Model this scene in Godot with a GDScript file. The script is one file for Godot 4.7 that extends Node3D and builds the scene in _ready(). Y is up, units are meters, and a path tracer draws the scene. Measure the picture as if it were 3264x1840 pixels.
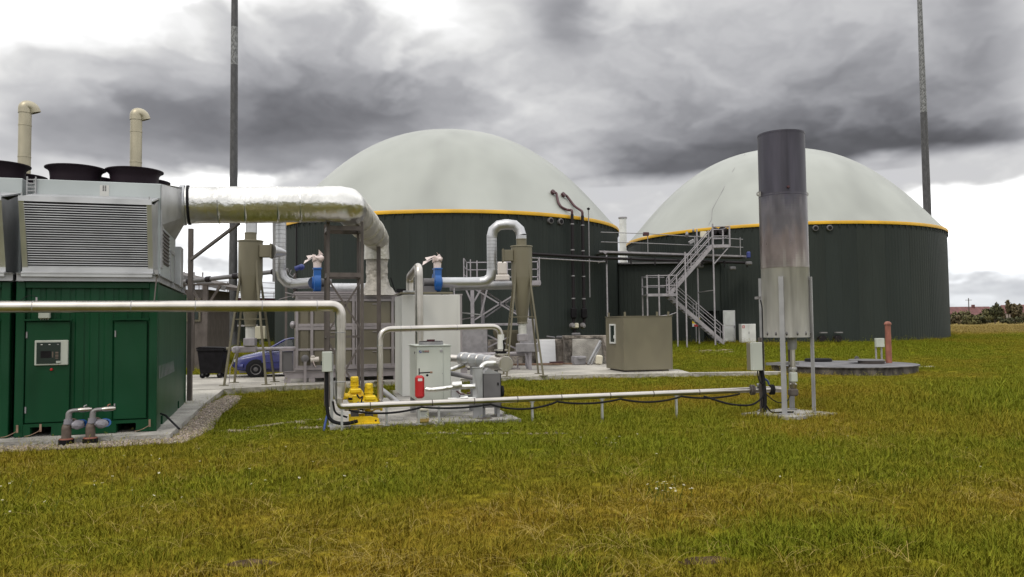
extends Node3D
# A biogas plant seen across a meadow. Metres, y up; the camera looks along -z.

const YAW := 0.31        # heading of the containers and the dryer
const SKID_YAW := 0.25   # heading of the gas skid
const RING_Y := 8.31     # height of the digesters' wall tops
const TANK_R := 11.5

# cloud brightness by elevation (rows, 0 to 26 degrees) and azimuth (columns, -36 to 36 degrees)
const SKY_ROWS := [
	[0.83, 0.83, 0.83, 0.83, 0.82, 0.83, 0.83, 0.82, 0.82, 0.81, 0.8, 0.81, 0.81, 0.81, 0.82, 0.81, 0.78, 0.74, 0.73],
	[0.75, 0.75, 0.73, 0.65, 0.67, 0.78, 0.83, 0.79, 0.76, 0.74, 0.72, 0.72, 0.73, 0.75, 0.79, 0.81, 0.77, 0.72, 0.71],
	[0.8, 0.79, 0.76, 0.65, 0.77, 0.86, 0.86, 0.78, 0.75, 0.72, 0.68, 0.63, 0.65, 0.71, 0.79, 0.84, 0.9, 1.2, 1.3],
	[0.86, 0.86, 0.87, 0.88, 1.6, 0.98, 0.85, 0.71, 0.69, 0.64, 0.58, 0.49, 0.52, 0.61, 0.74, 0.84, 1.2, 1.8, 1.9],
	[0.86, 0.86, 0.89, 1.15, 1.9, 1.1, 0.68, 0.63, 0.61, 0.56, 0.48, 0.35, 0.36, 0.45, 0.59, 0.73, 1.2, 1.5, 1.4],
	[0.71, 0.75, 0.83, 1.1, 1.7, 0.62, 0.47, 0.55, 0.58, 0.54, 0.44, 0.23, 0.2, 0.22, 0.21, 0.17, 0.15, 0.15, 0.14],
	[0.58, 0.51, 0.42, 0.42, 0.42, 0.32, 0.33, 0.51, 0.58, 0.59, 0.52, 0.31, 0.21, 0.17, 0.16, 0.16, 0.17, 0.21, 0.26],
	[0.68, 0.56, 0.34, 0.28, 0.25, 0.24, 0.27, 0.37, 0.54, 0.61, 0.58, 0.43, 0.33, 0.28, 0.26, 0.29, 0.32, 0.34, 0.36],
	[0.83, 0.72, 0.55, 0.42, 0.33, 0.28, 0.25, 0.24, 0.45, 0.61, 0.66, 0.54, 0.46, 0.42, 0.4, 0.41, 0.42, 0.4, 0.38],
	[1.19, 0.93, 0.77, 0.6, 0.47, 0.39, 0.36, 0.37, 0.59, 0.67, 0.61, 0.58, 0.55, 0.53, 0.5, 0.5, 0.5, 0.43, 0.37],
	[1.42, 1.46, 1.1, 0.86, 0.65, 0.56, 0.54, 0.56, 0.8, 0.66, 0.38, 0.56, 0.63, 0.62, 0.59, 0.57, 0.53, 0.43, 0.38],
	[1.42, 1.49, 1.55, 1.34, 0.97, 0.82, 0.78, 0.85, 0.87, 0.62, 0.35, 0.62, 0.71, 0.65, 0.61, 0.59, 0.53, 0.43, 0.38],
	[1.42, 1.49, 1.55, 1.34, 0.97, 0.88, 0.88, 0.96, 0.83, 0.58, 0.37, 0.65, 0.72, 0.65, 0.62, 0.59, 0.53, 0.44, 0.38],
	[1.42, 1.49, 1.55, 1.34, 0.97, 0.88, 0.88, 0.97, 0.83, 0.59, 0.37, 0.65, 0.72, 0.65, 0.62, 0.59, 0.53, 0.44, 0.38],
]

var M := {}
var T := {}
var used := {}
var rng := RandomNumberGenerator.new()
var bumps := FastNoiseLite.new()
var patch := FastNoiseLite.new()
var fine := FastNoiseLite.new()
var bare := []   # polygons (x, z) where no grass grows

# ---------------------------------------------------------------- geometry
class Geo:
	var p := PackedVector3Array()
	var n := PackedVector3Array()
	var c := PackedColorArray()
	var tint := Color(1, 1, 1)
	var tinted := false

	func tri(a: Vector3, b: Vector3, d: Vector3, na: Vector3, nb: Vector3, nd: Vector3) -> void:
		var g := (d - a).cross(b - a)
		if g.length_squared() < 1e-16: return
		if g.dot(na + nb + nd) < 0.0:
			p.append_array([a, d, b]); n.append_array([na, nd, nb])
		else:
			p.append_array([a, b, d]); n.append_array([na, nb, nd])
		if tinted: c.append_array([tint, tint, tint])

	func face(pts: Array, nrm: Vector3) -> void:
		for k in range(1, pts.size() - 1):
			tri(pts[0], pts[k], pts[k + 1], nrm, nrm, nrm)

	func quad(a: Vector3, b: Vector3, d: Vector3, e: Vector3) -> void:
		var g := (b - a).cross(e - a).normalized()
		tri(a, b, d, g, g, g); tri(a, d, e, g, g, g)

	func box(o: Vector3, s: Vector3, b := Basis(), ch := 0.0) -> Geo:
		var h := s * 0.5
		if ch <= 0.0:
			for ax in 3:
				for sg in [-1.0, 1.0]:
					var nn := Vector3.ZERO; nn[ax] = sg
					var u := (ax + 1) % 3
					var w := (ax + 2) % 3
					var q := []
					for st in [[-1, -1], [1, -1], [1, 1], [-1, 1]]:
						var v := Vector3.ZERO
						v[ax] = sg * h[ax]; v[u] = st[0] * h[u]; v[w] = st[1] * h[w]
						q.append(o + b * v)
					face(q, (b * nn).normalized())
			return self
		ch = minf(ch, minf(h.x, minf(h.y, h.z)) * 0.9)
		var k := {}
		for sx in [-1, 1]:
			for sy in [-1, 1]:
				for sz in [-1, 1]:
					for ax in 3:
						var v := Vector3(sx * (h.x - ch), sy * (h.y - ch), sz * (h.z - ch))
						v[ax] += [sx, sy, sz][ax] * ch
						k[[sx, sy, sz, ax]] = o + b * v
		for ax in 3:
			var u := (ax + 1) % 3
			var w := (ax + 2) % 3
			for sg in [-1, 1]:
				var q := []
				for st in [[-1, -1], [1, -1], [1, 1], [-1, 1]]:
					var s3 := [0, 0, 0]; s3[ax] = sg; s3[u] = st[0]; s3[w] = st[1]
					q.append(k[[s3[0], s3[1], s3[2], ax]])
				var nn := Vector3.ZERO; nn[ax] = sg
				face(q, (b * nn).normalized())
			for su in [-1, 1]:
				for sw in [-1, 1]:
					var a1 := [0, 0, 0]; a1[ax] = -1; a1[u] = su; a1[w] = sw
					var a2 := [0, 0, 0]; a2[ax] = 1; a2[u] = su; a2[w] = sw
					var nn := Vector3.ZERO; nn[u] = su; nn[w] = sw
					face([k[[a1[0], a1[1], a1[2], u]], k[[a2[0], a2[1], a2[2], u]], k[[a2[0], a2[1], a2[2], w]], k[[a1[0], a1[1], a1[2], w]]], (b * nn).normalized())
		for sx in [-1, 1]:
			for sy in [-1, 1]:
				for sz in [-1, 1]:
					face([k[[sx, sy, sz, 0]], k[[sx, sy, sz, 1]], k[[sx, sy, sz, 2]]], (b * Vector3(sx, sy, sz)).normalized())
		return self

	func beam(a: Vector3, b: Vector3, w: float, h := -1.0, ch := 0.0) -> Geo:
		var z := (b - a).normalized()
		var up := Vector3.UP if absf(z.y) < 0.95 else Vector3.BACK
		var x := up.cross(z).normalized()
		var y := z.cross(x)
		return box((a + b) * 0.5, Vector3(w, w if h < 0.0 else h, a.distance_to(b)), Basis(x, y, z), ch)

	# an I-beam along a..b, h high, w wide
	func ibeam(a: Vector3, b: Vector3, w: float, h: float, t := 0.012) -> Geo:
		var z := (b - a).normalized()
		var up := Vector3.UP if absf(z.y) < 0.95 else Vector3.BACK
		var x := up.cross(z).normalized()
		var y := z.cross(x)
		var bs := Basis(x, y, z)
		var l := a.distance_to(b)
		var m := (a + b) * 0.5
		box(m, Vector3(t, h - 2.0 * t, l), bs)
		box(m + y * (h - t) * 0.5, Vector3(w, t, l), bs)
		box(m - y * (h - t) * 0.5, Vector3(w, t, l), bs)
		return self

	func tube(pts: Array, r, seg := 14, caps := true, wob := 0.0, nz: FastNoiseLite = null) -> Geo:
		var m := pts.size()
		var tan := []
		for k in m:
			var t: Vector3 = pts[mini(k + 1, m - 1)] - pts[maxi(k - 1, 0)]
			tan.append(t.normalized())
		var x: Vector3 = (Vector3.UP if absf(tan[0].y) < 0.9 else Vector3.RIGHT).cross(tan[0]).normalized()
		var ring := []
		var rn := []
		for k in m:
			x = (x - tan[k] * x.dot(tan[k])).normalized()
			var y: Vector3 = tan[k].cross(x)
			var rr: float = r[k] if r is Array else r
			# keep the section round where the line bends
			var a := []
			var an := []
			for s in seg:
				var f := TAU * s / seg
				var d := x * cos(f) + y * sin(f)
				var q := rr
				if nz != null:
					var pp: Vector3 = pts[k] + d * rr
					q += wob * nz.get_noise_3dv(pp * 40.0)
				a.append(pts[k] + d * q); an.append(d)
			ring.append(a); rn.append(an)
		if nz != null or r is Array:
			for k in m:
				for s in seg:
					var t1: Vector3 = ring[mini(k + 1, m - 1)][s] - ring[maxi(k - 1, 0)][s]
					var t2: Vector3 = ring[k][(s + 1) % seg] - ring[k][(s + seg - 1) % seg]
					var nn := t2.cross(t1).normalized()
					if nn.length() > 0.5: rn[k][s] = nn if nn.dot(rn[k][s]) > 0.0 else -nn
		for k in m - 1:
			for s in seg:
				var s2 := (s + 1) % seg
				tri(ring[k][s], ring[k][s2], ring[k + 1][s2], rn[k][s], rn[k][s2], rn[k + 1][s2])
				tri(ring[k][s], ring[k + 1][s2], ring[k + 1][s], rn[k][s], rn[k + 1][s2], rn[k + 1][s])
		if caps:
			face(ring[0], -tan[0]); face(ring[m - 1], tan[m - 1])
		return self

	# turned shape: prof holds Vector2(radius, height); axis along y of xf
	func lathe(prof: Array, seg := 24, xf := Transform3D(), a0 := 0.0, a1 := TAU) -> Geo:
		var m := prof.size()
		var sn := []
		for k in m - 1:
			var d: Vector2 = prof[k + 1] - prof[k]
			sn.append(Vector2(d.y, -d.x).normalized())
		for k in m - 1:
			var n0: Vector2 = sn[k]
			var n1: Vector2 = sn[k]
			if k > 0 and sn[k].dot(sn[k - 1]) > 0.75: n0 = (sn[k] + sn[k - 1]).normalized()
			if k < m - 2 and sn[k].dot(sn[k + 1]) > 0.75: n1 = (sn[k] + sn[k + 1]).normalized()
			for s in seg:
				var f0 := a0 + (a1 - a0) * s / seg
				var f1 := a0 + (a1 - a0) * (s + 1) / seg
				var d0 := Vector3(cos(f0), 0, sin(f0))
				var d1 := Vector3(cos(f1), 0, sin(f1))
				var A: Vector3 = xf * (d0 * prof[k].x + Vector3.UP * prof[k].y)
				var B: Vector3 = xf * (d1 * prof[k].x + Vector3.UP * prof[k].y)
				var C: Vector3 = xf * (d1 * prof[k + 1].x + Vector3.UP * prof[k + 1].y)
				var D: Vector3 = xf * (d0 * prof[k + 1].x + Vector3.UP * prof[k + 1].y)
				var bs := xf.basis
				var nA := (bs * (d0 * n0.x + Vector3.UP * n0.y)).normalized()
				var nB := (bs * (d1 * n0.x + Vector3.UP * n0.y)).normalized()
				var nC := (bs * (d1 * n1.x + Vector3.UP * n1.y)).normalized()
				var nD := (bs * (d0 * n1.x + Vector3.UP * n1.y)).normalized()
				tri(A, B, C, nA, nB, nC); tri(A, C, D, nA, nC, nD)
		return self

	# a polygon in the xy plane of xf, pushed out from z0 to z1
	func prism(poly: Array, z0: float, z1: float, xf := Transform3D()) -> Geo:
		var pk := PackedVector2Array(poly)
		var id := Geometry2D.triangulate_polygon(pk)
		for zz in [z0, z1]:
			var nn := xf.basis * Vector3(0, 0, -1 if zz == minf(z0, z1) else 1)
			for k in range(0, id.size(), 3):
				tri(xf * Vector3(pk[id[k]].x, pk[id[k]].y, zz), xf * Vector3(pk[id[k + 1]].x, pk[id[k + 1]].y, zz), xf * Vector3(pk[id[k + 2]].x, pk[id[k + 2]].y, zz), nn, nn, nn)
		var cw := Geometry2D.is_polygon_clockwise(pk)
		for k in pk.size():
			var a := pk[k]
			var b := pk[(k + 1) % pk.size()]
			var d := (b - a).normalized()
			var o := Vector2(d.y, -d.x) * (-1.0 if cw else 1.0)
			face([xf * Vector3(a.x, a.y, z0), xf * Vector3(b.x, b.y, z0), xf * Vector3(b.x, b.y, z1), xf * Vector3(a.x, a.y, z1)], (xf.basis * Vector3(o.x, o.y, 0)).normalized())
		return self

	func ball(o: Vector3, r: Vector3, seg := 12) -> Geo:
		var prof := []
		for k in seg / 2 + 1:
			var f := -PI / 2 + PI * k / (seg / 2)
			prof.append(Vector2(maxf(cos(f), 0.0001), sin(f)))
		return lathe(prof, seg, Transform3D(Basis.from_scale(r), o))

	func mesh() -> ArrayMesh:
		var a := []
		a.resize(Mesh.ARRAY_MAX)
		a[Mesh.ARRAY_VERTEX] = p
		a[Mesh.ARRAY_NORMAL] = n
		if tinted: a[Mesh.ARRAY_COLOR] = c
		var m := ArrayMesh.new()
		m.add_surface_from_arrays(Mesh.PRIMITIVE_TRIANGLES, a)
		return m

# a line with rounded corners of radius r
func bend(pts: Array, r: float, steps := 7) -> Array:
	var o := [pts[0]]
	for k in range(1, pts.size() - 1):
		var a: Vector3 = (pts[k - 1] - pts[k])
		var b: Vector3 = (pts[k + 1] - pts[k])
		var la := minf(r, a.length() * 0.49)
		var lb := minf(r, b.length() * 0.49)
		var l := minf(la, lb)
		var A: Vector3 = pts[k] + a.normalized() * l
		var B: Vector3 = pts[k] + b.normalized() * l
		for s in steps + 1:
			var t := float(s) / steps
			o.append(A.lerp(pts[k], t).lerp(pts[k].lerp(B, t), t))
	o.append(pts[pts.size() - 1])
	return o

func axis_to(dir: Vector3, at: Vector3) -> Transform3D:   # y axis along dir
	var y := dir.normalized()
	var x := (Vector3.UP if absf(y.y) < 0.9 else Vector3.RIGHT).cross(y).normalized()
	return Transform3D(Basis(x, y, x.cross(y)), at)

# ---------------------------------------------------------------- scene tree
func numbered(called: String) -> String:
	if not used.has(called):
		used[called] = 0
		return called
	used[called] += 1
	return "%s_%03d" % [called, used[called]]

func thing(called: String, label: String, category: String, at := Vector3.ZERO, turn := 0.0, group := "") -> Node3D:
	var o := Node3D.new()
	o.name = numbered(called)
	add_child(o)
	o.position = at
	o.rotation.y = turn
	tag(o, label, category, group)
	return o

func tag(o: Node, label: String, category := "", group := "") -> Node:
	o.set_meta("label", label)
	if category != "": o.set_meta("category", category)
	if group != "": o.set_meta("group", group)
	return o

func obj(called: String, g, m: Material, parent: Node = null) -> MeshInstance3D:
	var o := MeshInstance3D.new()
	o.mesh = g.mesh() if g is Geo else g
	o.material_override = m
	if parent == null:
		o.name = numbered(called)
		add_child(o)
	else:
		o.name = called
		parent.add_child(o, true)
	return o

func single(called: String, g, m: Material, label: String, category: String, group := "") -> MeshInstance3D:
	var o := obj(called, g, m)
	tag(o, label, category, group)
	return o

func struct(called: String, g, m: Material, label := "") -> MeshInstance3D:
	var o := obj(called, g, m)
	o.set_meta("kind", "structure")
	if label != "": o.set_meta("label", label)
	return o

func stuff(o: Node) -> Node:
	o.set_meta("kind", "stuff")
	return o

# points of the two site frames: a to the right, b away from the camera
func site(a: float, b: float, y := 0.0) -> Vector3:
	return Vector3(-6.972 + a * cos(YAW) - b * sin(YAW), y, -15.378 - a * sin(YAW) - b * cos(YAW))

func skid(a: float, b: float, y := 0.0) -> Vector3:
	return Vector3(-3.638 + a * cos(SKID_YAW) - b * sin(SKID_YAW), y, -15.571 - a * sin(SKID_YAW) - b * cos(SKID_YAW))

# ---------------------------------------------------------------- materials
func grey_tex(seed_: int, freq: float, oct: int, lo: float, hi: float, size := 256, kind := FastNoiseLite.TYPE_SIMPLEX_SMOOTH) -> ImageTexture:
	var nz := FastNoiseLite.new()
	nz.seed = seed_; nz.frequency = freq; nz.noise_type = kind; nz.fractal_octaves = oct
	var im := nz.get_seamless_image(size, size)
	im.convert(Image.FORMAT_L8)
	var d := im.get_data()
	for k in d.size():
		d[k] = int(clampf(lerpf(lo, hi, d[k] / 255.0), 0, 1) * 255.0)
	return ImageTexture.create_from_image(Image.create_from_data(size, size, false, Image.FORMAT_L8, d))

func bump_tex(seed_: int, freq: float, oct: int, scale_: float, size := 256, kind := FastNoiseLite.TYPE_SIMPLEX_SMOOTH) -> ImageTexture:
	var nz := FastNoiseLite.new()
	nz.seed = seed_; nz.frequency = freq; nz.noise_type = kind; nz.fractal_octaves = oct
	var im := nz.get_seamless_image(size, size)
	im.convert(Image.FORMAT_RGBA8)
	im.bump_map_to_normal_map(scale_)
	return ImageTexture.create_from_image(im)

# r, g, b are linear; tex, rough map and normal map lie on triplanar world coordinates
func mat(key: String, r: float, g: float, b: float, rough := 0.6, metal := 0.0, tex := "", scale_ := Vector3.ONE, bump := "", bump_s := 1.0, rtex := "") -> StandardMaterial3D:
	var m := StandardMaterial3D.new()
	m.resource_name = key
	m.albedo_color = Color(r, g, b).linear_to_srgb()
	m.roughness = rough
	m.metallic = metal
	if tex != "": m.albedo_texture = T[tex]
	if bump != "":
		m.normal_enabled = true
		m.normal_texture = T[bump]
		m.normal_scale = bump_s
	if rtex != "":
		m.roughness_texture = T[rtex]
		m.roughness_texture_channel = BaseMaterial3D.TEXTURE_CHANNEL_RED
	if tex != "" or bump != "" or rtex != "":
		m.uv1_triplanar = true
		m.uv1_world_triplanar = true
		m.uv1_scale = scale_
	M[key] = m
	return m

func make_materials() -> void:
	T.blotch = grey_tex(3, 0.012, 4, 0.72, 1.05)
	T.soft = grey_tex(5, 0.008, 3, 0.86, 1.04)
	T.speck = grey_tex(7, 0.12, 3, 0.6, 1.1)
	T.rough = grey_tex(9, 0.02, 4, 0.55, 1.15)
	T.stain = grey_tex(11, 0.02, 5, 0.35, 1.25)
	T.n_soft = bump_tex(13, 0.01, 3, 14.0)
	T.n_foil = bump_tex(15, 0.03, 4, 30.0, 256, FastNoiseLite.TYPE_CELLULAR)
	T.n_grain = bump_tex(17, 0.15, 3, 5.0)
	mat("white_membrane", 0.35, 0.367, 0.34, 0.5, 0.0, "soft", Vector3(0.11, 0.07, 0.11), "n_soft", 0.05)
	mat("cladding", 0.034, 0.041, 0.037, 0.55, 0.0, "soft", Vector3(0.22, 0.05, 0.22))
	mat("cladding_faded", 0.038, 0.045, 0.041, 0.58, 0.0, "soft", Vector3(0.25, 0.06, 0.25))
	mat("cladding_deep", 0.030, 0.037, 0.034, 0.52, 0.0, "soft", Vector3(0.2, 0.04, 0.2))
	mat("yellow_rim", 0.75, 0.42, 0.01, 0.45, 0.0, "soft", Vector3(0.3, 0.3, 0.3))
	mat("green_paint", 0.003, 0.052, 0.019, 0.4, 0.0, "soft", Vector3(0.5, 0.12, 0.5), "n_soft", 0.08)
	mat("galvanised", 0.54, 0.545, 0.56, 0.42, 0.85, "soft", Vector3(0.6, 0.6, 0.6))
	mat("galvanised_dull", 0.36, 0.36, 0.37, 0.55, 0.55, "soft", Vector3(0.8, 0.8, 0.8))
	mat("light_sheet", 0.44, 0.475, 0.475, 0.38, 0.35, "soft", Vector3(0.25, 0.25, 0.25))
	mat("stainless", 0.60, 0.565, 0.525, 0.33, 1.0, "soft", Vector3(0.7, 0.7, 0.7))
	mat("stack_steel", 0.44, 0.40, 0.30, 0.45, 0.75, "soft", Vector3(0.8, 0.4, 0.8))
	mat("slat_shade", 0.045, 0.04, 0.045, 0.5, 0.3)  # galvanised blades coloured dark: the shade between the slats is painted in
	mat("foil", 0.80, 0.79, 0.76, 0.30, 1.0, "soft", Vector3(0.5, 0.5, 0.5), "n_foil", 0.09)
	mat("foil_wrap", 0.55, 0.53, 0.48, 0.42, 0.6, "soft", Vector3(0.9, 0.9, 0.9), "n_foil", 0.10)
	mat("cream_wrap", 0.46, 0.43, 0.38, 0.55, 0.1, "blotch", Vector3(0.9, 0.9, 0.9), "n_foil", 0.30)
	mat("sheet_white", 0.86, 0.86, 0.87, 0.35)
	mat("white_paint", 0.72, 0.73, 0.71, 0.4, 0.0, "soft", Vector3(0.4, 0.4, 0.4))
	mat("cabinet", 0.50, 0.53, 0.48, 0.4, 0.0, "soft", Vector3(0.5, 0.2, 0.5))
	mat("pale_sheet", 0.62, 0.62, 0.59, 0.5, 0.0, "soft", Vector3(0.3, 0.1, 0.3))
	mat("khaki", 0.165, 0.148, 0.098, 0.5, 0.0, "soft", Vector3(0.4, 0.2, 0.4))
	mat("khaki_panel", 0.155, 0.138, 0.098, 0.55, 0.0, "soft", Vector3(0.4, 0.3, 0.4))
	mat("lilac_steel", 0.33, 0.30, 0.31, 0.45, 0.35, "soft", Vector3(0.7, 0.5, 0.7))
	mat("brown_steel", 0.125, 0.108, 0.10, 0.5, 0.1, "soft", Vector3(1.5, 0.8, 1.5))
	mat("grey_steel", 0.32, 0.31, 0.325, 0.5, 0.2, "soft", Vector3(1.2, 1.2, 1.2))
	mat("pale_steel", 0.35, 0.33, 0.355, 0.45, 0.2, "soft", Vector3(1.2, 1.2, 1.2))
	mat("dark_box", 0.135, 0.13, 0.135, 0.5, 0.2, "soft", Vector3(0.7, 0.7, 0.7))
	mat("black_plastic", 0.012, 0.011, 0.013, 0.5, 0.0, "blotch", Vector3(1, 1, 1))
	mat("fan_plastic", 0.016, 0.010, 0.015, 0.55)
	mat("rubber", 0.016, 0.016, 0.018, 0.8)
	mat("pipe_black", 0.02, 0.017, 0.019, 0.38)
	mat("pipe_maroon", 0.055, 0.013, 0.018, 0.45)
	mat("blue_paint", 0.012, 0.10, 0.36, 0.35)
	mat("blue_hose", 0.02, 0.055, 0.22, 0.4)
	mat("yellow_paint", 0.86, 0.60, 0.008, 0.4, 0.0, "soft", Vector3(1.5, 1.5, 1.5))
	mat("red_paint", 0.42, 0.012, 0.014, 0.38)
	mat("rust_red", 0.32, 0.115, 0.075, 0.6, 0.0, "blotch", Vector3(1.2, 0.5, 1.2))
	mat("orange_lens", 0.7, 0.22, 0.02, 0.3)
	mat("concrete", 0.44, 0.42, 0.385, 0.85, 0.0, "blotch", Vector3(0.35, 0.35, 0.35), "n_grain", 0.35)
	mat("concrete_yard", 0.48, 0.455, 0.405, 0.85, 0.0, "blotch", Vector3(0.12, 0.12, 0.12), "n_grain", 0.3)
	mat("concrete_old", 0.34, 0.30, 0.26, 0.9, 0.0, "stain", Vector3(0.3, 0.15, 0.3), "n_grain", 0.4)
	mat("disc_top", 0.16, 0.156, 0.165, 0.75, 0.0, "blotch", Vector3(0.3, 0.3, 0.3), "n_grain", 0.3)
	mat("disc_side", 0.12, 0.105, 0.095, 0.9, 0.0, "stain", Vector3(0.7, 0.25, 0.7))
	mat("brown_pipe", 0.13, 0.095, 0.075, 0.55, 0.0, "blotch", Vector3(1.5, 1.5, 1.5))
	mat("bright_pipe", 0.21, 0.20, 0.205, 0.42, 0.15)
	mat("car_paint", 0.012, 0.016, 0.14, 0.22)
	M.car_paint.clearcoat_enabled = true
	M.car_paint.clearcoat = 0.8
	mat("wood", 0.30, 0.19, 0.13, 0.75, 0.0, "blotch", Vector3(2, 2, 2))
	mat("sand", 0.34, 0.27, 0.19, 0.95, 0.0, "blotch", Vector3(0.8, 0.8, 0.8), "n_grain", 0.6)
	mat("soil", 0.12, 0.078, 0.045, 0.95, 0.0, "stain", Vector3(0.9, 0.9, 0.9), "n_grain", 0.6)
	mat("mast_dark", 0.085, 0.085, 0.09, 0.55, 0.2, "blotch", Vector3(1.2, 0.4, 1.2))
	mat("mast_bare", 0.26, 0.265, 0.27, 0.55, 0.3, "stain", Vector3(1.4, 0.7, 1.4))
	mat("burnt_blue", 0.078, 0.073, 0.094, 0.45, 0.6, "blotch", Vector3(0.9, 0.10, 0.9))
	mat("burnt_brown", 0.20, 0.165, 0.16, 0.42, 0.7, "blotch", Vector3(0.8, 0.3, 0.8), "", 1.0, "rough")
	mat("flare_shell", 0.47, 0.46, 0.435, 0.5, 0.4, "blotch", Vector3(0.9, 0.12, 0.9))
	mat("plastic_wrap", 0.72, 0.62, 0.60, 0.35)
	mat("pink_wrap", 0.66, 0.55, 0.53, 0.45)
	mat("film", 0.22, 0.21, 0.24, 0.25)
	mat("far_roof", 0.16, 0.062, 0.06, 0.8, 0.0, "blotch", Vector3(0.2, 0.2, 0.2))
	mat("far_wall", 0.30, 0.26, 0.24, 0.8)
	mat("door_white", 0.62, 0.62, 0.62, 0.4)
	mat("bark", 0.06, 0.045, 0.035, 0.9)
	mat("jerry", 0.62, 0.58, 0.46, 0.45)
	mat("jerry_liquid", 0.50, 0.34, 0.10, 0.4)
	mat("beige_motor", 0.55, 0.51, 0.47, 0.45)
	mat("text_grey", 0.05, 0.05, 0.055, 0.6)
	mat("text_red", 0.22, 0.05, 0.04, 0.6)
	mat("logo_blue", 0.03, 0.045, 0.20, 0.5)
	mat("dark_screen", 0.014, 0.024, 0.02, 0.2)
	for k in ["cladding", "cladding_faded", "cladding_deep"]: M[k].metallic_specular = 0.25
	for k in ["black_plastic", "soil", "sand", "rubber", "fan_plastic", "pipe_black", "brown_steel"]: M[k].metallic_specular = 0.25
	M.green_paint.metallic_specular = 0.35
	var gl := mat("car_glass", 0.05, 0.055, 0.06, 0.05)
	gl.transparency = BaseMaterial3D.TRANSPARENCY_ALPHA
	gl.albedo_color.a = 0.25
	var leaf := mat("leaf", 1, 1, 1, 0.75)
	leaf.vertex_color_use_as_albedo = true
	leaf.cull_mode = BaseMaterial3D.CULL_DISABLED
	leaf.backlight_enabled = true
	leaf.backlight = Color(0.5, 0.5, 0.5)
	leaf.metallic_specular = 0.18
	var stone := mat("stone", 1, 1, 1, 0.85)
	stone.vertex_color_use_as_albedo = true
	var earth := mat("meadow_soil", 1, 1, 1, 0.95, 0.0, "stain", Vector3(0.55, 0.55, 0.55), "n_grain", 0.6)
	earth.vertex_color_use_as_albedo = true
	earth.metallic_specular = 0.05

# ---------------------------------------------------------------- sky, camera, light
func cloud_table(az: float, el: float) -> float:
	var x := clampf((az + 36.0) / 4.0, 0.0, 17.999)
	var y := clampf(el / 2.0, 0.0, 12.999)
	var i := int(x)
	var j := int(y)
	var fx := smoothstep(0.0, 1.0, x - i)
	var fy := smoothstep(0.0, 1.0, y - j)
	var a: float = lerpf(SKY_ROWS[j][i], SKY_ROWS[j][i + 1], fx)
	var b: float = lerpf(SKY_ROWS[j + 1][i], SKY_ROWS[j + 1][i + 1], fx)
	return lerpf(a, b, fy)

func make_sky() -> Sky:
	var w := 3072
	var h := 1536
	var big := FastNoiseLite.new()
	big.seed = 21; big.frequency = 1.6; big.fractal_octaves = 4; big.noise_type = FastNoiseLite.TYPE_SIMPLEX_SMOOTH
	var warp := FastNoiseLite.new()
	warp.seed = 5; warp.frequency = 1.5; warp.fractal_octaves = 6; warp.fractal_gain = 0.55; warp.noise_type = FastNoiseLite.TYPE_SIMPLEX_SMOOTH
	var det := FastNoiseLite.new()
	det.seed = 8; det.frequency = 2.6; det.fractal_octaves = 6; det.fractal_gain = 0.55; det.noise_type = FastNoiseLite.TYPE_SIMPLEX_SMOOTH
	var data := PackedFloat32Array()
	data.resize(w * h * 3)
	for j in h:
		var el := PI / 2 - PI * (j + 0.5) / h
		if el < -0.03:
			for i in w:
				var at := (j * w + i) * 3
				data[at] = 0.16; data[at + 1] = 0.17; data[at + 2] = 0.10
			continue
		var ce := cos(el)
		var eld := rad_to_deg(el)
		for i in w:
			var az := wrapf((i + 0.5) / w * TAU, -PI, PI)   # column 0 of a panorama faces -z
			var d := Vector3(sin(az) * ce, sin(el), -cos(az) * ce)
			# cloud decks flatten towards the horizon
			var q := Vector3(d.x, 0.0, d.z) / (d.y + 0.20)
			var w1 := warp.get_noise_3dv(q)
			var w2 := warp.get_noise_3dv(q + Vector3(9, 4, 2))
			var dn := det.get_noise_3dv(q + Vector3(w1, 0.0, w2) * 0.25)
			var azd := rad_to_deg(az)
			var n := big.get_noise_3dv(Vector3(d.x, d.y * 1.6, d.z) + Vector3(w1, w2, -w1) * 0.3)
			var v := 1.15 + 0.85 * n + 0.15 * dn
			v = clampf(v, 0.3, 1.6) * lerpf(0.82, 1.4, sin(el))   # an overcast sky is brightest overhead
			var edge := maxf(smoothstep(31.0, 40.0, absf(azd)), smoothstep(22.0, 30.0, eld))
			if edge < 1.0:
				var t := cloud_table(azd + w1 * 4.0 + dn * 1.2, maxf(eld + w2 * 2.2 + dn * 0.9, 0.0))
				t = maxf(t, lerpf(0.60, 0.0, smoothstep(10.0, 11.6, eld + w1 * 0.8)))
				t = 0.7 * pow(t / 0.7, 1.25 if t < 0.7 else 1.35)
				t *= 1.0 + 0.46 * dn * (1.0 if t < 1.0 else 0.4)
				v = lerpf(t, v, edge)
			var dark := clampf((0.75 - v) / 0.6, 0.0, 1.0)
			var low := smoothstep(9.0, 1.0, eld) * 0.5
			var at := (j * w + i) * 3
			data[at] = v * (1.0 - 0.03 * dark - 0.07 * low)
			data[at + 1] = v * (1.0 - 0.02 * dark - 0.02 * low)
			data[at + 2] = v * (1.0 + 0.075 * dark + 0.05 * low)
	var im := Image.create_from_data(w, h, false, Image.FORMAT_RGBF, data.to_byte_array())
	var sm := PanoramaSkyMaterial.new()
	sm.panorama = ImageTexture.create_from_image(im)
	var sky := Sky.new()
	sky.sky_material = sm
	return sky

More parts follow.
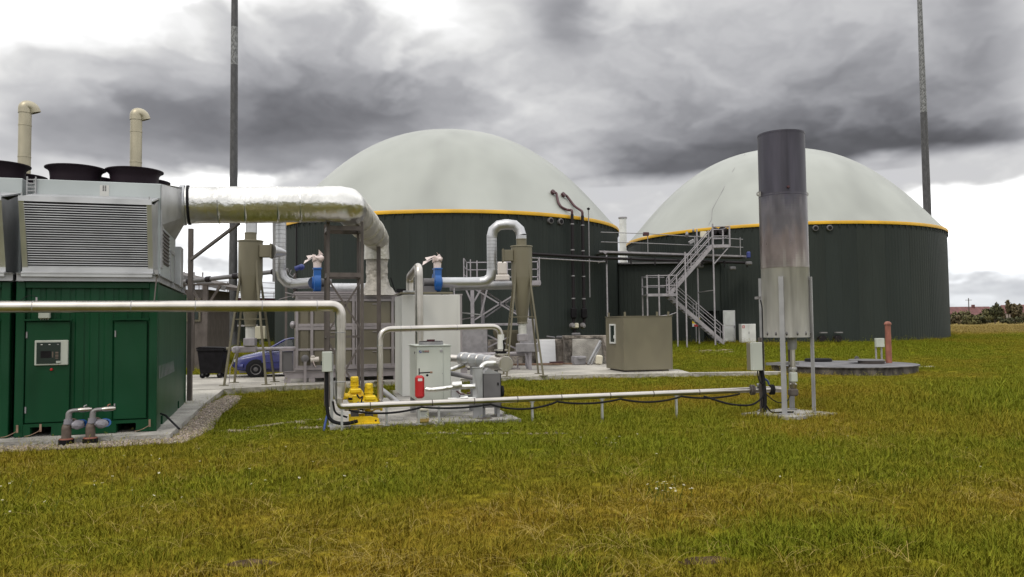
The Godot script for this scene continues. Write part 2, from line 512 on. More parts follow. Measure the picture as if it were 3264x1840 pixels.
func make_view() -> void:
	var cam := Camera3D.new()
	cam.name = "camera"
	cam.fov = 40.56
	cam.near = 0.1
	cam.far = 1500.0
	cam.transform = Transform3D(Basis(Vector3.RIGHT, 0.0472) * Basis(Vector3.BACK, -0.0115), Vector3(0, 2.1, 0))
	add_child(cam)
	cam.current = true
	var env := Environment.new()
	env.background_mode = Environment.BG_SKY
	env.sky = make_sky()
	env.background_energy_multiplier = 1.0
	env.tonemap_mode = Environment.TONE_MAPPER_LINEAR
	env.tonemap_exposure = 1.0
	env.sdfgi_enabled = true
	env.ssao_enabled = true
	env.ssil_enabled = true
	var we := WorldEnvironment.new()
	we.name = "world"
	we.environment = env
	add_child(we)
	var sun := DirectionalLight3D.new()
	sun.name = "sun"
	sun.light_energy = 0.35
	sun.light_color = Color(1.0, 0.96, 0.9)
	sun.light_angular_distance = 14.0
	sun.shadow_enabled = true
	sun.rotation = Vector3(deg_to_rad(-52), deg_to_rad(-28), 0)
	add_child(sun)

# ---------------------------------------------------------------- ground
func rise(d: float) -> float:
	var t := [[0.0, 0.0], [19.0, 0.0], [27.0, 0.15], [30.0, 0.16], [34.0, 0.28], [50.0, 0.85], [80.0, 1.2], [170.0, 1.36], [900.0, 1.6]]
	for k in t.size() - 1:
		if d < t[k + 1][0]:
			var f := clampf((d - t[k][0]) / (t[k + 1][0] - t[k][0]), 0.0, 1.0)
			return lerpf(t[k][1], t[k + 1][1], f)
	return 1.6

func gh(x: float, z: float) -> float:
	var h := rise(-z)
	# the yard was dug level; the bank behind it is held by the low wall
	var wx := smoothstep(-22.0, -19.0, x) * smoothstep(8.0, 6.0, x)
	var wz := smoothstep(23.0, 24.5, -z) * smoothstep(38.2, 36.8, -z)
	h = lerpf(h, minf(h, 0.2), wx * wz)
	var b := 0.05 * bumps.get_noise_2d(x * 7.0, z * 7.0)
	var lvl := 1.0
	if x < 1.5 and x > -16.0 and z < -12.8 and z > -24.0: lvl = 0.12
	# earth heaped against the skid slab
	h += 0.065 * smoothstep(-5.6, -4.4, x) * smoothstep(2.2, 0.8, x) * smoothstep(13.0, 14.4, -z) * smoothstep(19.0, 17.2, -z)
	return h + b * lvl

func in_poly(x: float, z: float) -> bool:
	for q in bare:
		if Geometry2D.is_point_in_polygon(Vector2(x, z), q): return true
	return false

func flat(pts: Array) -> PackedVector2Array:
	var o := PackedVector2Array()
	for q in pts: o.append(Vector2(q.x, q.z))
	return o

# a slab with its top through pts, thick metres thick
func slab(pts: Array, thick: float) -> Geo:
	var g := Geo.new()
	var pk := flat(pts)
	var id := Geometry2D.triangulate_polygon(pk)
	for k in range(0, id.size(), 3):
		g.tri(pts[id[k]], pts[id[k + 1]], pts[id[k + 2]], Vector3.UP, Vector3.UP, Vector3.UP)
	var cw := Geometry2D.is_polygon_clockwise(pk)
	for k in pts.size():
		var a: Vector3 = pts[k]
		var b: Vector3 = pts[(k + 1) % pts.size()]
		var d := (b - a); d.y = 0; d = d.normalized()
		var o := Vector3(d.z, 0, -d.x) * (-1.0 if cw else 1.0)
		g.face([a, b, b - Vector3.UP * thick, a - Vector3.UP * thick], o)
	return g

# how brown (0 green, 1 straw brown) the meadow is at a spot
func brown(x: float, z: float) -> float:
	var d := -z
	var v := 0.32 + 0.6 * patch.get_noise_2d(x * 1.0, z * 1.0) + 0.30 * patch.get_noise_2d(x * 4.0 + 70.0, z * 4.0)
	for e in [[3.5, 9.2, 5.0, 1.3, 0.42], [-1.0, 8.6, 3.5, 1.1, 0.18], [2.5, 21.5, 5.0, 2.6, 0.40], [8.5, 22.0, 3.5, 1.6, 0.25], [-2.6, 6.4, 2.5, 0.6, 0.25], [3.2, 6.4, 3.0, 0.7, 0.2], [14.0, 17.5, 6.0, 3.8, -0.45], [5.0, 13.0, 6.0, 1.6, -0.3], [-3.0, 10.6, 3.0, 1.2, -0.25], [0.35, 6.6, 0.5, 0.35, -0.6], [2.0, 7.3, 0.8, 0.4, -0.4], [-5.0, 17.5, 1.8, 3.5, -0.4], [-9.0, 11.0, 4.0, 1.6, -0.2], [16.0, 42.0, 12.0, 7.0, -0.35], [2.0, 24.5, 4.0, 1.6, 0.15]]:
		var r := Vector2((x - e[0]) / e[2], (d - e[1]) / e[3]).length()
		v += e[4] * smoothstep(1.25, 0.35, r)
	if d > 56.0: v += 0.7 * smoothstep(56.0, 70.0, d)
	return clampf(v, 0.0, 1.0)

func make_ground() -> void:
	var xs := []
	var zs := []
	var x := -30.0
	while x < 30.0:
		xs.append(x); x += 0.5
	var sx := 0.7
	var r := 30.0
	while r < 700.0:
		xs.append(r); xs.push_front(-r - 0.001); r += sx; sx *= 1.16
	var d := -6.0
	var sd := 0.5
	while d < 900.0:
		zs.append(-d)
		if d > 45.0: sd *= 1.1
		d += sd
	var g := Geo.new()
	var vp := PackedVector3Array()
	var vc := PackedColorArray()
	var ids := PackedInt32Array()
	for z in zs:
		for xx in xs:
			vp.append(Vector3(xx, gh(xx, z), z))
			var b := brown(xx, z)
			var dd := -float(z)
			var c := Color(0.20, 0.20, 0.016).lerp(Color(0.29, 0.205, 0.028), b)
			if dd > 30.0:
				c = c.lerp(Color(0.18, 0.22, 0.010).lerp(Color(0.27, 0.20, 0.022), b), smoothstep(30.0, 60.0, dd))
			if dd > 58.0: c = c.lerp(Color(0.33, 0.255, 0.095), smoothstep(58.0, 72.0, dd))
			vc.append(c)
	var nx := xs.size()
	for j in zs.size() - 1:
		for i in nx - 1:
			var a := j * nx + i
			ids.append_array([a, a + nx, a + 1, a + 1, a + nx, a + nx + 1])
	var nn := PackedVector3Array()
	nn.resize(vp.size())
	for j in zs.size():
		for i in nx:
			var tx := vp[j * nx + mini(i + 1, nx - 1)] - vp[j * nx + maxi(i - 1, 0)]
			var tz := vp[mini(j + 1, zs.size() - 1) * nx + i] - vp[maxi(j - 1, 0) * nx + i]
			var q := tx.cross(tz).normalized()
			nn[j * nx + i] = q if q.y > 0 else -q
	var a := []
	a.resize(Mesh.ARRAY_MAX)
	a[Mesh.ARRAY_VERTEX] = vp; a[Mesh.ARRAY_NORMAL] = nn; a[Mesh.ARRAY_COLOR] = vc; a[Mesh.ARRAY_INDEX] = ids
	var m := ArrayMesh.new()
	m.add_surface_from_arrays(Mesh.PRIMITIVE_TRIANGLES, a)
	struct("ground", m, M.meadow_soil, "uneven meadow ground reaching to the horizon")

	# concrete round the containers, the road behind them and the yard of the dryer
	var pad := [site(-6.5, -0.55, 0.12), site(0.30, -0.62, 0.12), site(0.50, 5.6, 0.125), site(-6.5, 5.6, 0.125)]
	struct("container_pavement", slab(pad, 0.4), M.concrete, "narrow concrete pad under the green containers")
	bare.append(flat(pad))
	var road := [site(-6.5, 5.62, 0.125), site(0.50, 5.62, 0.125), site(0.86, 8.3, 0.29), site(-6.5, 8.3, 0.29)]
	struct("concrete_road", slab(road, 0.5), M.concrete_yard, "concrete road rising behind the green containers")
	bare.append(flat(road))
	var yard := [site(-6.5, 8.32, 0.3), site(1.0, 8.32, 0.3), Vector3(-7.1, 0.3, -24.55), Vector3(-0.1, 0.3, -27.3), Vector3(3.0, 0.3, -28.4), Vector3(6.5, 0.3, -28.4), Vector3(6.5, 0.3, -30.8), Vector3(4.8, 0.3, -31.6), Vector3(4.6, 0.3, -36.9), Vector3(-8.0, 0.3, -36.9), Vector3(-9.6, 0.3, -30.6), Vector3(-19.0, 0.3, -31.5), Vector3(-19.0, 0.3, -25.0)]
	struct("yard_pavement", slab(yard, 0.5), M.concrete_yard, "pale concrete yard around the dryer and cyclones")
	bare.append(flat(yard))
	for q in [[Vector3(6.52, 0.3, -28.42), Vector3(9.9, 0.3, -28.55), Vector3(9.9, 0.3, -28.95), Vector3(6.52, 0.3, -28.85)], [Vector3(15.6, 0.25, -31.0), Vector3(16.9, 0.27, -31.4), Vector3(16.9, 0.27, -31.7), Vector3(15.6, 0.25, -31.3)]]:
		struct("kerb_pavement", slab(q, 0.4), M.concrete_yard, "narrow concrete kerb strip beside the round tank lid")
		bare.append(flat(q))
	var sk := [skid(0, 0, 0.13), skid(3.92, 0, 0.13), skid(3.92, 6.1, 0.13), skid(0, 6.1, 0.13)]
	struct("skid_pavement", slab(sk, 0.35), M.concrete, "concrete slab carrying the yellow blowers and chiller")
	bare.append(flat(sk))
	var bx := [skid(1.95, 5.45 + 0.68, 0.14), skid(3.95, 6.13, 0.14), skid(3.95, 8.4, 0.14), skid(1.95, 8.4, 0.14)]
	struct("plinth_pavement", slab(bx, 0.35), M.concrete, "concrete plinth under the tall pale cabinet")
	bare.append(flat(bx))
	var fl := [Vector3(5.15, 0.06, -17.75), Vector3(6.05, 0.06, -16.95), Vector3(7.25, 0.06, -17.6), Vector3(6.5, 0.06, -18.75)]
	struct("flare_pavement", slab(fl, 0.3), M.concrete, "small concrete pad half grown over below the flare")
	bare.append(flat([Vector3(5.45, 0, -17.72), Vector3(6.05, 0, -17.2), Vector3(6.85, 0, -17.65), Vector3(6.4, 0, -18.45)]))
	# gravel strip between the pads and the grass
	var gr := [site(-6.6, -1.12, 0.025), site(-0.2, -1.3, 0.025), site(0.62, -1.25, 0.025), site(0.98, 0.6, 0.025), site(1.02, 3.5, 0.03), site(1.3, 5.8, 0.05), site(1.4, 8.0, 0.08), site(0.94, 8.3, 0.08), site(0.52, 5.6, 0.05), site(0.33, -0.64, 0.025), site(-6.6, -0.57, 0.025)]
	struct("gravel_strip", slab(gr, 0.3), M.soil, "strip of grey gravel along the container pad")
	bare.append(flat(gr))
	var pk := flat(gr)
	scatter_stones("gravel", pk, 14000, 0.012, 0.036, "grey and brown pebbles covering the strip along the container pad")
	# trampled sandy spots
	for s in [[-4.97, -16.9, 0.62, 0.26], [-5.6, -16.1, 0.55, 0.22], [-4.15, -15.95, 0.4, 0.17], [-4.4, -17.3, 0.3, 0.15], [-5.4, -16.7, 0.35, 0.14], [-1.4, -14.9, 0.6, 0.1], [-0.5, -14.8, 0.5, 0.09], [0.6, -14.7, 0.4, 0.09]]:
		var poly := PackedVector2Array()
		for k in 18:
			var f := TAU * k / 18
			var rr := 1.0 + 0.45 * patch.get_noise_2d(cos(f) * 30.0 + s[0] * 50.0, sin(f) * 30.0)
			poly.append(Vector2(s[0] + cos(f) * s[2] * rr, s[1] + sin(f) * s[3] * rr))
		if s[3] > 0.12: bare.append(poly)
		scatter_stones("rubble", poly, int(3000 * s[2] * s[3]) + 60, 0.008, 0.028, "pale gravel crumbs trodden into the short grass", 0.9)
	# dug-up soil below the stairs and in the near meadow
	for s in [[10.9, -42.6, 1.9, 2.0, "sand"], [1.68, -7.0, 0.30, 0.13, "soil"], [-2.36, -7.1, 0.28, 0.12, "soil"]]:
		var pts := []
		var mid := Vector3(s[0], gh(s[0], s[1]) + 0.012, s[1])
		var gg := Geo.new()
		for k in 20:
			var f := TAU * k / 20
			var rr := 1.0 + 0.5 * patch.get_noise_2d(cos(f) * 40.0 + s[0] * 30.0, sin(f) * 40.0)
			var px: float = s[0] + cos(f) * s[2] * rr
			var pz: float = s[1] + sin(f) * s[3] * rr
			pts.append(Vector3(px, gh(px, pz) - 0.01, pz))
		for k in 20:
			var p1: Vector3 = pts[k]
			var p2: Vector3 = pts[(k + 1) % 20]
			var i1 := p1.lerp(mid, 0.4) + Vector3.UP * 0.015
			var i2 := p2.lerp(mid, 0.4) + Vector3.UP * 0.015
			gg.quad(p1, p2, i2, i1); gg.face([i1, i2, mid], Vector3.UP)
		var o := struct("bare_soil", gg, M[s[4]], "patch of bare soil showing through the meadow")
		o.name = o.name
		if s[4] == "sand": bare.append(flat([Vector3(s[0] - 1.2, 0, s[1] - 0.6), Vector3(s[0] + 1.2, 0, s[1] - 0.6), Vector3(s[0] + 1.2, 0, s[1] + 0.6), Vector3(s[0] - 1.2, 0, s[1] + 0.6)]))

func multi(called: String, mesh: Mesh, m: Material, tr: Array, cols: Array, label: String, category: String) -> void:
	var mm := MultiMesh.new()
	mm.transform_format = MultiMesh.TRANSFORM_3D
	mm.use_colors = true
	mm.mesh = mesh
	mm.instance_count = tr.size()
	for k in tr.size():
		mm.set_instance_transform(k, tr[k])
		mm.set_instance_color(k, cols[k])
	var o := MultiMeshInstance3D.new()
	o.name = numbered(called)
	o.multimesh = mm
	o.material_override = m
	add_child(o)
	stuff(o)
	tag(o, label, category)

func scatter_stones(called: String, poly: PackedVector2Array, count: int, lo: float, hi: float, label: String, pale := 0.0) -> void:
	var g := Geo.new()
	g.lathe([Vector2(0.001, -0.6), Vector2(0.8, -0.35), Vector2(1.0, 0.1), Vector2(0.6, 0.55), Vector2(0.001, 0.65)], 6)
	var box := Rect2(poly[0], Vector2.ZERO)
	for q in poly: box = box.expand(q)
	var tr := []
	var cols := []
	var tries := 0
	while tr.size() < count and tries < count * 12:
		tries += 1
		var p := Vector2(rng.randf_range(box.position.x, box.end.x), rng.randf_range(box.position.y, box.end.y))
		if not Geometry2D.is_point_in_polygon(p, poly): continue
		var s := lerpf(lo, hi, pow(rng.randf(), 2.0))
		var y := gh(p.x, p.y)
		if called == "gravel":
			var b := (p.x + 6.972) * -sin(YAW) + (p.y + 15.378) * -cos(YAW)
			y = 0.03 + 0.02 * clampf((b - 2.5) / 2.5, 0.0, 1.0) + 0.035 * clampf((b - 5.6) / 2.2, 0.0, 1.0)
		tr.append(Transform3D(Basis.from_euler(Vector3(rng.randf() * 3, rng.randf() * 6, rng.randf() * 3)) * Basis.from_scale(Vector3(s, s * rng.randf_range(0.5, 0.8), s * rng.randf_range(0.7, 1.1))), Vector3(p.x, y + s * 0.2, p.y)))
		var v := rng.randf_range(0.16, 0.42) + pale * 0.12
		cols.append(Color(v, v * rng.randf_range(0.78, 0.90), v * rng.randf_range(0.58, 0.76)))
	multi(called, g.mesh(), M.stone, tr, cols, label, "gravel")

# ---------------------------------------------------------------- meadow
func tuft(kind: int) -> ArrayMesh:
	var g := Geo.new()
	g.tinted = true
	var n: int = [40, 30, 12, 22][kind]
	for k in n:
		var f := rng.randf() * TAU
		var rad: float = sqrt(rng.randf()) * [0.09, 0.08, 0.08, 0.1][kind]
		var root := Vector3(cos(f) * rad, -0.02, sin(f) * rad)
		var hgt: float = rng.randf_range([0.05, 0.09, 0.16, 0.03][kind], [0.12, 0.20, 0.36, 0.09][kind])
		var lean := Vector3(cos(f + rng.randf_range(-1, 1)), 0, sin(f + rng.randf_range(-1, 1))) * hgt * rng.randf_range([0.2, 0.2, 0.1, 0.8][kind], [0.8, 0.75, 0.5, 2.2][kind])
		var wd: float = rng.randf_range(0.0018, 0.0038) * [1.0, 1.0, 0.8, 0.9][kind]
		var sd := Vector3(sin(f * 3.0), 0, cos(f * 3.0)) * wd
		var mid := root + Vector3.UP * hgt * 0.6 + lean * 0.35
		var tip := root + Vector3.UP * hgt + lean
		var t := rng.randf()
		var v := rng.randf_range(0.85, 1.15)
		g.tint = Color(v * lerpf(0.9, 1.25, t), v, v * lerpf(0.8, 1.2, t))
		if kind == 2 or t > 0.93: g.tint = Color(1.6 * v, 1.3 * v, 2.2 * v)   # dry stalk
		var nn := (Vector3.UP * 0.8 + lean.normalized() * 0.4).normalized()
		g.tri(root - sd, root + sd, mid + sd * 0.8, nn, nn, nn)
		g.tri(root - sd, mid + sd * 0.8, mid - sd * 0.8, nn, nn, nn)
		g.tri(mid - sd * 0.8, mid + sd * 0.8, tip, nn, nn, nn)
		if kind == 2:   # seed head
			var hd := (tip - mid).normalized() * 0.035
			g.tri(tip - sd * 1.8, tip + sd * 1.8, tip + hd, nn, nn, nn)
			g.tri(tip - sd * 1.8, tip + sd * 1.8, tip - hd, nn, nn, nn)
	return g.mesh()

func make_meadow() -> void:
	var kinds := []
	for k in 4: kinds.append([tuft(k), [], []])
	var bands := [[4.6, 9.0, 190.0, 0.85], [9.0, 15.0, 140.0, 0.9], [15.0, 24.0, 90.0, 1.0], [24.0, 38.0, 45.0, 1.15], [38.0, 58.0, 22.0, 1.35], [58.0, 110.0, 5.0, 1.8]]
	for b in bands:
		var area: float = 0.86 * (b[1] * b[1] - b[0] * b[0])
		for k in int(area * b[2]):
			var d := sqrt(lerpf(b[0] * b[0], b[1] * b[1], rng.randf()))
			var x := rng.randf_range(-0.86, 0.86) * d
			var z := -d
			if in_poly(x, z): continue
			if x > -24.0 and x < 34.0 and d > 41.0:
				if Vector2(x + 4.283, z + 53.638).length() < 11.55 or Vector2(x - 20.623, z + 60.354).length() < 11.55: continue
			if Vector2(x - 12.95, z + 30.8).length() < 2.8: continue
			if rng.randf() < 0.8 and (Vector2((x - 1.68) / 0.3, (d - 7.0) / 0.13).length() < 1.1 or Vector2((x + 2.36) / 0.28, (d - 7.1) / 0.12).length() < 1.1): continue
			var br := brown(x, z)
			var y := gh(x, z)
			var n := fine.get_noise_2d(x * 9.0, z * 9.0)
			var kd := 0
			var t := rng.randf()
			if t < 0.30 + 0.25 * n: kd = 1
			if t > 0.93: kd = 2
			elif t > 0.83 and br > 0.5: kd = 3
			var s: float = b[3] * rng.randf_range(0.6, 1.3) * (1.0 + 0.45 * n)
			if br < 0.2: s *= 1.2
			if x > 7.0 and d > 13.5 and d < 21.0: s *= 1.0 + 0.45 * smoothstep(7.0, 11.0, x) * (1.0 + n)
			var hs := s
			hs = s * (0.85 if d < 24.0 else 0.65)
			# short, trodden grass close to the gravel and the skid
			if x < -3.2 and x > -8.0 and d > 13.5 and d < 23.0: hs *= 0.6
			if x > -4.2 and x < 1.0 and d > 13.6 and d < 17.0: hs *= 0.6
			if d > 26.0 and d < 29.5: hs *= 0.7
			kinds[kd][1].append(Transform3D(Basis(Vector3.UP, rng.randf() * TAU) * Basis.from_scale(Vector3(s, hs, s)), Vector3(x, y, z)))
			var v := rng.randf_range(0.88, 1.12)
			var c := Color(0.215, 0.245, 0.018).lerp(Color(0.35, 0.25, 0.030), clampf(br + rng.randf_range(-0.15, 0.15), 0.0, 1.0))
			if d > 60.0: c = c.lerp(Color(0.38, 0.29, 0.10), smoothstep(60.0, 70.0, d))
			if kd == 3: c = Color(0.38, 0.28, 0.06)
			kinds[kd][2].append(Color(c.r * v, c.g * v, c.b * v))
	# grass leaning over the edges of slabs and gravel
	for q in bare:
		for k in q.size():
			var e0: Vector2 = q[k]
			var e1: Vector2 = q[(k + 1) % q.size()]
			if maxf(-e0.y, -e1.y) > 34.0: continue
			for i in int(e0.distance_to(e1) / 0.05):
				if rng.randf() < 0.35 + 0.5 * fine.get_noise_2d(e0.x * 30.0 + i * 3.0, e0.y * 30.0): continue
				var p := e0.lerp(e1, rng.randf())
				var o := (e1 - e0).orthogonal().normalized() * rng.randf_range(0.01, 0.10)
				for sg in [-1.0, 1.0]:
					var a: Vector2 = p + o * sg
					if in_poly(a.x, a.y): continue
					var s := rng.randf_range(0.5, 1.15)
					var kd := 2 if rng.randf() < 0.12 else (1 if rng.randf() < 0.3 else 0)
					kinds[kd][1].append(Transform3D(Basis(Vector3.UP, rng.randf() * TAU) * Basis.from_scale(Vector3(s, s * 0.85, s)), Vector3(a.x, gh(a.x, a.y), a.y)))
					var c := Color(0.215, 0.245, 0.018).lerp(Color(0.35, 0.25, 0.030), clampf(brown(a.x, a.y) + rng.randf_range(-0.2, 0.2), 0.0, 1.0))
					kinds[kd][2].append(c)
	var what := ["short green and olive meadow grass", "taller bent meadow grass blades", "thin straw coloured stalks standing above the grass", "dry flattened grass blades lying in the meadow"]
	for k in 4:
		multi(["grass", "tall_grass", "grass_stalks", "dry_grass"][k], kinds[k][0], M.leaf, kinds[k][1], kinds[k][2], what[k], "grass")
	# long dry stalks lying and arching in the near meadow
	var lg := Geo.new()
	for k in 5:
		var f := rng.randf() * TAU
		var dr := Vector3(cos(f), 0, sin(f))
		var sd := dr.cross(Vector3.UP) * 0.0016
		var pts := []
		var l := rng.randf_range(0.22, 0.42)
		var up := rng.randf_range(0.3, 0.9)
		for i in 6:
			var t := i / 5.0
			pts.append(dr * l * t + Vector3.UP * (l * up * (t - 0.72 * t * t)))
		for i in 5:
			lg.tri(pts[i] - sd, pts[i] + sd, pts[i + 1] + sd, Vector3.UP, Vector3.UP, Vector3.UP)
			lg.tri(pts[i] - sd, pts[i + 1] + sd, pts[i + 1] - sd, Vector3.UP, Vector3.UP, Vector3.UP)
	var ltr := []
	var lcs := []
	for k in 1500:
		var d := sqrt(lerpf(22.0, 260.0, pow(rng.randf(), 1.5)))
		var x := rng.randf_range(-0.72, 0.72) * d
		if in_poly(x, -d): continue
		if rng.randf() > 0.15 + 0.85 * brown(x, -d): continue
		var s := rng.randf_range(0.6, 1.2)
		ltr.append(Transform3D(Basis(Vector3.UP, rng.randf() * TAU) * Basis.from_scale(Vector3.ONE * s), Vector3(x, gh(x, -d) + 0.03, -d)))
		var v := rng.randf_range(0.75, 1.15)
		lcs.append(Color(0.42 * v, 0.32 * v, 0.10 * v))
	multi("straw", lg.mesh(), M.leaf, ltr, lcs, "long pale dry straws arching over the near meadow", "grass")
	# small white flowers
	var g := Geo.new()
	g.tinted = true
	for k in 6:
		var f := TAU * k / 6
		g.tint = Color(1, 1, 1)
		g.face([Vector3.UP * 0.2, Vector3(cos(f) * 0.012, 0.2, sin(f) * 0.012), Vector3(cos(f + 0.7) * 0.012, 0.2, sin(f + 0.7) * 0.012)], Vector3.UP)
	g.tint = Color(0.5, 0.42, 0.03)
	g.ball(Vector3(0, 0.201, 0), Vector3(0.005, 0.004, 0.005), 6)
	g.tint = Color(0.1, 0.15, 0.03)
	g.beam(Vector3.ZERO, Vector3(0, 0.2, 0), 0.003)
	var tr := []
	var cs := []
	for s in [[1.83, -9.2, 0.22, 26], [-6.0, -10.2, 1.6, 26], [-5.2, -9.0, 1.5, 18], [-2.6, -10.5, 1.2, 14], [1.5, -12.8, 0.3, 10], [-4.4, -12.3, 1.5, 14], [4.0, -12.0, 3.0, 14], [-1.2, -13.9, 1.5, 10], [6.5, -10.0, 3.0, 12]]:
		for k in s[3]:
			var x: float = s[0] + rng.randfn() * s[2] * 0.6
			var z: float = s[1] + rng.randfn() * s[2] * 0.35
			if in_poly(x, z): continue
			tr.append(Transform3D(Basis(Vector3.UP, rng.randf() * TAU) * Basis(Vector3.RIGHT, rng.randf() * 0.7) * Basis.from_scale(Vector3.ONE * rng.randf_range(0.8, 1.35)), Vector3(x, gh(x, z), z)))
			cs.append(Color(0.78, 0.76, 0.66))
	multi("meadow_flowers", g.mesh(), M.leaf, tr, cs, "tiny white meadow flowers scattered in the grass", "flowers")

# ---------------------------------------------------------------- digesters
# a part given in world coordinates
func part(called: String, g, m: Material, parent: Node3D) -> MeshInstance3D:
	var o := obj(called, g, m, parent)
	var t := Transform3D.IDENTITY
	var q: Node = parent
	while q is Node3D and q != self:
		t = (q as Node3D).transform * t
		q = q.get_parent()
	o.transform = t.affine_inverse()
	return o

func panel_mesh(r: float, h: float, span: float) -> ArrayMesh:
	var g := Geo.new()
	var ribs := 4
	var pts := []
	for k in ribs:
		for s in [[0.0, 0.0], [0.52, 0.0], [0.62, 0.010], [0.90, 0.010]]:
			pts.append(Vector2((k + s[0]) / ribs, s[1]))
	pts.append(Vector2(1, 0))
	for k in pts.size() - 1:
		var q := []
		for e in [pts[k], pts[k + 1]]:
			var f: float = (e.x - 0.5) * span * 0.994
			q.append(Vector3(cos(f), 0, sin(f)) * (r + e.y))
		var nn: Vector3 = (q[1] - q[0]).cross(Vector3.UP).normalized()
		if nn.dot(q[0]) < 0: nn = -nn
		g.face([q[0], q[1], q[1] + Vector3.UP * h, q[0] + Vector3.UP * h], nn)
	return g.mesh()

func digester(label: String, x: float, z: float, base: float, turn: float) -> Node3D:
	var t := thing("digester_tank", label, "tank", Vector3(x, base, z), 0.0, "digester tanks with white membrane domes")
	var h := RING_Y - base
	obj("wall", Geo.new().lathe([Vector2(TANK_R - 0.02, -0.4), Vector2(TANK_R - 0.02, h)], 72), M.cladding, t)
	var pm := panel_mesh(TANK_R, h + 0.3, TAU / 72)
	for k in 72:
		var o := obj("cladding_panel", pm, [M.cladding, M.cladding_faded, M.cladding_deep, M.cladding][(k * 7 + k * k * 3) % 4], t)
		o.rotation.y = turn + TAU * k / 72
		o.position.y = -0.3
	obj("rim", Geo.new().lathe([Vector2(TANK_R + 0.03, h - 0.07), Vector2(TANK_R + 0.10, h - 0.07), Vector2(TANK_R + 0.12, h + 0.05), Vector2(TANK_R + 0.08, h + 0.13), Vector2(TANK_R - 0.1, h + 0.14)], 96), M.yellow_rim, t)
	var cl := Geo.new()
	for k in 136:
		var f := TAU * k / 136
		cl.box(Vector3(cos(f), 0, sin(f)) * (TANK_R + 0.06) + Vector3.UP * (h - 0.18), Vector3(0.05, 0.24, 0.04), Basis(Vector3.UP, -f))
	stuff(obj("rim_clamps", cl, M.cladding, t))
	var prof := [Vector2(TANK_R + 0.02, h + 0.12)]
	for k in range(1, 29):
		var r := 1.0 - float(k) / 28.0
		prof.append(Vector2(maxf(TANK_R * r, 0.001), h + 0.12 + 6.9 * pow(1.0 - pow(r, 2.4), 1.1)))
	prof.reverse()
	obj("membrane_dome", Geo.new().lathe(prof, 96), M.white_membrane, t)
	return t

func wall_at(x: float, z: float, az: float, out: float, y: float) -> Vector3:
	return Vector3(x + sin(az) * (TANK_R + out), y, z + cos(az) * (TANK_R + out))

func dome_at(c: Vector2, az: float, r: float, out := 0.06) -> Vector3:   # a point on a dome, r = share of the radius
	return Vector3(c.x + sin(az) * TANK_R * r, RING_Y + 0.12 + 6.9 * pow(1.0 - pow(r, 2.4), 1.1) + out, c.y + cos(az) * TANK_R * r)

func sight_glass(p: Vector3, dir: Vector3, t: Node3D) -> void:
	var o := part("porthole", Geo.new().lathe([Vector2(0.0001, 0.12), Vector2(0.16, 0.12), Vector2(0.19, 0.09), Vector2(0.19, -0.1)], 16, axis_to(dir, p)), M.dark_box, t)
	part("pane", Geo.new().lathe([Vector2(0.0001, 0.135), Vector2(0.12, 0.135), Vector2(0.12, 0.1)], 12, axis_to(dir, p)), M.black_plastic, o)

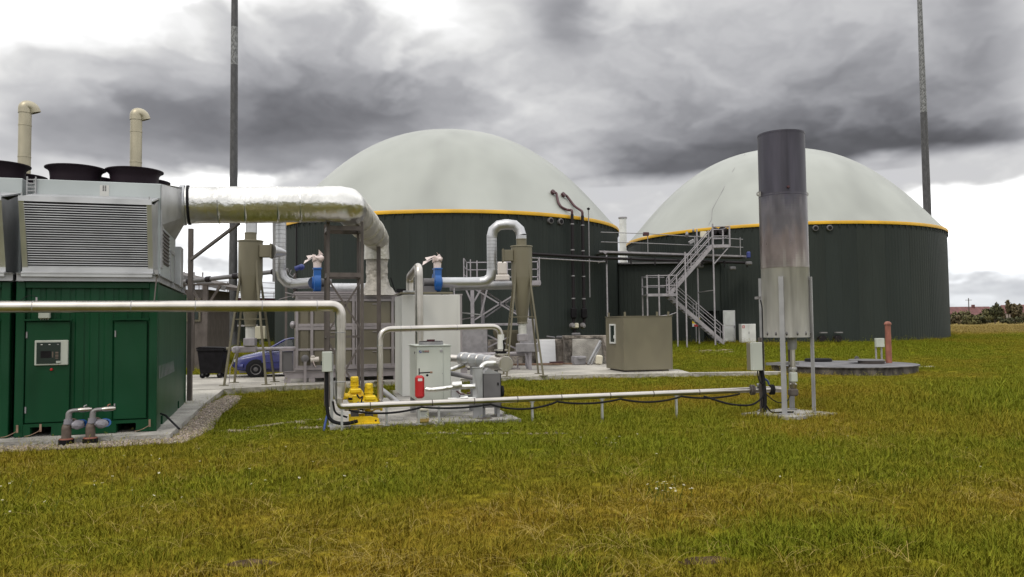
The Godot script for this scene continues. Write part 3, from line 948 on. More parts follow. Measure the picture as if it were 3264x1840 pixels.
func make_digesters() -> void:
	var c1 := Vector2(-4.283, -53.638)
	var c2 := Vector2(20.623, -60.354)
	var t1 := digester("dark clad digester with white dome and two dark red hoses on its membrane", c1.x, c1.y, 0.55, 0.02)
	var t2 := digester("dark clad digester with white dome behind the tall flare and metal stairs", c2.x, c2.y, 0.7, 0.05)
	# two gas hoses hang from the first dome into black risers
	var spec := [[3.33, -45.02, [[0.71, 0.905, 0.25], [0.735, 0.905, 0.2], [0.70, 0.95, 0.15], [0.70, 0.972, 0.14], [0.735, 0.985, 0.16]]], [3.98, -45.62, [[0.79, 0.91, 0.25], [0.815, 0.91, 0.2], [0.822, 0.955, 0.14]]]]
	for e in spec:
		var az := atan2(e[0] - c1.x, e[1] - c1.y)
		var top := wall_at(c1.x, c1.y, az, 0.28, RING_Y + 0.15)
		var line := []
		for q in e[2]: line.append(dome_at(c1, q[0], q[1], q[2]))
		line.append(top + Vector3.UP * 0.25)
		line.append(top)
		part("gas_hose", Geo.new().tube(bend(line, 0.25, 5), 0.075, 12), M.pipe_maroon, t1)
		part("hose_flange", Geo.new().lathe([Vector2(0.0001, 0.06), Vector2(0.15, 0.05), Vector2(0.15, -0.1)], 14, axis_to((line[0] - Vector3(c1.x, 4.0, c1.y)).normalized(), line[0])), M.pipe_maroon, t1)
		var r := part("riser_pipe", Geo.new().tube([top, Vector3(top.x, 2.2, top.z)], 0.09, 14), M.pipe_black, t1)
		for y in [7.9, 6.4, 4.9, 3.6]:
			part("clamp", Geo.new().lathe([Vector2(0.09, -0.03), Vector2(0.11, -0.03), Vector2(0.11, 0.03), Vector2(0.09, 0.03)], 14, Transform3D(Basis(), Vector3(top.x, y, top.z))), M.grey_steel, r)
		part("valve_body", Geo.new().box(Vector3(top.x, 2.75, top.z + 0.05), Vector3(0.34, 0.6, 0.34), Basis(), 0.06), M.black_plastic, t1)
		part("valve_motor", Geo.new().lathe([Vector2(0.0001, 0), Vector2(0.15, 0.02), Vector2(0.18, 0.15), Vector2(0.1, 0.4), Vector2(0.0001, 0.42)], 12, axis_to(Vector3(0.25, -0.1, 1), Vector3(top.x - 0.15, 2.05, top.z + 0.2))), M.bright_pipe, t1)
	part("valve_housing", Geo.new().box(Vector3(3.66, 2.05, -45.0), Vector3(0.3, 0.3, 0.3), Basis(), 0.05), M.jerry, t1)
	part("drain_pipe", Geo.new().tube([Vector3(3.6, 2.1, -45.1), Vector3(3.6, 0.6, -45.1)], 0.09, 10), M.pipe_black, t1)
	part("vent_pipe", Geo.new().tube([wall_at(c1.x, c1.y, 0.86, 0.2, 8.9), wall_at(c1.x, c1.y, 0.86, 0.2, 3.7)], 0.035, 8), M.grey_steel, t1)
	part("vent_cap", Geo.new().ball(wall_at(c1.x, c1.y, 0.86, 0.2, 8.95), Vector3(0.1, 0.08, 0.1), 10), M.pipe_black, t1)
	for az in [0.596, 0.66]:
		sight_glass(wall_at(c1.x, c1.y, az, 0.06, 8.0), Vector3(sin(az), 0, cos(az)), t1)
	part("downpipe", Geo.new().tube([wall_at(c1.x, c1.y, -0.80, 0.1, 8.2), wall_at(c1.x, c1.y, -0.80, 0.1, 1.0)], 0.04, 8), M.pipe_black, t1)
	for az in [-0.13, -0.056]:
		sight_glass(wall_at(c2.x, c2.y, az, 0.06, 7.98), Vector3(sin(az), 0, cos(az)), t2)
	for az in [-0.667, -0.62]:
		var dd := Vector3(sin(az), 0, cos(az))
		part("agitator_port", Geo.new().lathe([Vector2(0.0001, 0.3), Vector2(0.24, 0.28), Vector2(0.28, 0.2), Vector2(0.28, -0.1)], 16, axis_to(dd, wall_at(c2.x, c2.y, az, 0.1, 8.12))), M.pipe_black, t2)
	for az in [-0.117, -0.038]:
		var p := wall_at(c2.x, c2.y, az, 0.3, 1.15)
		part("hose_coupling", Geo.new().tube([p + Vector3(-0.2, -0.3, 0.1), p + Vector3(-0.12, 0, 0.14), p + Vector3(0.1, 0.05, 0)], 0.08, 8), M.pipe_black, t2)
		part("pipe_stub", Geo.new().tube([p + Vector3(0, -0.1, -0.3), p + Vector3(0, -0.1, 0.2)], 0.2, 14), M.pipe_black, t2)
		part("cover_plate", Geo.new().box(p + Vector3(0.05, 0.28, 0.05), Vector3(0.42, 0.07, 0.3)), M.bright_pipe, t2)
	# a thin cable over the second dome
	var cab := []
	for q in [[-0.805, 0.40], [-0.735, 0.615], [-0.725, 0.78], [-0.74, 0.9], [-0.715, 0.955], [-0.72, 0.985]]: cab.append(dome_at(c2, q[0], q[1], 0.03))
	part("cable", Geo.new().tube(cab, 0.012, 6), M.grey_steel, t2)
	# the technical room between the tanks: dark wall, open white door, cabinet, sign
	var room := thing("pump_house", "dark clad pump room wedged between the two digesters", "building", Vector3(9.0, 0.6, -51.0))
	part("front_wall", Geo.new().box(Vector3(9.76, 3.2, -51.2), Vector3(5.52, 5.6, 0.2)).box(Vector3(13.05, 4.45, -51.2), Vector3(1.06, 3.1, 0.2)).box(Vector3(13.6, 3.2, -51.2), Vector3(0.06, 5.6, 0.2)), M.cladding, room)
	part("back_wall", Geo.new().box(Vector3(10.3, 3.2, -56.0), Vector3(6.6, 5.6, 0.2)), M.cladding, room)
	for x in [7.1, 13.53]: part("side_wall", Geo.new().box(Vector3(x, 3.2, -53.6), Vector3(0.2, 5.6, 4.6)), M.cladding, room)
	part("floor", Geo.new().box(Vector3(10.3, 0.78, -53.6), Vector3(6.4, 0.1, 4.6)), M.concrete, room)
	var wp := Geo.new()
	for k in 4:
		wp.box(Vector3(0.12 + k * 0.25, 0, 0.016), Vector3(0.09, 5.6, 0.032))
	var wm := wp.box(Vector3(0.5, 0, 0.004), Vector3(0.99, 5.6, 0.008)).mesh()
	for k in 5:
		var o := obj("cladding_panel", wm, M.cladding, room)
		o.position = Vector3(7.0 + k * 1.0, 3.2, -51.09) - room.position
	part("roof", Geo.new().box(Vector3(10.3, 6.06, -53.4), Vector3(6.7, 0.1, 5.4)), M.dark_box, room)
	var door := part("door", Geo.new().box(Vector3(14.02, 1.86, -50.55), Vector3(0.86, 2.1, 0.06), Basis(Vector3.UP, 0.25), 0.015), M.door_white, room)
	for y in [1.35, 2.37]:
		part("door_panel", Geo.new().box(Vector3(14.02, y, -50.51), Vector3(0.62, 0.86, 0.03), Basis(Vector3.UP, 0.25), 0.01), M.white_paint, door)
	part("handle", Geo.new().box(Vector3(14.36, 1.85, -50.58), Vector3(0.04, 0.16, 0.1)), M.grey_steel, door)
	var cab2 := thing("utility_cabinet", "low white metal cabinet with a red fire sign beside the open door", "cabinet", Vector3(15.0, 0.82, -49.95), 0.16)
	obj("body", Geo.new().box(Vector3(0, 0.6, 0), Vector3(0.98, 1.2, 0.4), Basis(), 0.015), M.white_paint, cab2)
	obj("plinth", Geo.new().box(Vector3(0, -0.06, 0), Vector3(1.04, 0.14, 0.46)), M.concrete, cab2)
	for s in [-1, 1]:
		obj("door", Geo.new().box(Vector3(s * 0.235, 0.6, 0.21), Vector3(0.45, 1.12, 0.02), Basis(), 0.008), M.white_paint, cab2)
	obj("latch", Geo.new().box(Vector3(0.0, 0.64, 0.23), Vector3(0.03, 0.14, 0.02)), M.dark_box, cab2)
	var sg := obj("sign", Geo.new().box(Vector3(-0.36, 1.02, 0.224), Vector3(0.15, 0.18, 0.006)), M.red_paint, cab2)
	obj("sign_symbol", Geo.new().box(Vector3(-0.37, 1.02, 0.229), Vector3(0.04, 0.11, 0.004)).box(Vector3(-0.33, 1.0, 0.229), Vector3(0.03, 0.03, 0.004)), M.white_paint, sg)
	var ws := thing("warning_sign", "yellow and red warning board with white text strip beside the dark doorway", "sign", Vector3(11.75, 1.9, -50.0))
	obj("board", Geo.new().box(Vector3(0, 0.3, 0), Vector3(0.5, 0.62, 0.02)), M.white_paint, ws)
	obj("yellow_field", Geo.new().box(Vector3(0, 0.36, 0.012), Vector3(0.5, 0.36, 0.006)), M.yellow_paint, ws)
	obj("red_field", Geo.new().box(Vector3(0.05, 0.06, 0.012), Vector3(0.36, 0.14, 0.006)), M.red_paint, ws)
	obj("warning_triangle", Geo.new().prism([Vector2(-0.1, 0.26), Vector2(0.1, 0.26), Vector2(0, 0.44)], 0.016, 0.02), M.text_grey, ws)
	obj("post", Geo.new().beam(Vector3(0, 0, -0.03), Vector3(0, -1.1, -0.03), 0.05), M.grey_steel, ws)

	# pipe bridge in front of both tanks
	var br := thing("pipe_bridge", "steel gangway and dark gas pipes crossing between the two digesters", "pipe bridge", Vector3(8.0, 0.7, -46.5))
	part("deck_edge", Geo.new().beam(Vector3(5.2, 6.42, -46.2), Vector3(14.6, 6.24, -48.6), 0.16, 0.10), M.pale_steel, br)
	part("deck", Geo.new().beam(Vector3(5.2, 6.34, -46.7), Vector3(14.6, 6.16, -49.1), 0.9, 0.05), M.dark_box, br)
	part("gas_pipe", Geo.new().tube([Vector3(0.5, 6.0, -42.2), Vector3(5.6, 6.0, -46.0), Vector3(14.9, 5.81, -48.5)], 0.085, 12), M.pipe_black, br)
	part("condensate_pipe", Geo.new().tube([Vector3(0.5, 5.78, -42.2), Vector3(5.5, 5.78, -45.95)], 0.04, 8), M.pale_steel, br)
	for k in 7:
		var f := k / 6.0
		var q := Vector3(5.6, 5.98, -46.05).lerp(Vector3(14.6, 5.85, -48.42), f)
		part("pipe_clamp", Geo.new().box(q + Vector3(0, -0.12, 0.1), Vector3(0.07, 0.4, 0.1)), M.pipe_black, br)
	part("support_post", Geo.new().tube([Vector3(5.62, 6.2, -46.1), Vector3(5.62, 0.6, -46.1)], 0.05, 10), M.pale_steel, br)
	part("post_bracket", Geo.new().beam(Vector3(5.62, 5.9, -46.1), Vector3(5.1, 5.75, -46.0), 0.08).beam(Vector3(5.62, 6.3, -46.1), Vector3(5.5, 6.4, -46.15), 0.14), M.pale_steel, br)
	for y in [[7.56, 7.28], [6.98, 6.78]]:
		part("rail", Geo.new().tube([Vector3(5.3, y[0], -46.1), Vector3(8.2, y[0] - 0.04, -46.8), Vector3(14.4, y[1], -48.4)], 0.025, 6), M.grey_steel, br)
	for q in [Vector3(8.2, 6.36, -46.8), Vector3(11.4, 6.3, -47.6), Vector3(14.2, 6.2, -48.3)]:
		part("rail_post", Geo.new().tube([q, q + Vector3.UP * 1.2], 0.025, 6), M.grey_steel, br)
	part("valve_box", Geo.new().box(Vector3(8.1, 7.5, -46.8), Vector3(0.36, 0.22, 0.2), Basis(), 0.03), M.pipe_maroon, br)
	for q in [[11.6, 5.6], [13.6, 5.45], [14.6, 5.75]]:
		part("valve", Geo.new().box(Vector3(q[0], q[1], -48.0), Vector3(0.4, 0.22, 0.25), Basis(), 0.05), M.dark_box, br)
	part("valve_head", Geo.new().box(Vector3(14.7, 6.3, -48.3), Vector3(0.22, 0.4, 0.22), Basis(), 0.05), M.logo_blue, br)
	# instruments above the room
	var ins := thing("gas_analyser", "cluster of pale instrument boxes on the wall above the stairs", "instrument", Vector3(11.2, 7.0, -47.4))
	obj("box", Geo.new().box(Vector3(0.5, 0.5, 0), Vector3(0.36, 0.36, 0.2), Basis(), 0.02), M.jerry, ins)
	obj("sensor", Geo.new().ball(Vector3(-0.5, 0.5, 0), Vector3(0.1, 0.2, 0.1)), M.bright_pipe, ins)
	obj("sensor", Geo.new().ball(Vector3(-0.1, 0.75, 0), Vector3(0.08, 0.13, 0.08)), M.bright_pipe, ins)
	obj("lamp", Geo.new().box(Vector3(-0.25, 0.05, 0.1), Vector3(0.34, 0.22, 0.2), Basis(Vector3.BACK, 0.5), 0.03), M.grey_steel, ins)
	obj("bracket", Geo.new().beam(Vector3(-0.6, 0.4, -0.1), Vector3(0.7, 0.4, -0.1), 0.05).beam(Vector3(0, 0.4, -0.1), Vector3(0, -0.7, -0.1), 0.05), M.grey_steel, ins)
	# white chimney far between the tanks
	var ch := thing("white_chimney", "slim white chimney on a white base between the two domes", "chimney", Vector3(10.05, 1.1, -70.0))
	obj("base", Geo.new().box(Vector3(0, 4.7, 0), Vector3(2.2, 1.6, 1.6), Basis(), 0.03), M.white_paint, ch)
	obj("plinth", Geo.new().box(Vector3(0, 1.95, 0), Vector3(2.0, 3.9, 1.4)), M.pale_sheet, ch)
	obj("shaft", Geo.new().tube([Vector3(0, 5.5, 0), Vector3(0, 10.6, 0)], 0.33, 16), M.white_paint, ch)
	obj("cap", Geo.new().lathe([Vector2(0.34, 10.5), Vector2(0.4, 10.5), Vector2(0.4, 10.62), Vector2(0.0001, 10.66)], 16), M.grey_steel, ch)

func make_stairs() -> void:
	var s := thing("access_stairs", "grey galvanised two flight access stairs beside the second digester", "stairs", Vector3(10.5, 0.75, -47.2))
	var zf := -46.7
	var zb := -47.6
	var st: Material = M.pale_steel
	# upper flight runs in the front lane, lower flight in the back lane
	var u0 := Vector3(9.35, 3.84, 0)
	var u1 := Vector3(11.95, 6.7, 0)
	var l0 := Vector3(9.5, 3.8, 0)
	var l1 := Vector3(12.75, 0.9, 0)
	for e in [[u0, u1, zf + 0.42, zf - 0.40, 15], [l0, l1, zb + 0.38, zb - 0.42, 15]]:
		for z in [e[2], e[3]]:
			part("stringer", Geo.new().beam(Vector3(e[0].x, e[0].y, z), Vector3(e[1].x, e[1].y, z), 0.05, 0.22), st, s)
			for hh in [1.0, 0.55]:
				part("handrail", Geo.new().tube([Vector3(e[0].x, e[0].y + hh, z), Vector3(e[1].x, e[1].y + hh, z)], 0.028, 8), st, s)
			for f in [0.0, 0.5, 1.0]:
				var q: Vector3 = e[0].lerp(e[1], f)
				part("baluster", Geo.new().beam(Vector3(q.x, q.y, z), Vector3(q.x, q.y + 1.0, z), 0.04), st, s)
		for k in e[4]:
			var q: Vector3 = e[0].lerp(e[1], (k + 0.5) / e[4])
			part("step", Geo.new().box(Vector3(q.x, q.y, (e[2] + e[3]) / 2), Vector3(0.25, 0.035, 0.74)), M.galvanised_dull, s)
	# landing
	part("landing", Geo.new().box(Vector3(8.8, 3.82, -47.15), Vector3(1.6, 0.08, 1.9)), M.galvanised_dull, s)
	part("landing_edge", Geo.new().beam(Vector3(8.0, 3.8, -46.2), Vector3(9.75, 3.8, -46.2), 0.05, 0.16), st, s)
	for y in [4.35, 4.95]:
		part("landing_rail", Geo.new().tube([Vector3(9.72, y, -46.2), Vector3(8.02, y, -46.3), Vector3(8.02, y, -48.0), Vector3(9.4, y, -48.05)], 0.028, 8), st, s)
	part("lower_brace", Geo.new().tube([Vector3(8.02, 2.5, -46.3), Vector3(9.3, 2.6, -46.25), Vector3(9.72, 2.75, -46.2)], 0.03, 8), st, s)
	for q in [[8.02, -46.3, 2.45, 5.0], [8.7, -46.2, 0.7, 5.0], [9.3, -46.2, 3.8, 5.0], [9.75, -46.2, 0.7, 5.0], [10.2, -45.8, 0.7, 6.3], [11.45, -48.0, 0.8, 7.9], [11.98, -46.25, 0.8, 8.0], [8.02, -48.0, 0.7, 5.0], [12.72, -47.2, 0.8, 1.9]]:
		part("post", Geo.new().beam(Vector3(q[0], q[2], q[1]), Vector3(q[0], q[3], q[1]), 0.08), st, s)
	# upper platform
	part("platform", Geo.new().box(Vector3(12.45, 6.68, -46.9), Vector3(1.0, 0.08, 1.5)), M.galvanised_dull, s)
	part("platform_edge", Geo.new().beam(Vector3(11.95, 6.66, -46.15), Vector3(12.95, 6.66, -46.15), 0.05, 0.18), st, s)
	for q in [[12.95, -46.15], [12.95, -47.6], [12.3, -47.6]]:
		part("post", Geo.new().beam(Vector3(q[0], 6.6, q[1]), Vector3(q[0], 7.85, q[1]), 0.08), st, s)
	for y in [7.25, 7.82]:
		part("platform_rail", Geo.new().tube([Vector3(12.0, y, -46.15), Vector3(12.95, y, -46.15), Vector3(12.95, y, -47.6), Vector3(12.3, y, -47.6)], 0.028, 8), st, s)
	part("brace", Geo.new().beam(Vector3(12.0, 5.6, -46.2), Vector3(12.85, 6.55, -46.2), 0.06), st, s)
	part("brace", Geo.new().beam(Vector3(11.45, 5.5, -48.0), Vector3(12.0, 6.5, -47.5), 0.06), st, s)
	part("cross_bar", Geo.new().beam(Vector3(11.45, 4.0, -48.0), Vector3(11.98, 4.05, -46.25), 0.05), M.grey_steel, s)

# ---------------------------------------------------------------- containers with coolers
# local frame of a container: x right, z towards the camera, origin in the middle of its front bottom edge
func container(label: String, a: float, detailed: bool) -> Node3D:
	var t := thing("generator_container", label, "container", site(a - 1.22, 0.0, 0.125), YAW, "green engine containers")
	var gm: Material = M.green_paint
	obj("shell", Geo.new().box(Vector3(0, 1.54, -3.03), Vector3(2.40, 2.68, 5.98)), gm, t)
	for s in [-1, 1]:
		obj("corner_post", Geo.new().box(Vector3(s * 1.14, 1.45, -0.02), Vector3(0.15, 2.9, 0.16), Basis(), 0.012), gm, t)
		obj("corner_post", Geo.new().box(Vector3(s * 1.14, 1.45, -6.04), Vector3(0.15, 2.9, 0.16), Basis(), 0.012), gm, t)
	# bottom rail with fork pockets
	var lo := Geo.new()
	for q in [[-1.065, -0.95], [-0.60, 0.50], [0.85, 1.065]]:
		lo.box(Vector3((q[0] + q[1]) / 2, 0.09, 0.0), Vector3(q[1] - q[0], 0.17, 0.1))
	lo.box(Vector3(0, 0.205, 0.0), Vector3(2.13, 0.06, 0.1))
	obj("bottom_rail", lo, gm, t)
	for q in [-0.775, 0.675]:
		obj("fork_pocket", Geo.new().box(Vector3(q - 0.17, 0.09, -0.6), Vector3(0.012, 0.16, 1.2)).box(Vector3(q + 0.17, 0.09, -0.6), Vector3(0.012, 0.16, 1.2)), gm, t)
	obj("top_rail", Geo.new().box(Vector3(0, 2.84, 0.0), Vector3(2.13, 0.12, 0.1), Basis(), 0.01), gm, t)
	# corrugated sheets beside and above the doors
	var rib := Geo.new()
	rib.prism([Vector2(-0.125, 0), Vector2(-0.07, 0.0), Vector2(-0.045, 0.02), Vector2(0.085, 0.02), Vector2(0.11, 0), Vector2(0.125, 0), Vector2(0.125, -0.02), Vector2(-0.125, -0.02)], -0.5, 0.5, Transform3D(Basis(Vector3.RIGHT, Vector3.BACK, Vector3.DOWN), Vector3.ZERO))
	var rm := rib.mesh()
	for q in [[-0.925, 2.18, 2.78], [-0.675, 2.18, 2.78], [-0.425, 2.18, 2.78], [-0.175, 0.24, 2.78], [0.075, 0.24, 2.78], [0.325, 0.24, 2.78], [0.575, 2.18, 2.78], [0.825, 2.18, 2.78]]:
		var o := obj("corrugation", rm, gm, t)
		o.position = Vector3(q[0], (q[1] + q[2]) / 2, -0.025)
		o.scale.y = q[2] - q[1]
	for q in [[-0.68, 0.74], [0.74, 0.58]]:
		var d := obj("door", Geo.new().box(Vector3(q[0], 1.2, 0.012), Vector3(q[1], 1.9, 0.05), Basis(), 0.012), gm, t)
		obj("drip_edge", Geo.new().box(Vector3(q[0], 2.18, 0.045), Vector3(q[1] + 0.06, 0.03, 0.06)), gm, d)
		for y in [0.5, 1.9]:
			obj("hinge", Geo.new().tube([Vector3(q[0] - q[1] / 2 + 0.02, y - 0.06, 0.045), Vector3(q[0] - q[1] / 2 + 0.02, y + 0.06, 0.045)], 0.014, 8), M.grey_steel, d)
	# side sheet: flat, with pale strips low down painting the glints on vent lips
	obj("side_sheet", Geo.new().box(Vector3(1.203, 1.5, -3.03), Vector3(0.01, 2.4, 5.7)), gm, t)
	for k in 12:
		obj("vent_glint", Geo.new().box(Vector3(1.214, 1.12, -0.34 - k * 0.24), Vector3(0.012, 0.26, 0.007), Basis(Vector3.BACK, 0.06)), M.grey_steel, t)
	for s in [-1, 1]:
		var sr := Geo.new()
		for q in [[-0.1, -0.72], [-1.08, -4.1], [-4.46, -5.95]]:
			sr.box(Vector3(s * 1.16, 0.1, (q[0] + q[1]) / 2), Vector3(0.08, 0.2, q[0] - q[1]))
		obj("side_rail", sr, gm, t)
	if detailed:
		var pn := obj("control_panel", Geo.new().box(Vector3(-0.61, 1.56, 0.06), Vector3(0.56, 0.47, 0.05), Basis(), 0.01), M.cabinet, t)
		obj("screen", Geo.new().box(Vector3(-0.655, 1.555, 0.088), Vector3(0.40, 0.40, 0.008)), M.dark_screen, pn)
		obj("display", Geo.new().box(Vector3(-0.70, 1.53, 0.093), Vector3(0.17, 0.13, 0.006)), M.black_plastic, pn)
		for q in [[-0.585, 1.525, 0.02, 0.11], [-0.515, 1.56, 0.05, 0.03], [-0.515, 1.50, 0.05, 0.05], [-0.515, 1.455, 0.05, 0.02]]:
			obj("key", Geo.new().box(Vector3(q[0], q[1], 0.094), Vector3(q[2], q[3], 0.006)), M.brown_pipe, pn)
		for q in [-0.77, -0.64, -0.5]:
			obj("indicator", Geo.new().box(Vector3(q, 1.715, 0.094), Vector3(0.03, 0.014, 0.006)), M.white_paint if q < -0.6 else M.grey_steel, pn)
		obj("type_plate", Geo.new().box(Vector3(-0.49, 1.385, 0.094), Vector3(0.075, 0.04, 0.006)), M.cabinet, pn)
		obj("stop_button", Geo.new().lathe([Vector2(0.0001, 0.05), Vector2(0.022, 0.045), Vector2(0.026, 0.02), Vector2(0.026, 0)], 12, axis_to(Vector3.BACK, Vector3(-0.61, 1.245, 0.036))), M.red_paint, t)
		var jb := obj("junction_box", Geo.new().box(Vector3(-0.735, 2.30, 0.07), Vector3(0.19, 0.19, 0.1), Basis(), 0.012), M.cabinet, t)
		for k in 4: obj("cable_gland", Geo.new().tube([Vector3(-0.795 + k * 0.04, 2.205, 0.07), Vector3(-0.795 + k * 0.04, 2.18, 0.07)], 0.012, 6), M.grey_steel, jb)
		obj("warning_beacon", Geo.new().ball(Vector3(-0.60, 2.44, 0.05), Vector3(0.032, 0.028, 0.032), 10), M.orange_lens, t)
		obj("cable_clip", Geo.new().box(Vector3(-1.13, 2.44, 0.06), Vector3(0.05, 0.08, 0.04)), M.pale_sheet, t)
	return t

# cooler on a container: x right, z to the camera, y 0 = container roof
func cooler(label: String, a: float) -> Node3D:
	var t := thing("rooftop_cooler", label, "cooling unit", site(a - 1.22, 0.0, 3.03), YAW, "air coolers standing on the containers")
	for q in [[0.35, 0.0], [-2.2, 0.0], [-4.6, 0.0]]:
		obj("cross_beam", Geo.new().ibeam(Vector3(-1.2, 0.08, q[0] - 0.25), Vector3(1.26, 0.08, q[0] - 0.25), 0.1, 0.15), M.galvanised_dull, t)
	for s in [-1, 1]:
		obj("side_beam", Geo.new().ibeam(Vector3(s * 1.18, 0.08, -0.1), Vector3(s * 1.18, 0.08, -5.9), 0.1, 0.15), M.galvanised_dull, t)
	# housing
	obj("housing", Geo.new().box(Vector3(-0.01, 1.13, -2.25), Vector3(2.34, 1.93, 2.9), Basis(), 0.012), M.light_sheet, t)
	obj("housing_base", Geo.new().box(Vector3(-0.01, 0.19, -2.25), Vector3(2.3, 0.07, 2.8)), M.galvanised_dull, t)
	obj("label_plate", Geo.new().box(Vector3(0.10, 1.90, -0.795), Vector3(0.17, 0.24, 0.006)), M.pale_sheet, t)
	for k in 8: obj("label_print", Geo.new().box(Vector3(0.08 + 0.04 * (k % 2), 2.0 - 0.03 * (k / 2), -0.791), Vector3(0.026, 0.02, 0.004)), M.text_grey, t)
	for k in 7:
		obj("ladder_rung", Geo.new().box(Vector3(-1.2, 1.62 + k * 0.075, -0.775), Vector3(0.14, 0.02, 0.03)), M.galvanised_dull, t)
	for s in [-1, 1]: obj("ladder_rail", Geo.new().box(Vector3(-1.2 + s * 0.075, 1.85, -0.775), Vector3(0.022, 0.56, 0.04)), M.galvanised_dull, t)
	# leaning intake hood with slats
	var zb := 0.0
	var zt := 0.36
	var y0 := 0.2
	var y1 := 1.52
	var hw := 1.08
	for s in [-1, 1]:
		obj("hood_side", Geo.new().prism([Vector2(-zb, y0), Vector2(-zt, y1), Vector2(0.1, y1 + 0.02), Vector2(0.8, 1.75), Vector2(0.8, y0)], -0.012, 0.012, Transform3D(Basis(Vector3.FORWARD, Vector3.UP, Vector3.RIGHT), Vector3(s * (hw + 0.02), 0, 0))), M.galvanised, t)
		obj("hood_frame", Geo.new().beam(Vector3(s * hw, y0, zb + 0.012), Vector3(s * hw, y1, zt + 0.012), 0.09, 0.03), M.galvanised, t)
		obj("lifting_pin", Geo.new().beam(Vector3(s * hw, y1, zt - 0.02), Vector3(s * hw, y1 + 0.12, zt - 0.02), 0.02), M.galvanised_dull, t)
	obj("hood_frame", Geo.new().beam(Vector3(-hw - 0.045, y1, zt + 0.012), Vector3(hw + 0.045, y1, zt + 0.012), 0.03, 0.1), M.galvanised, t)
	obj("hood_frame", Geo.new().beam(Vector3(-hw - 0.045, y0 + 0.02, zb + 0.02), Vector3(hw + 0.045, y0 + 0.02, zb + 0.02), 0.05, 0.11), M.galvanised, t)
	obj("hood_roof", Geo.new().prism([Vector2(-zt - 0.02, y1 + 0.03), Vector2(0.8, 1.80), Vector2(0.8, 1.77), Vector2(-zt - 0.02, y1 + 0.005)], -hw - 0.05, hw + 0.05, Transform3D(Basis(Vector3.FORWARD, Vector3.UP, Vector3.RIGHT), Vector3.ZERO)), M.galvanised, t)
	obj("hood_back", Geo.new().box(Vector3(0, 0.85, -0.25), Vector3(2.1, 1.25, 0.02)), M.fan_plastic, t)
	var n := 27
	var sl := Geo.new().box(Vector3.ZERO, Vector3(2 * hw - 0.07, 0.006, 0.062), Basis(Vector3.RIGHT, 0.75))
	var sm := sl.mesh()
	var lm := Geo.new().box(Vector3(0, -0.024, 0.026), Vector3(2 * hw - 0.07, 0.017, 0.006)).mesh()
	for k in n:
		var f := (k + 0.5) / n
		var o := obj("slat", sm, M.slat_shade, t)
		obj("slat_lip", lm, M.galvanised, o)
		o.position = Vector3(0, lerpf(y0 + 0.09, y1 - 0.05, f), lerpf(zb, zt, f) - 0.01)
	obj("base_channel", Geo.new().box(Vector3(0, 0.13, 0.06), Vector3(2.26, 0.10, 0.16), Basis(), 0.01), M.galvanised, t)
	# fan collars on top, two by two
	var pr := [Vector2(0.47, 0.0), Vector2(0.47, 0.16), Vector2(0.485, 0.27), Vector2(0.56, 0.36), Vector2(0.575, 0.365), Vector2(0.575, 0.345), Vector2(0.555, 0.335)]
	pr.reverse()
	for q in [[0.56, -1.45], [-0.56, -1.45], [0.56, -2.75], [-0.56, -2.75]]:
		var o := obj("fan_collar", Geo.new().lathe(pr, 32, Transform3D(Basis(), Vector3(q[0], 2.09, q[1]))).lathe([Vector2(0.52, 0.02), Vector2(0.52, -0.0), Vector2(0.47, 0.02)], 24, Transform3D(Basis(), Vector3(q[0], 2.1, q[1]))), M.fan_plastic, t)
		obj("fan_hub", Geo.new().tube([Vector3(q[0], 2.1, q[1]), Vector3(q[0], 2.28, q[1])], 0.11, 12), M.fan_plastic, o)
		for k in 6:
			obj("fan_blade", Geo.new().box(Vector3(q[0], 2.22, q[1]) + Basis(Vector3.UP, k * TAU / 6) * Vector3(0.27, 0, 0), Vector3(0.36, 0.012, 0.16), Basis(Vector3.UP, k * TAU / 6) * Basis(Vector3.RIGHT, 0.5)), M.fan_plastic, o)
	return t

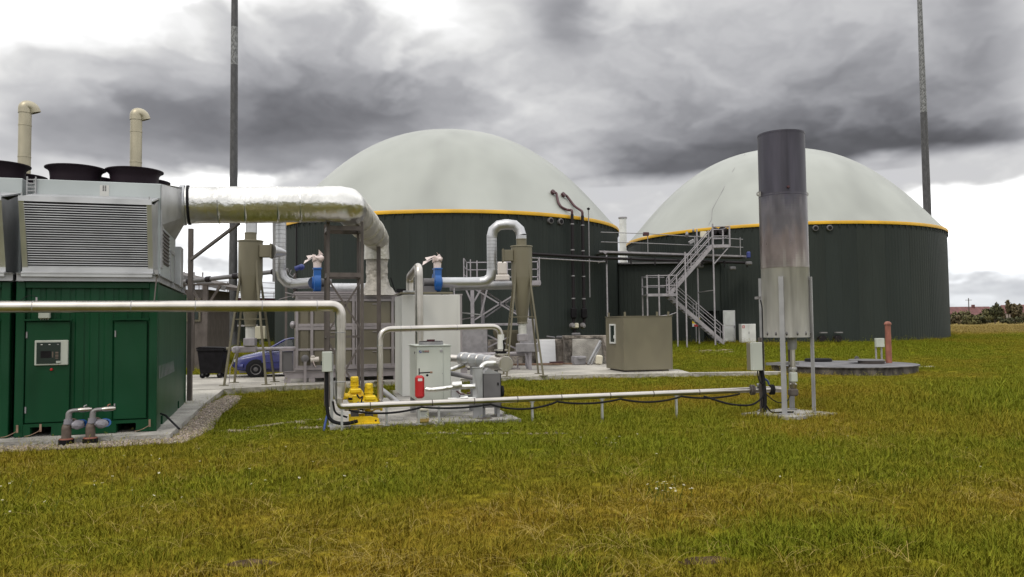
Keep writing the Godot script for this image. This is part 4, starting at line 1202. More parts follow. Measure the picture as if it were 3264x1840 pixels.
func make_power() -> void:
	container("green engine container with a white framed control panel on its door", 0.0, true)
	container("second green engine container cut off behind the dark gap", -2.52, false)
	var c1 := cooler("grey louvred cooler with black fan collars and the foil duct at its side", 0.0)
	cooler("louvred cooler on the second green container, seen only at its slat ends", -2.52)
	# outlet hopper on the side of the first cooler
	var g := Geo.new()
	var ring := []
	for k in 25:
		var f := TAU * k / 24
		ring.append(Vector3(1.40, 1.97 + sin(f) * 0.46, -3.0 + cos(f) * 0.46))
	var rc := []
	for k in 25:
		var f := TAU * k / 24
		var c := cos(f)
		var s := sin(f)
		var e := 1.0 / maxf(absf(c), absf(s))
		rc.append(Vector3(1.165, 1.66 + s * e * 0.43, -2.2 + c * e * 1.42))
	for k in 24: g.quad(rc[k], rc[k + 1], ring[k + 1], ring[k])
	obj("outlet_hopper", g, M.galvanised, c1)
	obj("painted_opening", Geo.new().box(Vector3(1.163, 0.82, -1.6), Vector3(0.02, 0.72, 1.2)), M.brown_steel, c1)  # dark panel painting the shade of an open duct intake
	for k in 9: obj("opening_bar", Geo.new().box(Vector3(1.18, 0.50 + k * 0.08, -1.6), Vector3(0.03, 0.02, 1.2)), M.dark_box, c1)
	obj("side_door", Geo.new().box(Vector3(1.166, 0.95, -0.98), Vector3(0.02, 1.2, 0.36)), M.galvanised, c1)
	obj("access_box", Geo.new().box(Vector3(1.0, 0.62, -4.4), Vector3(0.5, 1.0, 0.6), Basis(), 0.01), M.galvanised, c1)
	var fr := Geo.new()
	for z in [-2.6, -3.4]: fr.beam(Vector3(1.15, 0.16, z), Vector3(1.15, 0.85, z), 0.06)
	fr.beam(Vector3(1.15, 0.85, -2.57), Vector3(1.15, 0.85, -3.43), 0.06)
	obj("hatch_frame", fr, M.galvanised_dull, c1)
	# exhaust stacks behind the coolers
	for q in [[-1.0, "exhaust stack with bent cap behind the cooler beside the foil duct"], [-3.38, "exhaust stack with bent cap behind the second cooler"]]:
		var e := thing("exhaust_stack", q[1], "chimney", site(q[0], 4.0, 3.03), YAW, "steel exhaust stacks")
		var line := [Vector3(0, 0, 0), Vector3(0, 4.2, 0)]
		obj("pipe", Geo.new().tube(line, 0.135, 20), M.stack_steel, e)
		for y in [2.4, 3.15, 3.9]:
			obj("seam_ring", Geo.new().lathe([Vector2(0.135, -0.02), Vector2(0.141, -0.015), Vector2(0.141, 0.015), Vector2(0.135, 0.02)], 20, Transform3D(Basis(), Vector3(0, y, 0))), M.stack_steel, e)
		obj("bent_cap", Geo.new().tube(bend([Vector3(0, 4.19, 0), Vector3(0, 4.36, 0), Vector3(0.13, 4.34, -0.05), Vector3(0.17, 4.22, -0.07)], 0.14, 8), 0.148, 22, false), M.stack_steel, e)
	# gas pipe crossing in front of the containers, down to the skid
	var mp := thing("gas_pipe", "long stainless gas pipe running before the green containers and down to the skid", "pipe", site(0.0, -0.87, 0.0))
	var L0 := site(-3.6, -0.87, 2.53)
	var L1 := site(3.44, -0.87, 2.53)
	var dn := Vector3(L1.x, 0.95, L1.z)
	part("run", Geo.new().tube([L0, site(3.0, -0.87, 2.53)], 0.108, 24), M.stainless, mp)
	part("elbow", Geo.new().tube(bend([site(3.0, -0.87, 2.53), L1, L1 + Vector3.DOWN * 0.42], 0.4, 12), 0.108, 24), M.stainless, mp)
	part("drop", Geo.new().tube([L1 + Vector3.DOWN * 0.42, dn], 0.1, 24), M.stainless, mp)
	part("reducer", Geo.new().tube([dn, dn + Vector3.DOWN * 0.05, dn + Vector3(-0.015, -0.32, 0.05), dn + Vector3(-0.015, -0.36, 0.06)], [0.1, 0.1, 0.065, 0.062], 24), M.stainless, mp)
	for a in [-1.95, -0.35, 0.75, 1.95, 2.98]:
		var xf := axis_to(Vector3(cos(YAW), 0, -sin(YAW)), site(a, -0.87, 2.53))
		part("weld_seam", Geo.new().lathe([Vector2(0.108, -0.008), Vector2(0.112, 0), Vector2(0.108, 0.008)], 24, xf), M.galvanised_dull, mp)
	for y in [1.02, 2.0]:
		part("weld_seam", Geo.new().lathe([Vector2(0.1, -0.01), Vector2(0.107, 0), Vector2(0.1, 0.01)], 24, Transform3D(Basis(), Vector3(L1.x, y, L1.z))), M.galvanised_dull, mp)
	part("hanger_rod", Geo.new().tube([site(0.06, -0.72, 3.2), site(0.03, -0.87, 2.63)], 0.012, 6), M.brown_steel, mp)
	part("hanger_arm", Geo.new().beam(site(-0.02, -0.05, 3.17), site(0.06, -0.85, 3.17), 0.06, 0.08), M.galvanised_dull, mp)
	var wire := []
	for k in 15:
		var f := k / 14.0
		wire.append(site(lerpf(0.7, 2.2, f), -0.86, 2.645 - 0.05 * sin(PI * f)))
	part("cable", Geo.new().tube(wire, 0.008, 6), M.rubber, mp)
	part("vent_nipple", Geo.new().tube([site(-1.9, -0.87, 2.63), site(-1.9, -0.87, 2.70)], 0.015, 8), M.pale_steel, mp)
	var w2 := []
	for k in 11:
		var f := k / 10.0
		w2.append(site(-1.9 - 0.25 * f, -0.86, 2.70 + 0.06 * sin(PI * f) - 0.06 * f))
	part("cable", Geo.new().tube(w2, 0.006, 6), M.rubber, mp)
	# pair of blow-off pipes in the gravel
	for q in [[-1.42, "brown standpipe with film wrapped flange and brass tap, nearer the control panel door"], [-1.03, "brown standpipe with film wrapped flange, beside the narrow container door"]]:
		var s := thing("coolant_standpipe", q[1], "pipe", site(q[0], -0.74, 0.02), YAW + 0.12, "standpipes at the container front")
		s.scale = Vector3(0.95, 0.64, 0.95)
		obj("sleeve", Geo.new().lathe([Vector2(0.135, 0.0), Vector2(0.135, 0.17), Vector2(0.115, 0.18)], 16), M.black_plastic, s)
		obj("collar", Geo.new().lathe([Vector2(0.1, 0.175), Vector2(0.125, 0.175), Vector2(0.12, 0.205), Vector2(0.1, 0.21)], 16), M.rust_red, s)
		obj("pipe", Geo.new().tube(bend([Vector3(0, 0.1, 0), Vector3(0, 0.58, 0), Vector3(0.10, 0.66, -0.20)], 0.14, 8), 0.085, 18), M.brown_pipe, s)
		var fz := FastNoiseLite.new()
		fz.seed = int(q[0] * 100.0); fz.frequency = 0.22
		var fp := []
		var fr2 := [0.05, 0.11, 0.13, 0.10, 0.09, 0.12, 0.13, 0.10, 0.04]
		for k in 9: fp.append(Vector3(0.19, 0.57, 0.0) + Vector3(0.45, 0.1, 0.6).normalized() * lerpf(-0.06, 0.06, k / 8.0))
		obj("wrapped_flange", Geo.new().tube(fp, fr2, 22, true, 0.035, fz), M.film, s)
		obj("blue_gasket", Geo.new().lathe([Vector2(0.08, -0.02), Vector2(0.125, -0.02), Vector2(0.125, 0.02), Vector2(0.08, 0.02)], 18, axis_to(Vector3(0.45, 0.1, 0.6), Vector3(0.24, 0.58, -0.07))), M.blue_paint, s)
		obj("neck", Geo.new().tube([Vector3(0.02, 0.60, 0.0), Vector3(0.03, 0.74, 0.0)], 0.075, 14), M.film, s)
		obj("bypass", Geo.new().tube(bend([Vector3(0.03, 0.72, 0), Vector3(0.04, 0.97, 0), Vector3(0.22, 0.985, 0.02)], 0.09, 7), 0.055, 14), M.bright_pipe, s)
		obj("ball_valve", Geo.new().tube([Vector3(0.2, 0.985, 0.02), Vector3(0.25, 0.99, 0.025), Vector3(0.36, 1.0, 0.03), Vector3(0.43, 1.0, 0.035)], [0.06, 0.075, 0.075, 0.05], 14), M.stainless, s)
		obj("valve_handle", Geo.new().tube([Vector3(0.29, 1.03, 0.03), Vector3(0.3, 1.1, 0.03), Vector3(0.34, 1.12, 0.03)], 0.014, 8), M.rust_red if q[0] > -1.2 else M.galvanised_dull, s)
	# earthing straps at the container feet
	for w in [[-2.36, "thin copper earthing strap at the second container's foot beside the dark gap"], [-1.98, "thin copper earthing strap below the control panel door"], [-0.12, "thin copper earthing strap at the container corner beside the drain hose"]]:
		var q: float = w[0]
		var e := thing("earthing_strap", w[1], "cable", site(q, -0.1, 0.13), YAW, "earthing straps at the container feet")
		obj("terminal", Geo.new().box(Vector3(0, 0.16, 0.02), Vector3(0.035, 0.14, 0.02)), M.wood, e)
		var l := []
		for k in 9:
			var f := k / 8.0
			l.append(Vector3(-0.26 * f, 0.12 - 0.10 * sin(f * PI * 0.5), 0.03))
		obj("wire", Geo.new().tube(l, 0.008, 6), M.wood, e)
	single("drain_hose", Geo.new().tube([site(0.02, 0.35, 0.42), site(0.12, 0.3, 0.38), site(0.42, -0.2, 0.16)], 0.02, 8), M.rubber, "short black drain hose leaning from the container side onto the pad", "hose")

# ---------------------------------------------------------------- big foil duct
func make_duct() -> void:
	var t := thing("foil_duct", "large crinkled foil insulated duct from the cooler to the dryer", "duct", site(1.6, 3.0, 4.7))
	var nz := FastNoiseLite.new()
	nz.seed = 31; nz.frequency = 0.06; nz.fractal_octaves = 3
	var A := site(0.2, 3.0, 5.02)
	var B := site(3.95, 3.0, 5.18)
	var E := site(5.72, 10.35, 5.18)
	var D := site(5.74, 10.4, 4.2)
	var n1 := []
	for k in 41: n1.append(A.lerp(B.lerp(A, 0.14), k / 40.0))
	part("run", Geo.new().tube(n1, 0.44, 40, true, 0.008, nz), M.foil, t)
	var el := bend([B.lerp(A, 0.145), B, B.lerp(E, 0.09)], 0.62, 16)
	part("elbow", Geo.new().tube(el, 0.445, 40, true, 0.018, nz), M.foil, t)
	var n2 := []
	for k in 51: n2.append((B.lerp(E, 0.088)).lerp(B.lerp(E, 0.93), k / 50.0))
	part("leg", Geo.new().tube(n2, 0.435, 40, true, 0.035, nz), M.foil_wrap, t)
	var e2 := bend([B.lerp(E, 0.925), E, E.lerp(D, 0.75)], 0.7, 14)
	part("end_elbow", Geo.new().tube(e2, 0.43, 36, true, 0.04, nz), M.foil_wrap, t)
	var dp := []
	var rr := []
	for k in 31:
		var f := k / 30.0
		dp.append(D + Vector3.UP * lerpf(0.5, -0.45, f))
		rr.append(0.36)
	part("drop", Geo.new().tube(dp, rr, 32, false, 0.045, nz), M.cream_wrap, t)
	# the skirt widens onto the dryer roof
	var sk := []
	var sr := []
	for k in 21:
		var f := k / 20.0
		sk.append(D + Vector3.UP * lerpf(-0.4, -1.02, f))
		sr.append(0.36 + 0.32 * f * f + 0.05 * f)
	part("skirt", Geo.new().tube(sk, sr, 32, false, 0.07, nz), M.cream_wrap, t)
	part("collar", Geo.new().lathe([Vector2(0.45, -0.09), Vector2(0.475, -0.08), Vector2(0.475, 0.02), Vector2(0.45, 0.03)], 40, axis_to(B - A, A)), M.galvanised, t)
	part("strap", Geo.new().lathe([Vector2(0.44, -0.03), Vector2(0.468, -0.03), Vector2(0.468, 0.03), Vector2(0.44, 0.03)], 40, axis_to(B - A, A.lerp(B, 0.025))), M.rubber, t)
	for f in [0.20, 0.36, 0.56, 0.70]:
		part("foil_joint", Geo.new().lathe([Vector2(0.44, -0.03), Vector2(0.452, 0), Vector2(0.44, 0.03)], 40, axis_to(B - A, A.lerp(B, f))), M.foil, t)
	# torn plaster of foil at the elbow
	part("foil_patch", Geo.new().ball(B + Vector3(-0.42, 0.02, 0.42), Vector3(0.15, 0.2, 0.09), 10), M.foil_wrap, t)
	for f in [0.30, 0.52, 0.75]:
		part("foil_joint", Geo.new().lathe([Vector2(0.44, -0.03), Vector2(0.468, 0), Vector2(0.44, 0.03)], 36, axis_to(E - B, B.lerp(E, f))), M.foil_wrap, t)
	# brown tower under the elbow
	var s := thing("duct_tower", "brown braced steel tower under the bend of the foil duct", "support frame", site(3.9, 3.6, 0.05))
	var P := [site(3.52, 3.2, 0), site(4.36, 3.2, 0), site(3.52, 4.0, 0), site(4.36, 4.0, 0)]
	for q in P:
		part("post", Geo.new().beam(q + Vector3.UP * 0.02, q + Vector3.UP * 4.78, 0.07, 0.07), M.brown_steel, s)
	for y in [4.6, 3.42, 1.86]:
		for e in [[0, 1], [2, 3], [0, 2], [1, 3]]:
			part("cross_beam", Geo.new().beam(P[e[0]] + Vector3.UP * y, P[e[1]] + Vector3.UP * y, 0.06, 0.11 if y > 3.0 else 0.05), M.brown_steel, s)
	for e in [[0, 1, 3.3, 2.0], [1, 0, 3.3, 2.0], [0, 1, 1.75, 0.3], [1, 0, 1.75, 0.3]]:
		part("brace", Geo.new().beam(P[e[0]] + Vector3.UP * e[2], P[e[1]] + Vector3.UP * e[3], 0.045, 0.045), M.brown_steel, s)
	var pp := site(5.6, 9.0, 0.3)
	single("duct_post", Geo.new().beam(pp, pp + Vector3.UP * 4.45, 0.12, 0.12).box(pp + Vector3.UP * 0.01, Vector3(0.3, 0.02, 0.3)), M.brown_steel, "single brown steel post in front of the foil skirt on the dryer", "post")
	var cp := thing("bracket_post", "brown steel post with slanting arm carrying the duct beside the container end", "post", site(0.08, 6.22, 0.14))
	part("post", Geo.new().beam(site(0.08, 6.22, 0.14), site(0.08, 6.22, 4.85), 0.11, 0.11), M.brown_steel, cp)
	part("arm", Geo.new().beam(site(0.1, 6.15, 4.0), site(1.4, 3.4, 4.68), 0.07, 0.07), M.brown_steel, cp)

# ---------------------------------------------------------------- dryer, blowers, cyclones
func make_dryer() -> void:
	# local frame: x right from the left front corner, z to the camera, y 0 = yard
	var t := thing("belt_dryer", "big khaki panelled dryer box in a grey steel frame on a skid", "dryer", site(3.02, 9.95, 0.3), YAW)
	var w := 5.6
	var dp := 2.4
	obj("body", Geo.new().box(Vector3(w / 2, 1.66, -dp / 2), Vector3(w - 0.06, 2.3, dp - 0.06)), M.khaki_panel, t)
	for z in [0.0, -dp + 0.1]:
		obj("skid_beam", Geo.new().ibeam(Vector3(-0.36, 0.26, z), Vector3(w + 0.2, 0.26, z), 0.12, 0.24, 0.02), M.lilac_steel, t)
		obj("skid_rail", Geo.new().box(Vector3(w / 2, 0.44, z + 0.05), Vector3(w + 0.1, 0.07, 0.06)), M.lilac_steel, t)
	for x in [-0.28, 0.5, 1.9, 3.3, 4.7]:
		obj("skid_foot", Geo.new().box(Vector3(x, 0.07, 0.0), Vector3(0.2, 0.13, 0.16)), M.lilac_steel, t)
	# columns and rows of panels
	var cols := [[0.0, 0.18], [0.18, 0.52], [0.52, 1.9], [1.9, 3.2], [3.2, 4.5], [4.5, 5.6]]
	var rows := [[0.52, 1.05], [1.10, 1.72], [1.92, 2.66]]
	for x in [0.02, 0.5, 1.86, 1.98, 3.18, 3.30, 4.48, 4.60, 5.58]:
		obj("frame_post", Geo.new().box(Vector3(x, 1.66, 0.0), Vector3(0.09, 2.42, 0.07), Basis(), 0.006), M.lilac_steel, t)
	for y in [0.50, 1.075, 1.77, 1.88, 2.72, 2.84]:
		obj("frame_rail", Geo.new().box(Vector3(w / 2, y, -0.004), Vector3(w, 0.10 if y != 1.075 else 0.07, 0.06), Basis(), 0.006), M.lilac_steel, t)
	var k := 0
	for c in [[0.13, 0.40], [0.58, 1.80], [2.06, 3.10], [3.38, 4.40], [4.68, 5.5]]:
		for r in rows:
			obj("panel", Geo.new().box(Vector3((c[0] + c[1]) / 2, (r[0] + r[1]) / 2, -0.012), Vector3(c[1] - c[0], r[1] - r[0], 0.03), Basis(), 0.01), M.khaki_panel, t)
			if k > 2: obj("panel_handle", Geo.new().box(Vector3((c[0] + c[1]) / 2, r[1] - 0.08, 0.012), Vector3(0.16, 0.025, 0.03)), M.lilac_steel, t)
			k += 1
	obj("roof_edge", Geo.new().box(Vector3(w / 2, 2.90, -dp / 2), Vector3(w + 0.08, 0.05, dp + 0.1)), M.lilac_steel, t)
	obj("roof_tray", Geo.new().box(Vector3(1.0, 2.975, -0.6), Vector3(2.1, 0.06, 1.0)).box(Vector3(2.0, 2.965, -0.25), Vector3(3.4, 0.035, 0.08)), M.lilac_steel, t)
	obj("shaft_bearing", Geo.new().lathe([Vector2(0.0001, 0.12), Vector2(0.07, 0.12), Vector2(0.13, 0.09), Vector2(0.13, 0)], 16, axis_to(Vector3.BACK, Vector3(0.28, 0.78, 0.02))), M.dark_box, t)
	obj("motor", Geo.new().tube([Vector3(0.45, 0.74, 0.14), Vector3(0.72, 0.76, 0.14)], 0.085, 14).box(Vector3(0.52, 0.84, 0.16), Vector3(0.13, 0.09, 0.1), Basis(), 0.02), M.beige_motor, t)
	obj("motor_cable", Geo.new().tube([Vector3(0.52, 0.76, 0.2), Vector3(0.56, 0.6, 0.22), Vector3(0.62, 0.5, 0.18)], 0.014, 6), M.pink_wrap, t)
	obj("drive_leg", Geo.new().box(Vector3(0.28, 0.35, 0.1), Vector3(0.09, 0.7, 0.06)), M.lilac_steel, t)
	obj("grease_cover", Geo.new().ball(Vector3(-0.1, 1.9, -0.1), Vector3(0.10, 0.13, 0.08), 10), M.pale_steel, t)
	var eb := obj("end_frame", Geo.new().box(Vector3(-0.28, 1.08, -0.2), Vector3(0.5, 0.07, 0.3)).box(Vector3(-0.48, 0.72, -0.2), Vector3(0.07, 0.72, 0.3)).box(Vector3(-0.06, 0.72, -0.2), Vector3(0.05, 0.72, 0.3)), M.lilac_steel, t)
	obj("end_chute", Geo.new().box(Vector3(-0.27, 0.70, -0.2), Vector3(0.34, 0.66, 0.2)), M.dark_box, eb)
	obj("ladder_bracket", Geo.new().beam(Vector3(0.15, 2.95, -0.2), Vector3(-0.55, 2.75, -0.35), 0.03).beam(Vector3(0.15, 2.85, -0.2), Vector3(-0.35, 2.98, -0.2), 0.03), M.lilac_steel, t)
	# blue blowers on the roof
	blower("blue radial blower with pink plastic wrapped outlet beside the duct tower", site(3.72, 10.45, 3.62), 1.0)
	blower("blue radial blower with torn plastic wrapped outlet behind the tall pale cabinet", site(7.86, 10.45, 3.66), -1.0)
	# roof duct between the blowers and the skirt
	var rd := thing("roof_duct", "straight silver ribbed duct lying on the dryer roof behind the tower", "duct", site(4.7, 10.45, 3.5))
	part("pipe", Geo.new().tube([site(4.15, 10.45, 3.42), site(5.4, 10.42, 3.42)], 0.19, 22), M.galvanised, rd)
	for f in 7:
		part("rib", Geo.new().lathe([Vector2(0.19, -0.01), Vector2(0.2, 0), Vector2(0.19, 0.01)], 22, axis_to(site(1, 0) - site(0, 0), site(4.3 + f * 0.12, 10.45, 3.42))), M.galvanised, rd)
	var bm := thing("blue_gear_motor", "small dark blue gear motor on a post at the dryer corner", "motor", site(3.0, 11.2, 3.3), YAW)
	obj("motor", Geo.new().tube([Vector3(0.04, 0.84, 0), Vector3(0.2, 0.9, 0.05)], 0.085, 12), M.logo_blue, bm)
	obj("fan_cover", Geo.new().ball(Vector3(0.24, 0.9, 0.05), Vector3(0.11, 0.11, 0.11), 12), M.logo_blue, bm)
	obj("post", Geo.new().beam(Vector3(0.02, -0.1, 0), Vector3(0.02, 0.7, 0), 0.1), M.brown_steel, bm)
	obj("cable", Geo.new().tube([Vector3(-0.1, 0.8, 0.1), Vector3(-0.16, 0.65, 0.12), Vector3(-0.04, 0.55, 0.14), Vector3(0.02, 0.66, 0.12)], 0.016, 6), M.pale_steel, bm)

func blower(label: String, at: Vector3, s: float) -> void:
	var t := thing("blue_blower", label, "blower", at, YAW, "blue blowers on the dryer roof")
	var body := Geo.new()
	body.lathe([Vector2(0.0001, -0.12), Vector2(0.33, -0.12), Vector2(0.36, -0.10), Vector2(0.36, 0.10), Vector2(0.33, 0.12), Vector2(0.0001, 0.12)], 28, axis_to(Vector3.RIGHT, Vector3(0, 0.0, 0)))
	obj("volute", body, M.blue_paint, t)
	obj("outlet", Geo.new().box(Vector3(0, 0.32, 0.12), Vector3(0.24, 0.36, 0.3), Basis(), 0.01), M.blue_paint, t)
	obj("outlet_flange", Geo.new().box(Vector3(0, 0.47, 0.12), Vector3(0.29, 0.04, 0.35)), M.blue_paint, t)
	obj("inlet_ring", Geo.new().lathe([Vector2(0.17, 0.0), Vector2(0.21, 0.0), Vector2(0.21, 0.05), Vector2(0.17, 0.05)], 24, axis_to(Vector3(-s, 0, 0), Vector3(-s * 0.12, 0, 0))), M.blue_paint, t)
	obj("motor", Geo.new().tube([Vector3(s * 0.12, 0, 0), Vector3(s * 0.2, 0, 0), Vector3(s * 0.48, 0, 0)], [0.17, 0.14, 0.14], 16), M.dark_box, t)
	obj("motor_base", Geo.new().box(Vector3(s * 0.3, -0.27, 0), Vector3(0.5, 0.26, 0.4)).box(Vector3(0, -0.44, 0), Vector3(0.5, 0.1, 0.55)), M.dark_box, t)
	obj("outlet_stub", Geo.new().tube([Vector3(0, 0.49, 0.12), Vector3(0, 0.78, 0.12)], [0.13, 0.15], 14), M.plastic_wrap, t)
	# crumpled plastic tied over the outlet
	var nz := FastNoiseLite.new()
	nz.seed = int(s) + 50; nz.frequency = 0.1
	var line := []
	var rr := []
	for k in 9:
		var f := k / 8.0
		line.append(Vector3(0.02 * sin(k * 2.0), 0.74 + 0.17 * f, 0.12))
		rr.append(0.13 + 0.09 * sin(PI * minf(f * 1.1, 1.0)) * (1.0 - 0.3 * f))
	obj("plastic_hood", Geo.new().tube(line, rr, 18, true, 0.09, nz), M.pink_wrap, t)
	var fl := Geo.new()
	for e in [[Vector3(-0.1, 0.86, 0.14), Vector3(-0.45, 0.62, 0.2), Vector3(-0.4, 0.74, 0.1)], [Vector3(-0.05, 0.95, 0.1), Vector3(-0.36, 0.9, 0.2), Vector3(-0.3, 0.78, 0.25)], [Vector3(0.05, 0.98, 0.1), Vector3(0.05, 1.12, 0.15), Vector3(0.2, 0.95, 0.2)]]:
		var q: Array = e
		if s < 0: q = [e[0], e[1] + Vector3(-0.1, -0.04, 0), e[2] + Vector3(-0.1, -0.02, 0)]
		var nn: Vector3 = (q[1] - q[0]).cross(q[2] - q[0]).normalized()
		fl.face(q, nn); fl.face([q[0] - nn * 0.01, q[2] - nn * 0.01, q[1] - nn * 0.01], -nn)
	obj("plastic_flap", fl, M.plastic_wrap, t)

func seam_rings(called: String, a: Vector3, b: Vector3, n: int, r: float, m: Material, t: Node3D) -> void:
	for k in n:
		part(called, Geo.new().lathe([Vector2(r - 0.002, -0.012), Vector2(r + 0.008, 0), Vector2(r - 0.002, 0.012)], 20, axis_to(b - a, a.lerp(b, (k + 0.5) / n))), m, t)

# an elbow of straight sheet pieces
func lobster(pts: Array, r: float, m: Material, t: Node3D, called := "elbow") -> void:
	part(called, Geo.new().tube(pts, r, 20, false), m, t)

func cyclone(label: String, at: Vector3, turn: float, inlet: float) -> Node3D:
	var t := thing("dust_cyclone", label, "cyclone", at, turn, "khaki dust cyclones on splayed legs")
	obj("barrel", Geo.new().lathe([Vector2(0.0001, 4.68), Vector2(0.40, 4.68), Vector2(0.41, 4.66), Vector2(0.41, 4.64), Vector2(0.385, 4.64), Vector2(0.385, 3.52)], 32), M.khaki, t)
	obj("cone", Geo.new().lathe([Vector2(0.387, 3.54), Vector2(0.387, 3.52), Vector2(0.175, 1.92), Vector2(0.19, 1.90), Vector2(0.19, 1.86)], 32), M.khaki, t)
	obj("outlet_neck", Geo.new().lathe([Vector2(0.19, 4.68), Vector2(0.19, 4.9), Vector2(0.20, 4.9), Vector2(0.20, 4.94)], 24), M.khaki, t)
	obj("inlet_box", Geo.new().box(Vector3(inlet * 0.5, 4.32, 0.1), Vector3(0.34, 0.40, 0.3), Basis(), 0.01), M.khaki, t)
	obj("inlet_flange", Geo.new().box(Vector3(inlet * 0.69, 4.32, 0.1), Vector3(0.04, 0.48, 0.38)), M.khaki, t)
	for k in 4:
		var f := PI / 4 + k * PI / 2
		var d := Vector3(cos(f), 0, sin(f))
		obj("leg", Geo.new().beam(d * 0.36 + Vector3.UP * 4.0, d * 0.40 + Vector3.UP * 3.3, 0.06, 0.09).beam(d * 0.40 + Vector3.UP * 3.3, d * 0.92, 0.06, 0.09), M.khaki, t)
		obj("foot_plate", Geo.new().box(d * 0.93 + Vector3.UP * 0.012, Vector3(0.22, 0.024, 0.22), Basis(Vector3.UP, -f)), M.khaki, t)
		var d2 := Vector3(cos(f + PI / 2), 0, sin(f + PI / 2))
		obj("brace", Geo.new().beam(d * 0.59 + Vector3.UP * 2.1, d2 * 0.59 + Vector3.UP * 2.1, 0.03), M.khaki, t)
	obj("discharge", Geo.new().lathe([Vector2(0.15, 1.88), Vector2(0.15, 1.45)], 20), M.pale_sheet, t)
	obj("rotary_valve", Geo.new().box(Vector3(0, 1.36, 0), Vector3(0.36, 0.25, 0.36), Basis(), 0.015), M.pale_steel, t)
	return t

func make_cyclones() -> void:
	var c1 := Vector3(-8.57, 0.3, -25.55)
	var c2 := Vector3(0.36, 0.3, -28.3)
	var a := cyclone("khaki dust cyclone on splayed legs in front of the blue car", c1, 0.1, 1.0)
	var b := cyclone("khaki dust cyclone on splayed legs beside the white steel platform", c2, 0.1, -1.0)
	obj("screw_conveyor", Geo.new().tube([Vector3(0.2, 1.13, 0), Vector3(1.62, 1.13, -0.35)], 0.055, 12), M.pale_steel, a)
	obj("screw_trough", Geo.new().box(Vector3(-0.08, 1.12, 0.0), Vector3(0.58, 0.2, 0.3), Basis(), 0.03), M.lilac_steel, a)
	obj("gear_motor", Geo.new().lathe([Vector2(0.0001, 0.16), Vector2(0.07, 0.16), Vector2(0.11, 0.12), Vector2(0.115, 0)], 18, axis_to(Vector3(-0.15, 0, 1), Vector3(-0.40, 1.12, 0.15))), M.pale_steel, a)
	obj("cable", Geo.new().tube([Vector3(-0.40, 1.0, 0.25), Vector3(-0.46, 0.75, 0.3), Vector3(-0.55, 0.55, 0.3), Vector3(-0.6, 0.03, 0.25)], 0.012, 6), M.pale_steel, a)
	obj("dust_hose", Geo.new().tube([Vector3(-0.75, 1.15, 0), Vector3(-0.4, 1.14, 0)], 0.05, 10), M.khaki, a)
	# left silver duct: up from the cyclone, over and down to the blower
	var t := thing("silver_duct", "bent silver duct dropping from the left cyclone to the blower beside the tower", "duct", c1 + Vector3.UP * 4.9)
	var v0 := Vector3(-8.55, 5.24, -25.55)
	var X := -7.98
	var Z := -26.9
	part("riser", Geo.new().tube([v0, v0 + Vector3.UP * 0.45], 0.185, 22), M.galvanised, t)
	lobster([v0 + Vector3.UP * 0.45, v0 + Vector3(0.08, 0.7, -0.16), v0 + Vector3(0.24, 0.82, -0.5), Vector3(-8.2, 6.08, -26.4), Vector3(-8.06, 5.98, -26.72), Vector3(X, 5.75, Z)], 0.185, M.galvanised, t)
	part("drop", Geo.new().tube([Vector3(X, 5.75, Z), Vector3(X, 4.05, Z)], 0.185, 22), M.galvanised, t)
	seam_rings("wire_band", Vector3(X, 5.7, Z), Vector3(X, 4.1, Z), 11, 0.185, M.galvanised_dull, t)
	lobster([Vector3(X, 4.08, Z), Vector3(X + 0.05, 3.85, Z), Vector3(X + 0.2, 3.68, Z - 0.04), Vector3(X + 0.42, 3.62, Z - 0.12)], 0.185, M.galvanised, t)
	part("inlet", Geo.new().tube([Vector3(X + 0.4, 3.62, Z - 0.1), site(3.56, 10.45, 3.62)], 0.18, 22), M.galvanised, t)
	part("elbow_stay", Geo.new().box(Vector3(X - 0.22, 4.9, Z + 0.0), Vector3(0.10, 2.4, 0.1)), M.galvanised_dull, t)
	part("cone_joint", Geo.new().tube([Vector3(-7.86, 4.62, -25.55), Vector3(-7.55, 4.6, -25.9)], [0.24, 0.1], 12), M.galvanised, t)
	# right silver duct: from the blower, up and over to the cyclone
	var r := thing("silver_duct", "silver duct rising in a square arch to the right cyclone", "duct", Vector3(-1.0, 3.7, -28.0))
	var y0 := 3.66
	var xr := -0.72
	var zr := -28.35
	var s0 := site(8.02, 10.45, 3.66)
	part("outlet_run", Geo.new().tube([s0, Vector3(xr - 0.45, y0 + 0.02, zr)], 0.18, 22), M.galvanised, r)
	lobster([Vector3(xr - 0.47, y0 + 0.02, zr), Vector3(xr - 0.22, y0 + 0.06, zr), Vector3(xr - 0.04, y0 + 0.22, zr), Vector3(xr, y0 + 0.5, zr)], 0.185, M.galvanised, r)
	part("riser", Geo.new().tube([Vector3(xr, y0 + 0.45, zr), Vector3(xr, 5.35, zr)], 0.185, 22), M.galvanised, r)
	seam_rings("wire_band", Vector3(xr, y0 + 0.5, zr), Vector3(xr, 5.35, zr), 10, 0.185, M.galvanised_dull, r)
	lobster([Vector3(xr, 5.33, zr), Vector3(xr + 0.06, 5.58, zr), Vector3(xr + 0.26, 5.75, zr), Vector3(xr + 0.5, 5.78, zr)], 0.19, M.galvanised, r)
	part("crown", Geo.new().tube([Vector3(xr + 0.46, 5.78, zr), Vector3(xr + 0.64, 5.78, zr)], 0.19, 22), M.galvanised, r)
	lobster([Vector3(xr + 0.6, 5.78, zr), Vector3(xr + 0.84, 5.75, zr), Vector3(xr + 1.02, 5.58, zr), Vector3(c2.x, 5.35, -28.3)], 0.19, M.galvanised, r)
	part("cyclone_neck", Geo.new().tube([Vector3(c2.x, 5.37, -28.3), Vector3(c2.x, 5.2, -28.3)], 0.19, 22), M.galvanised, r)
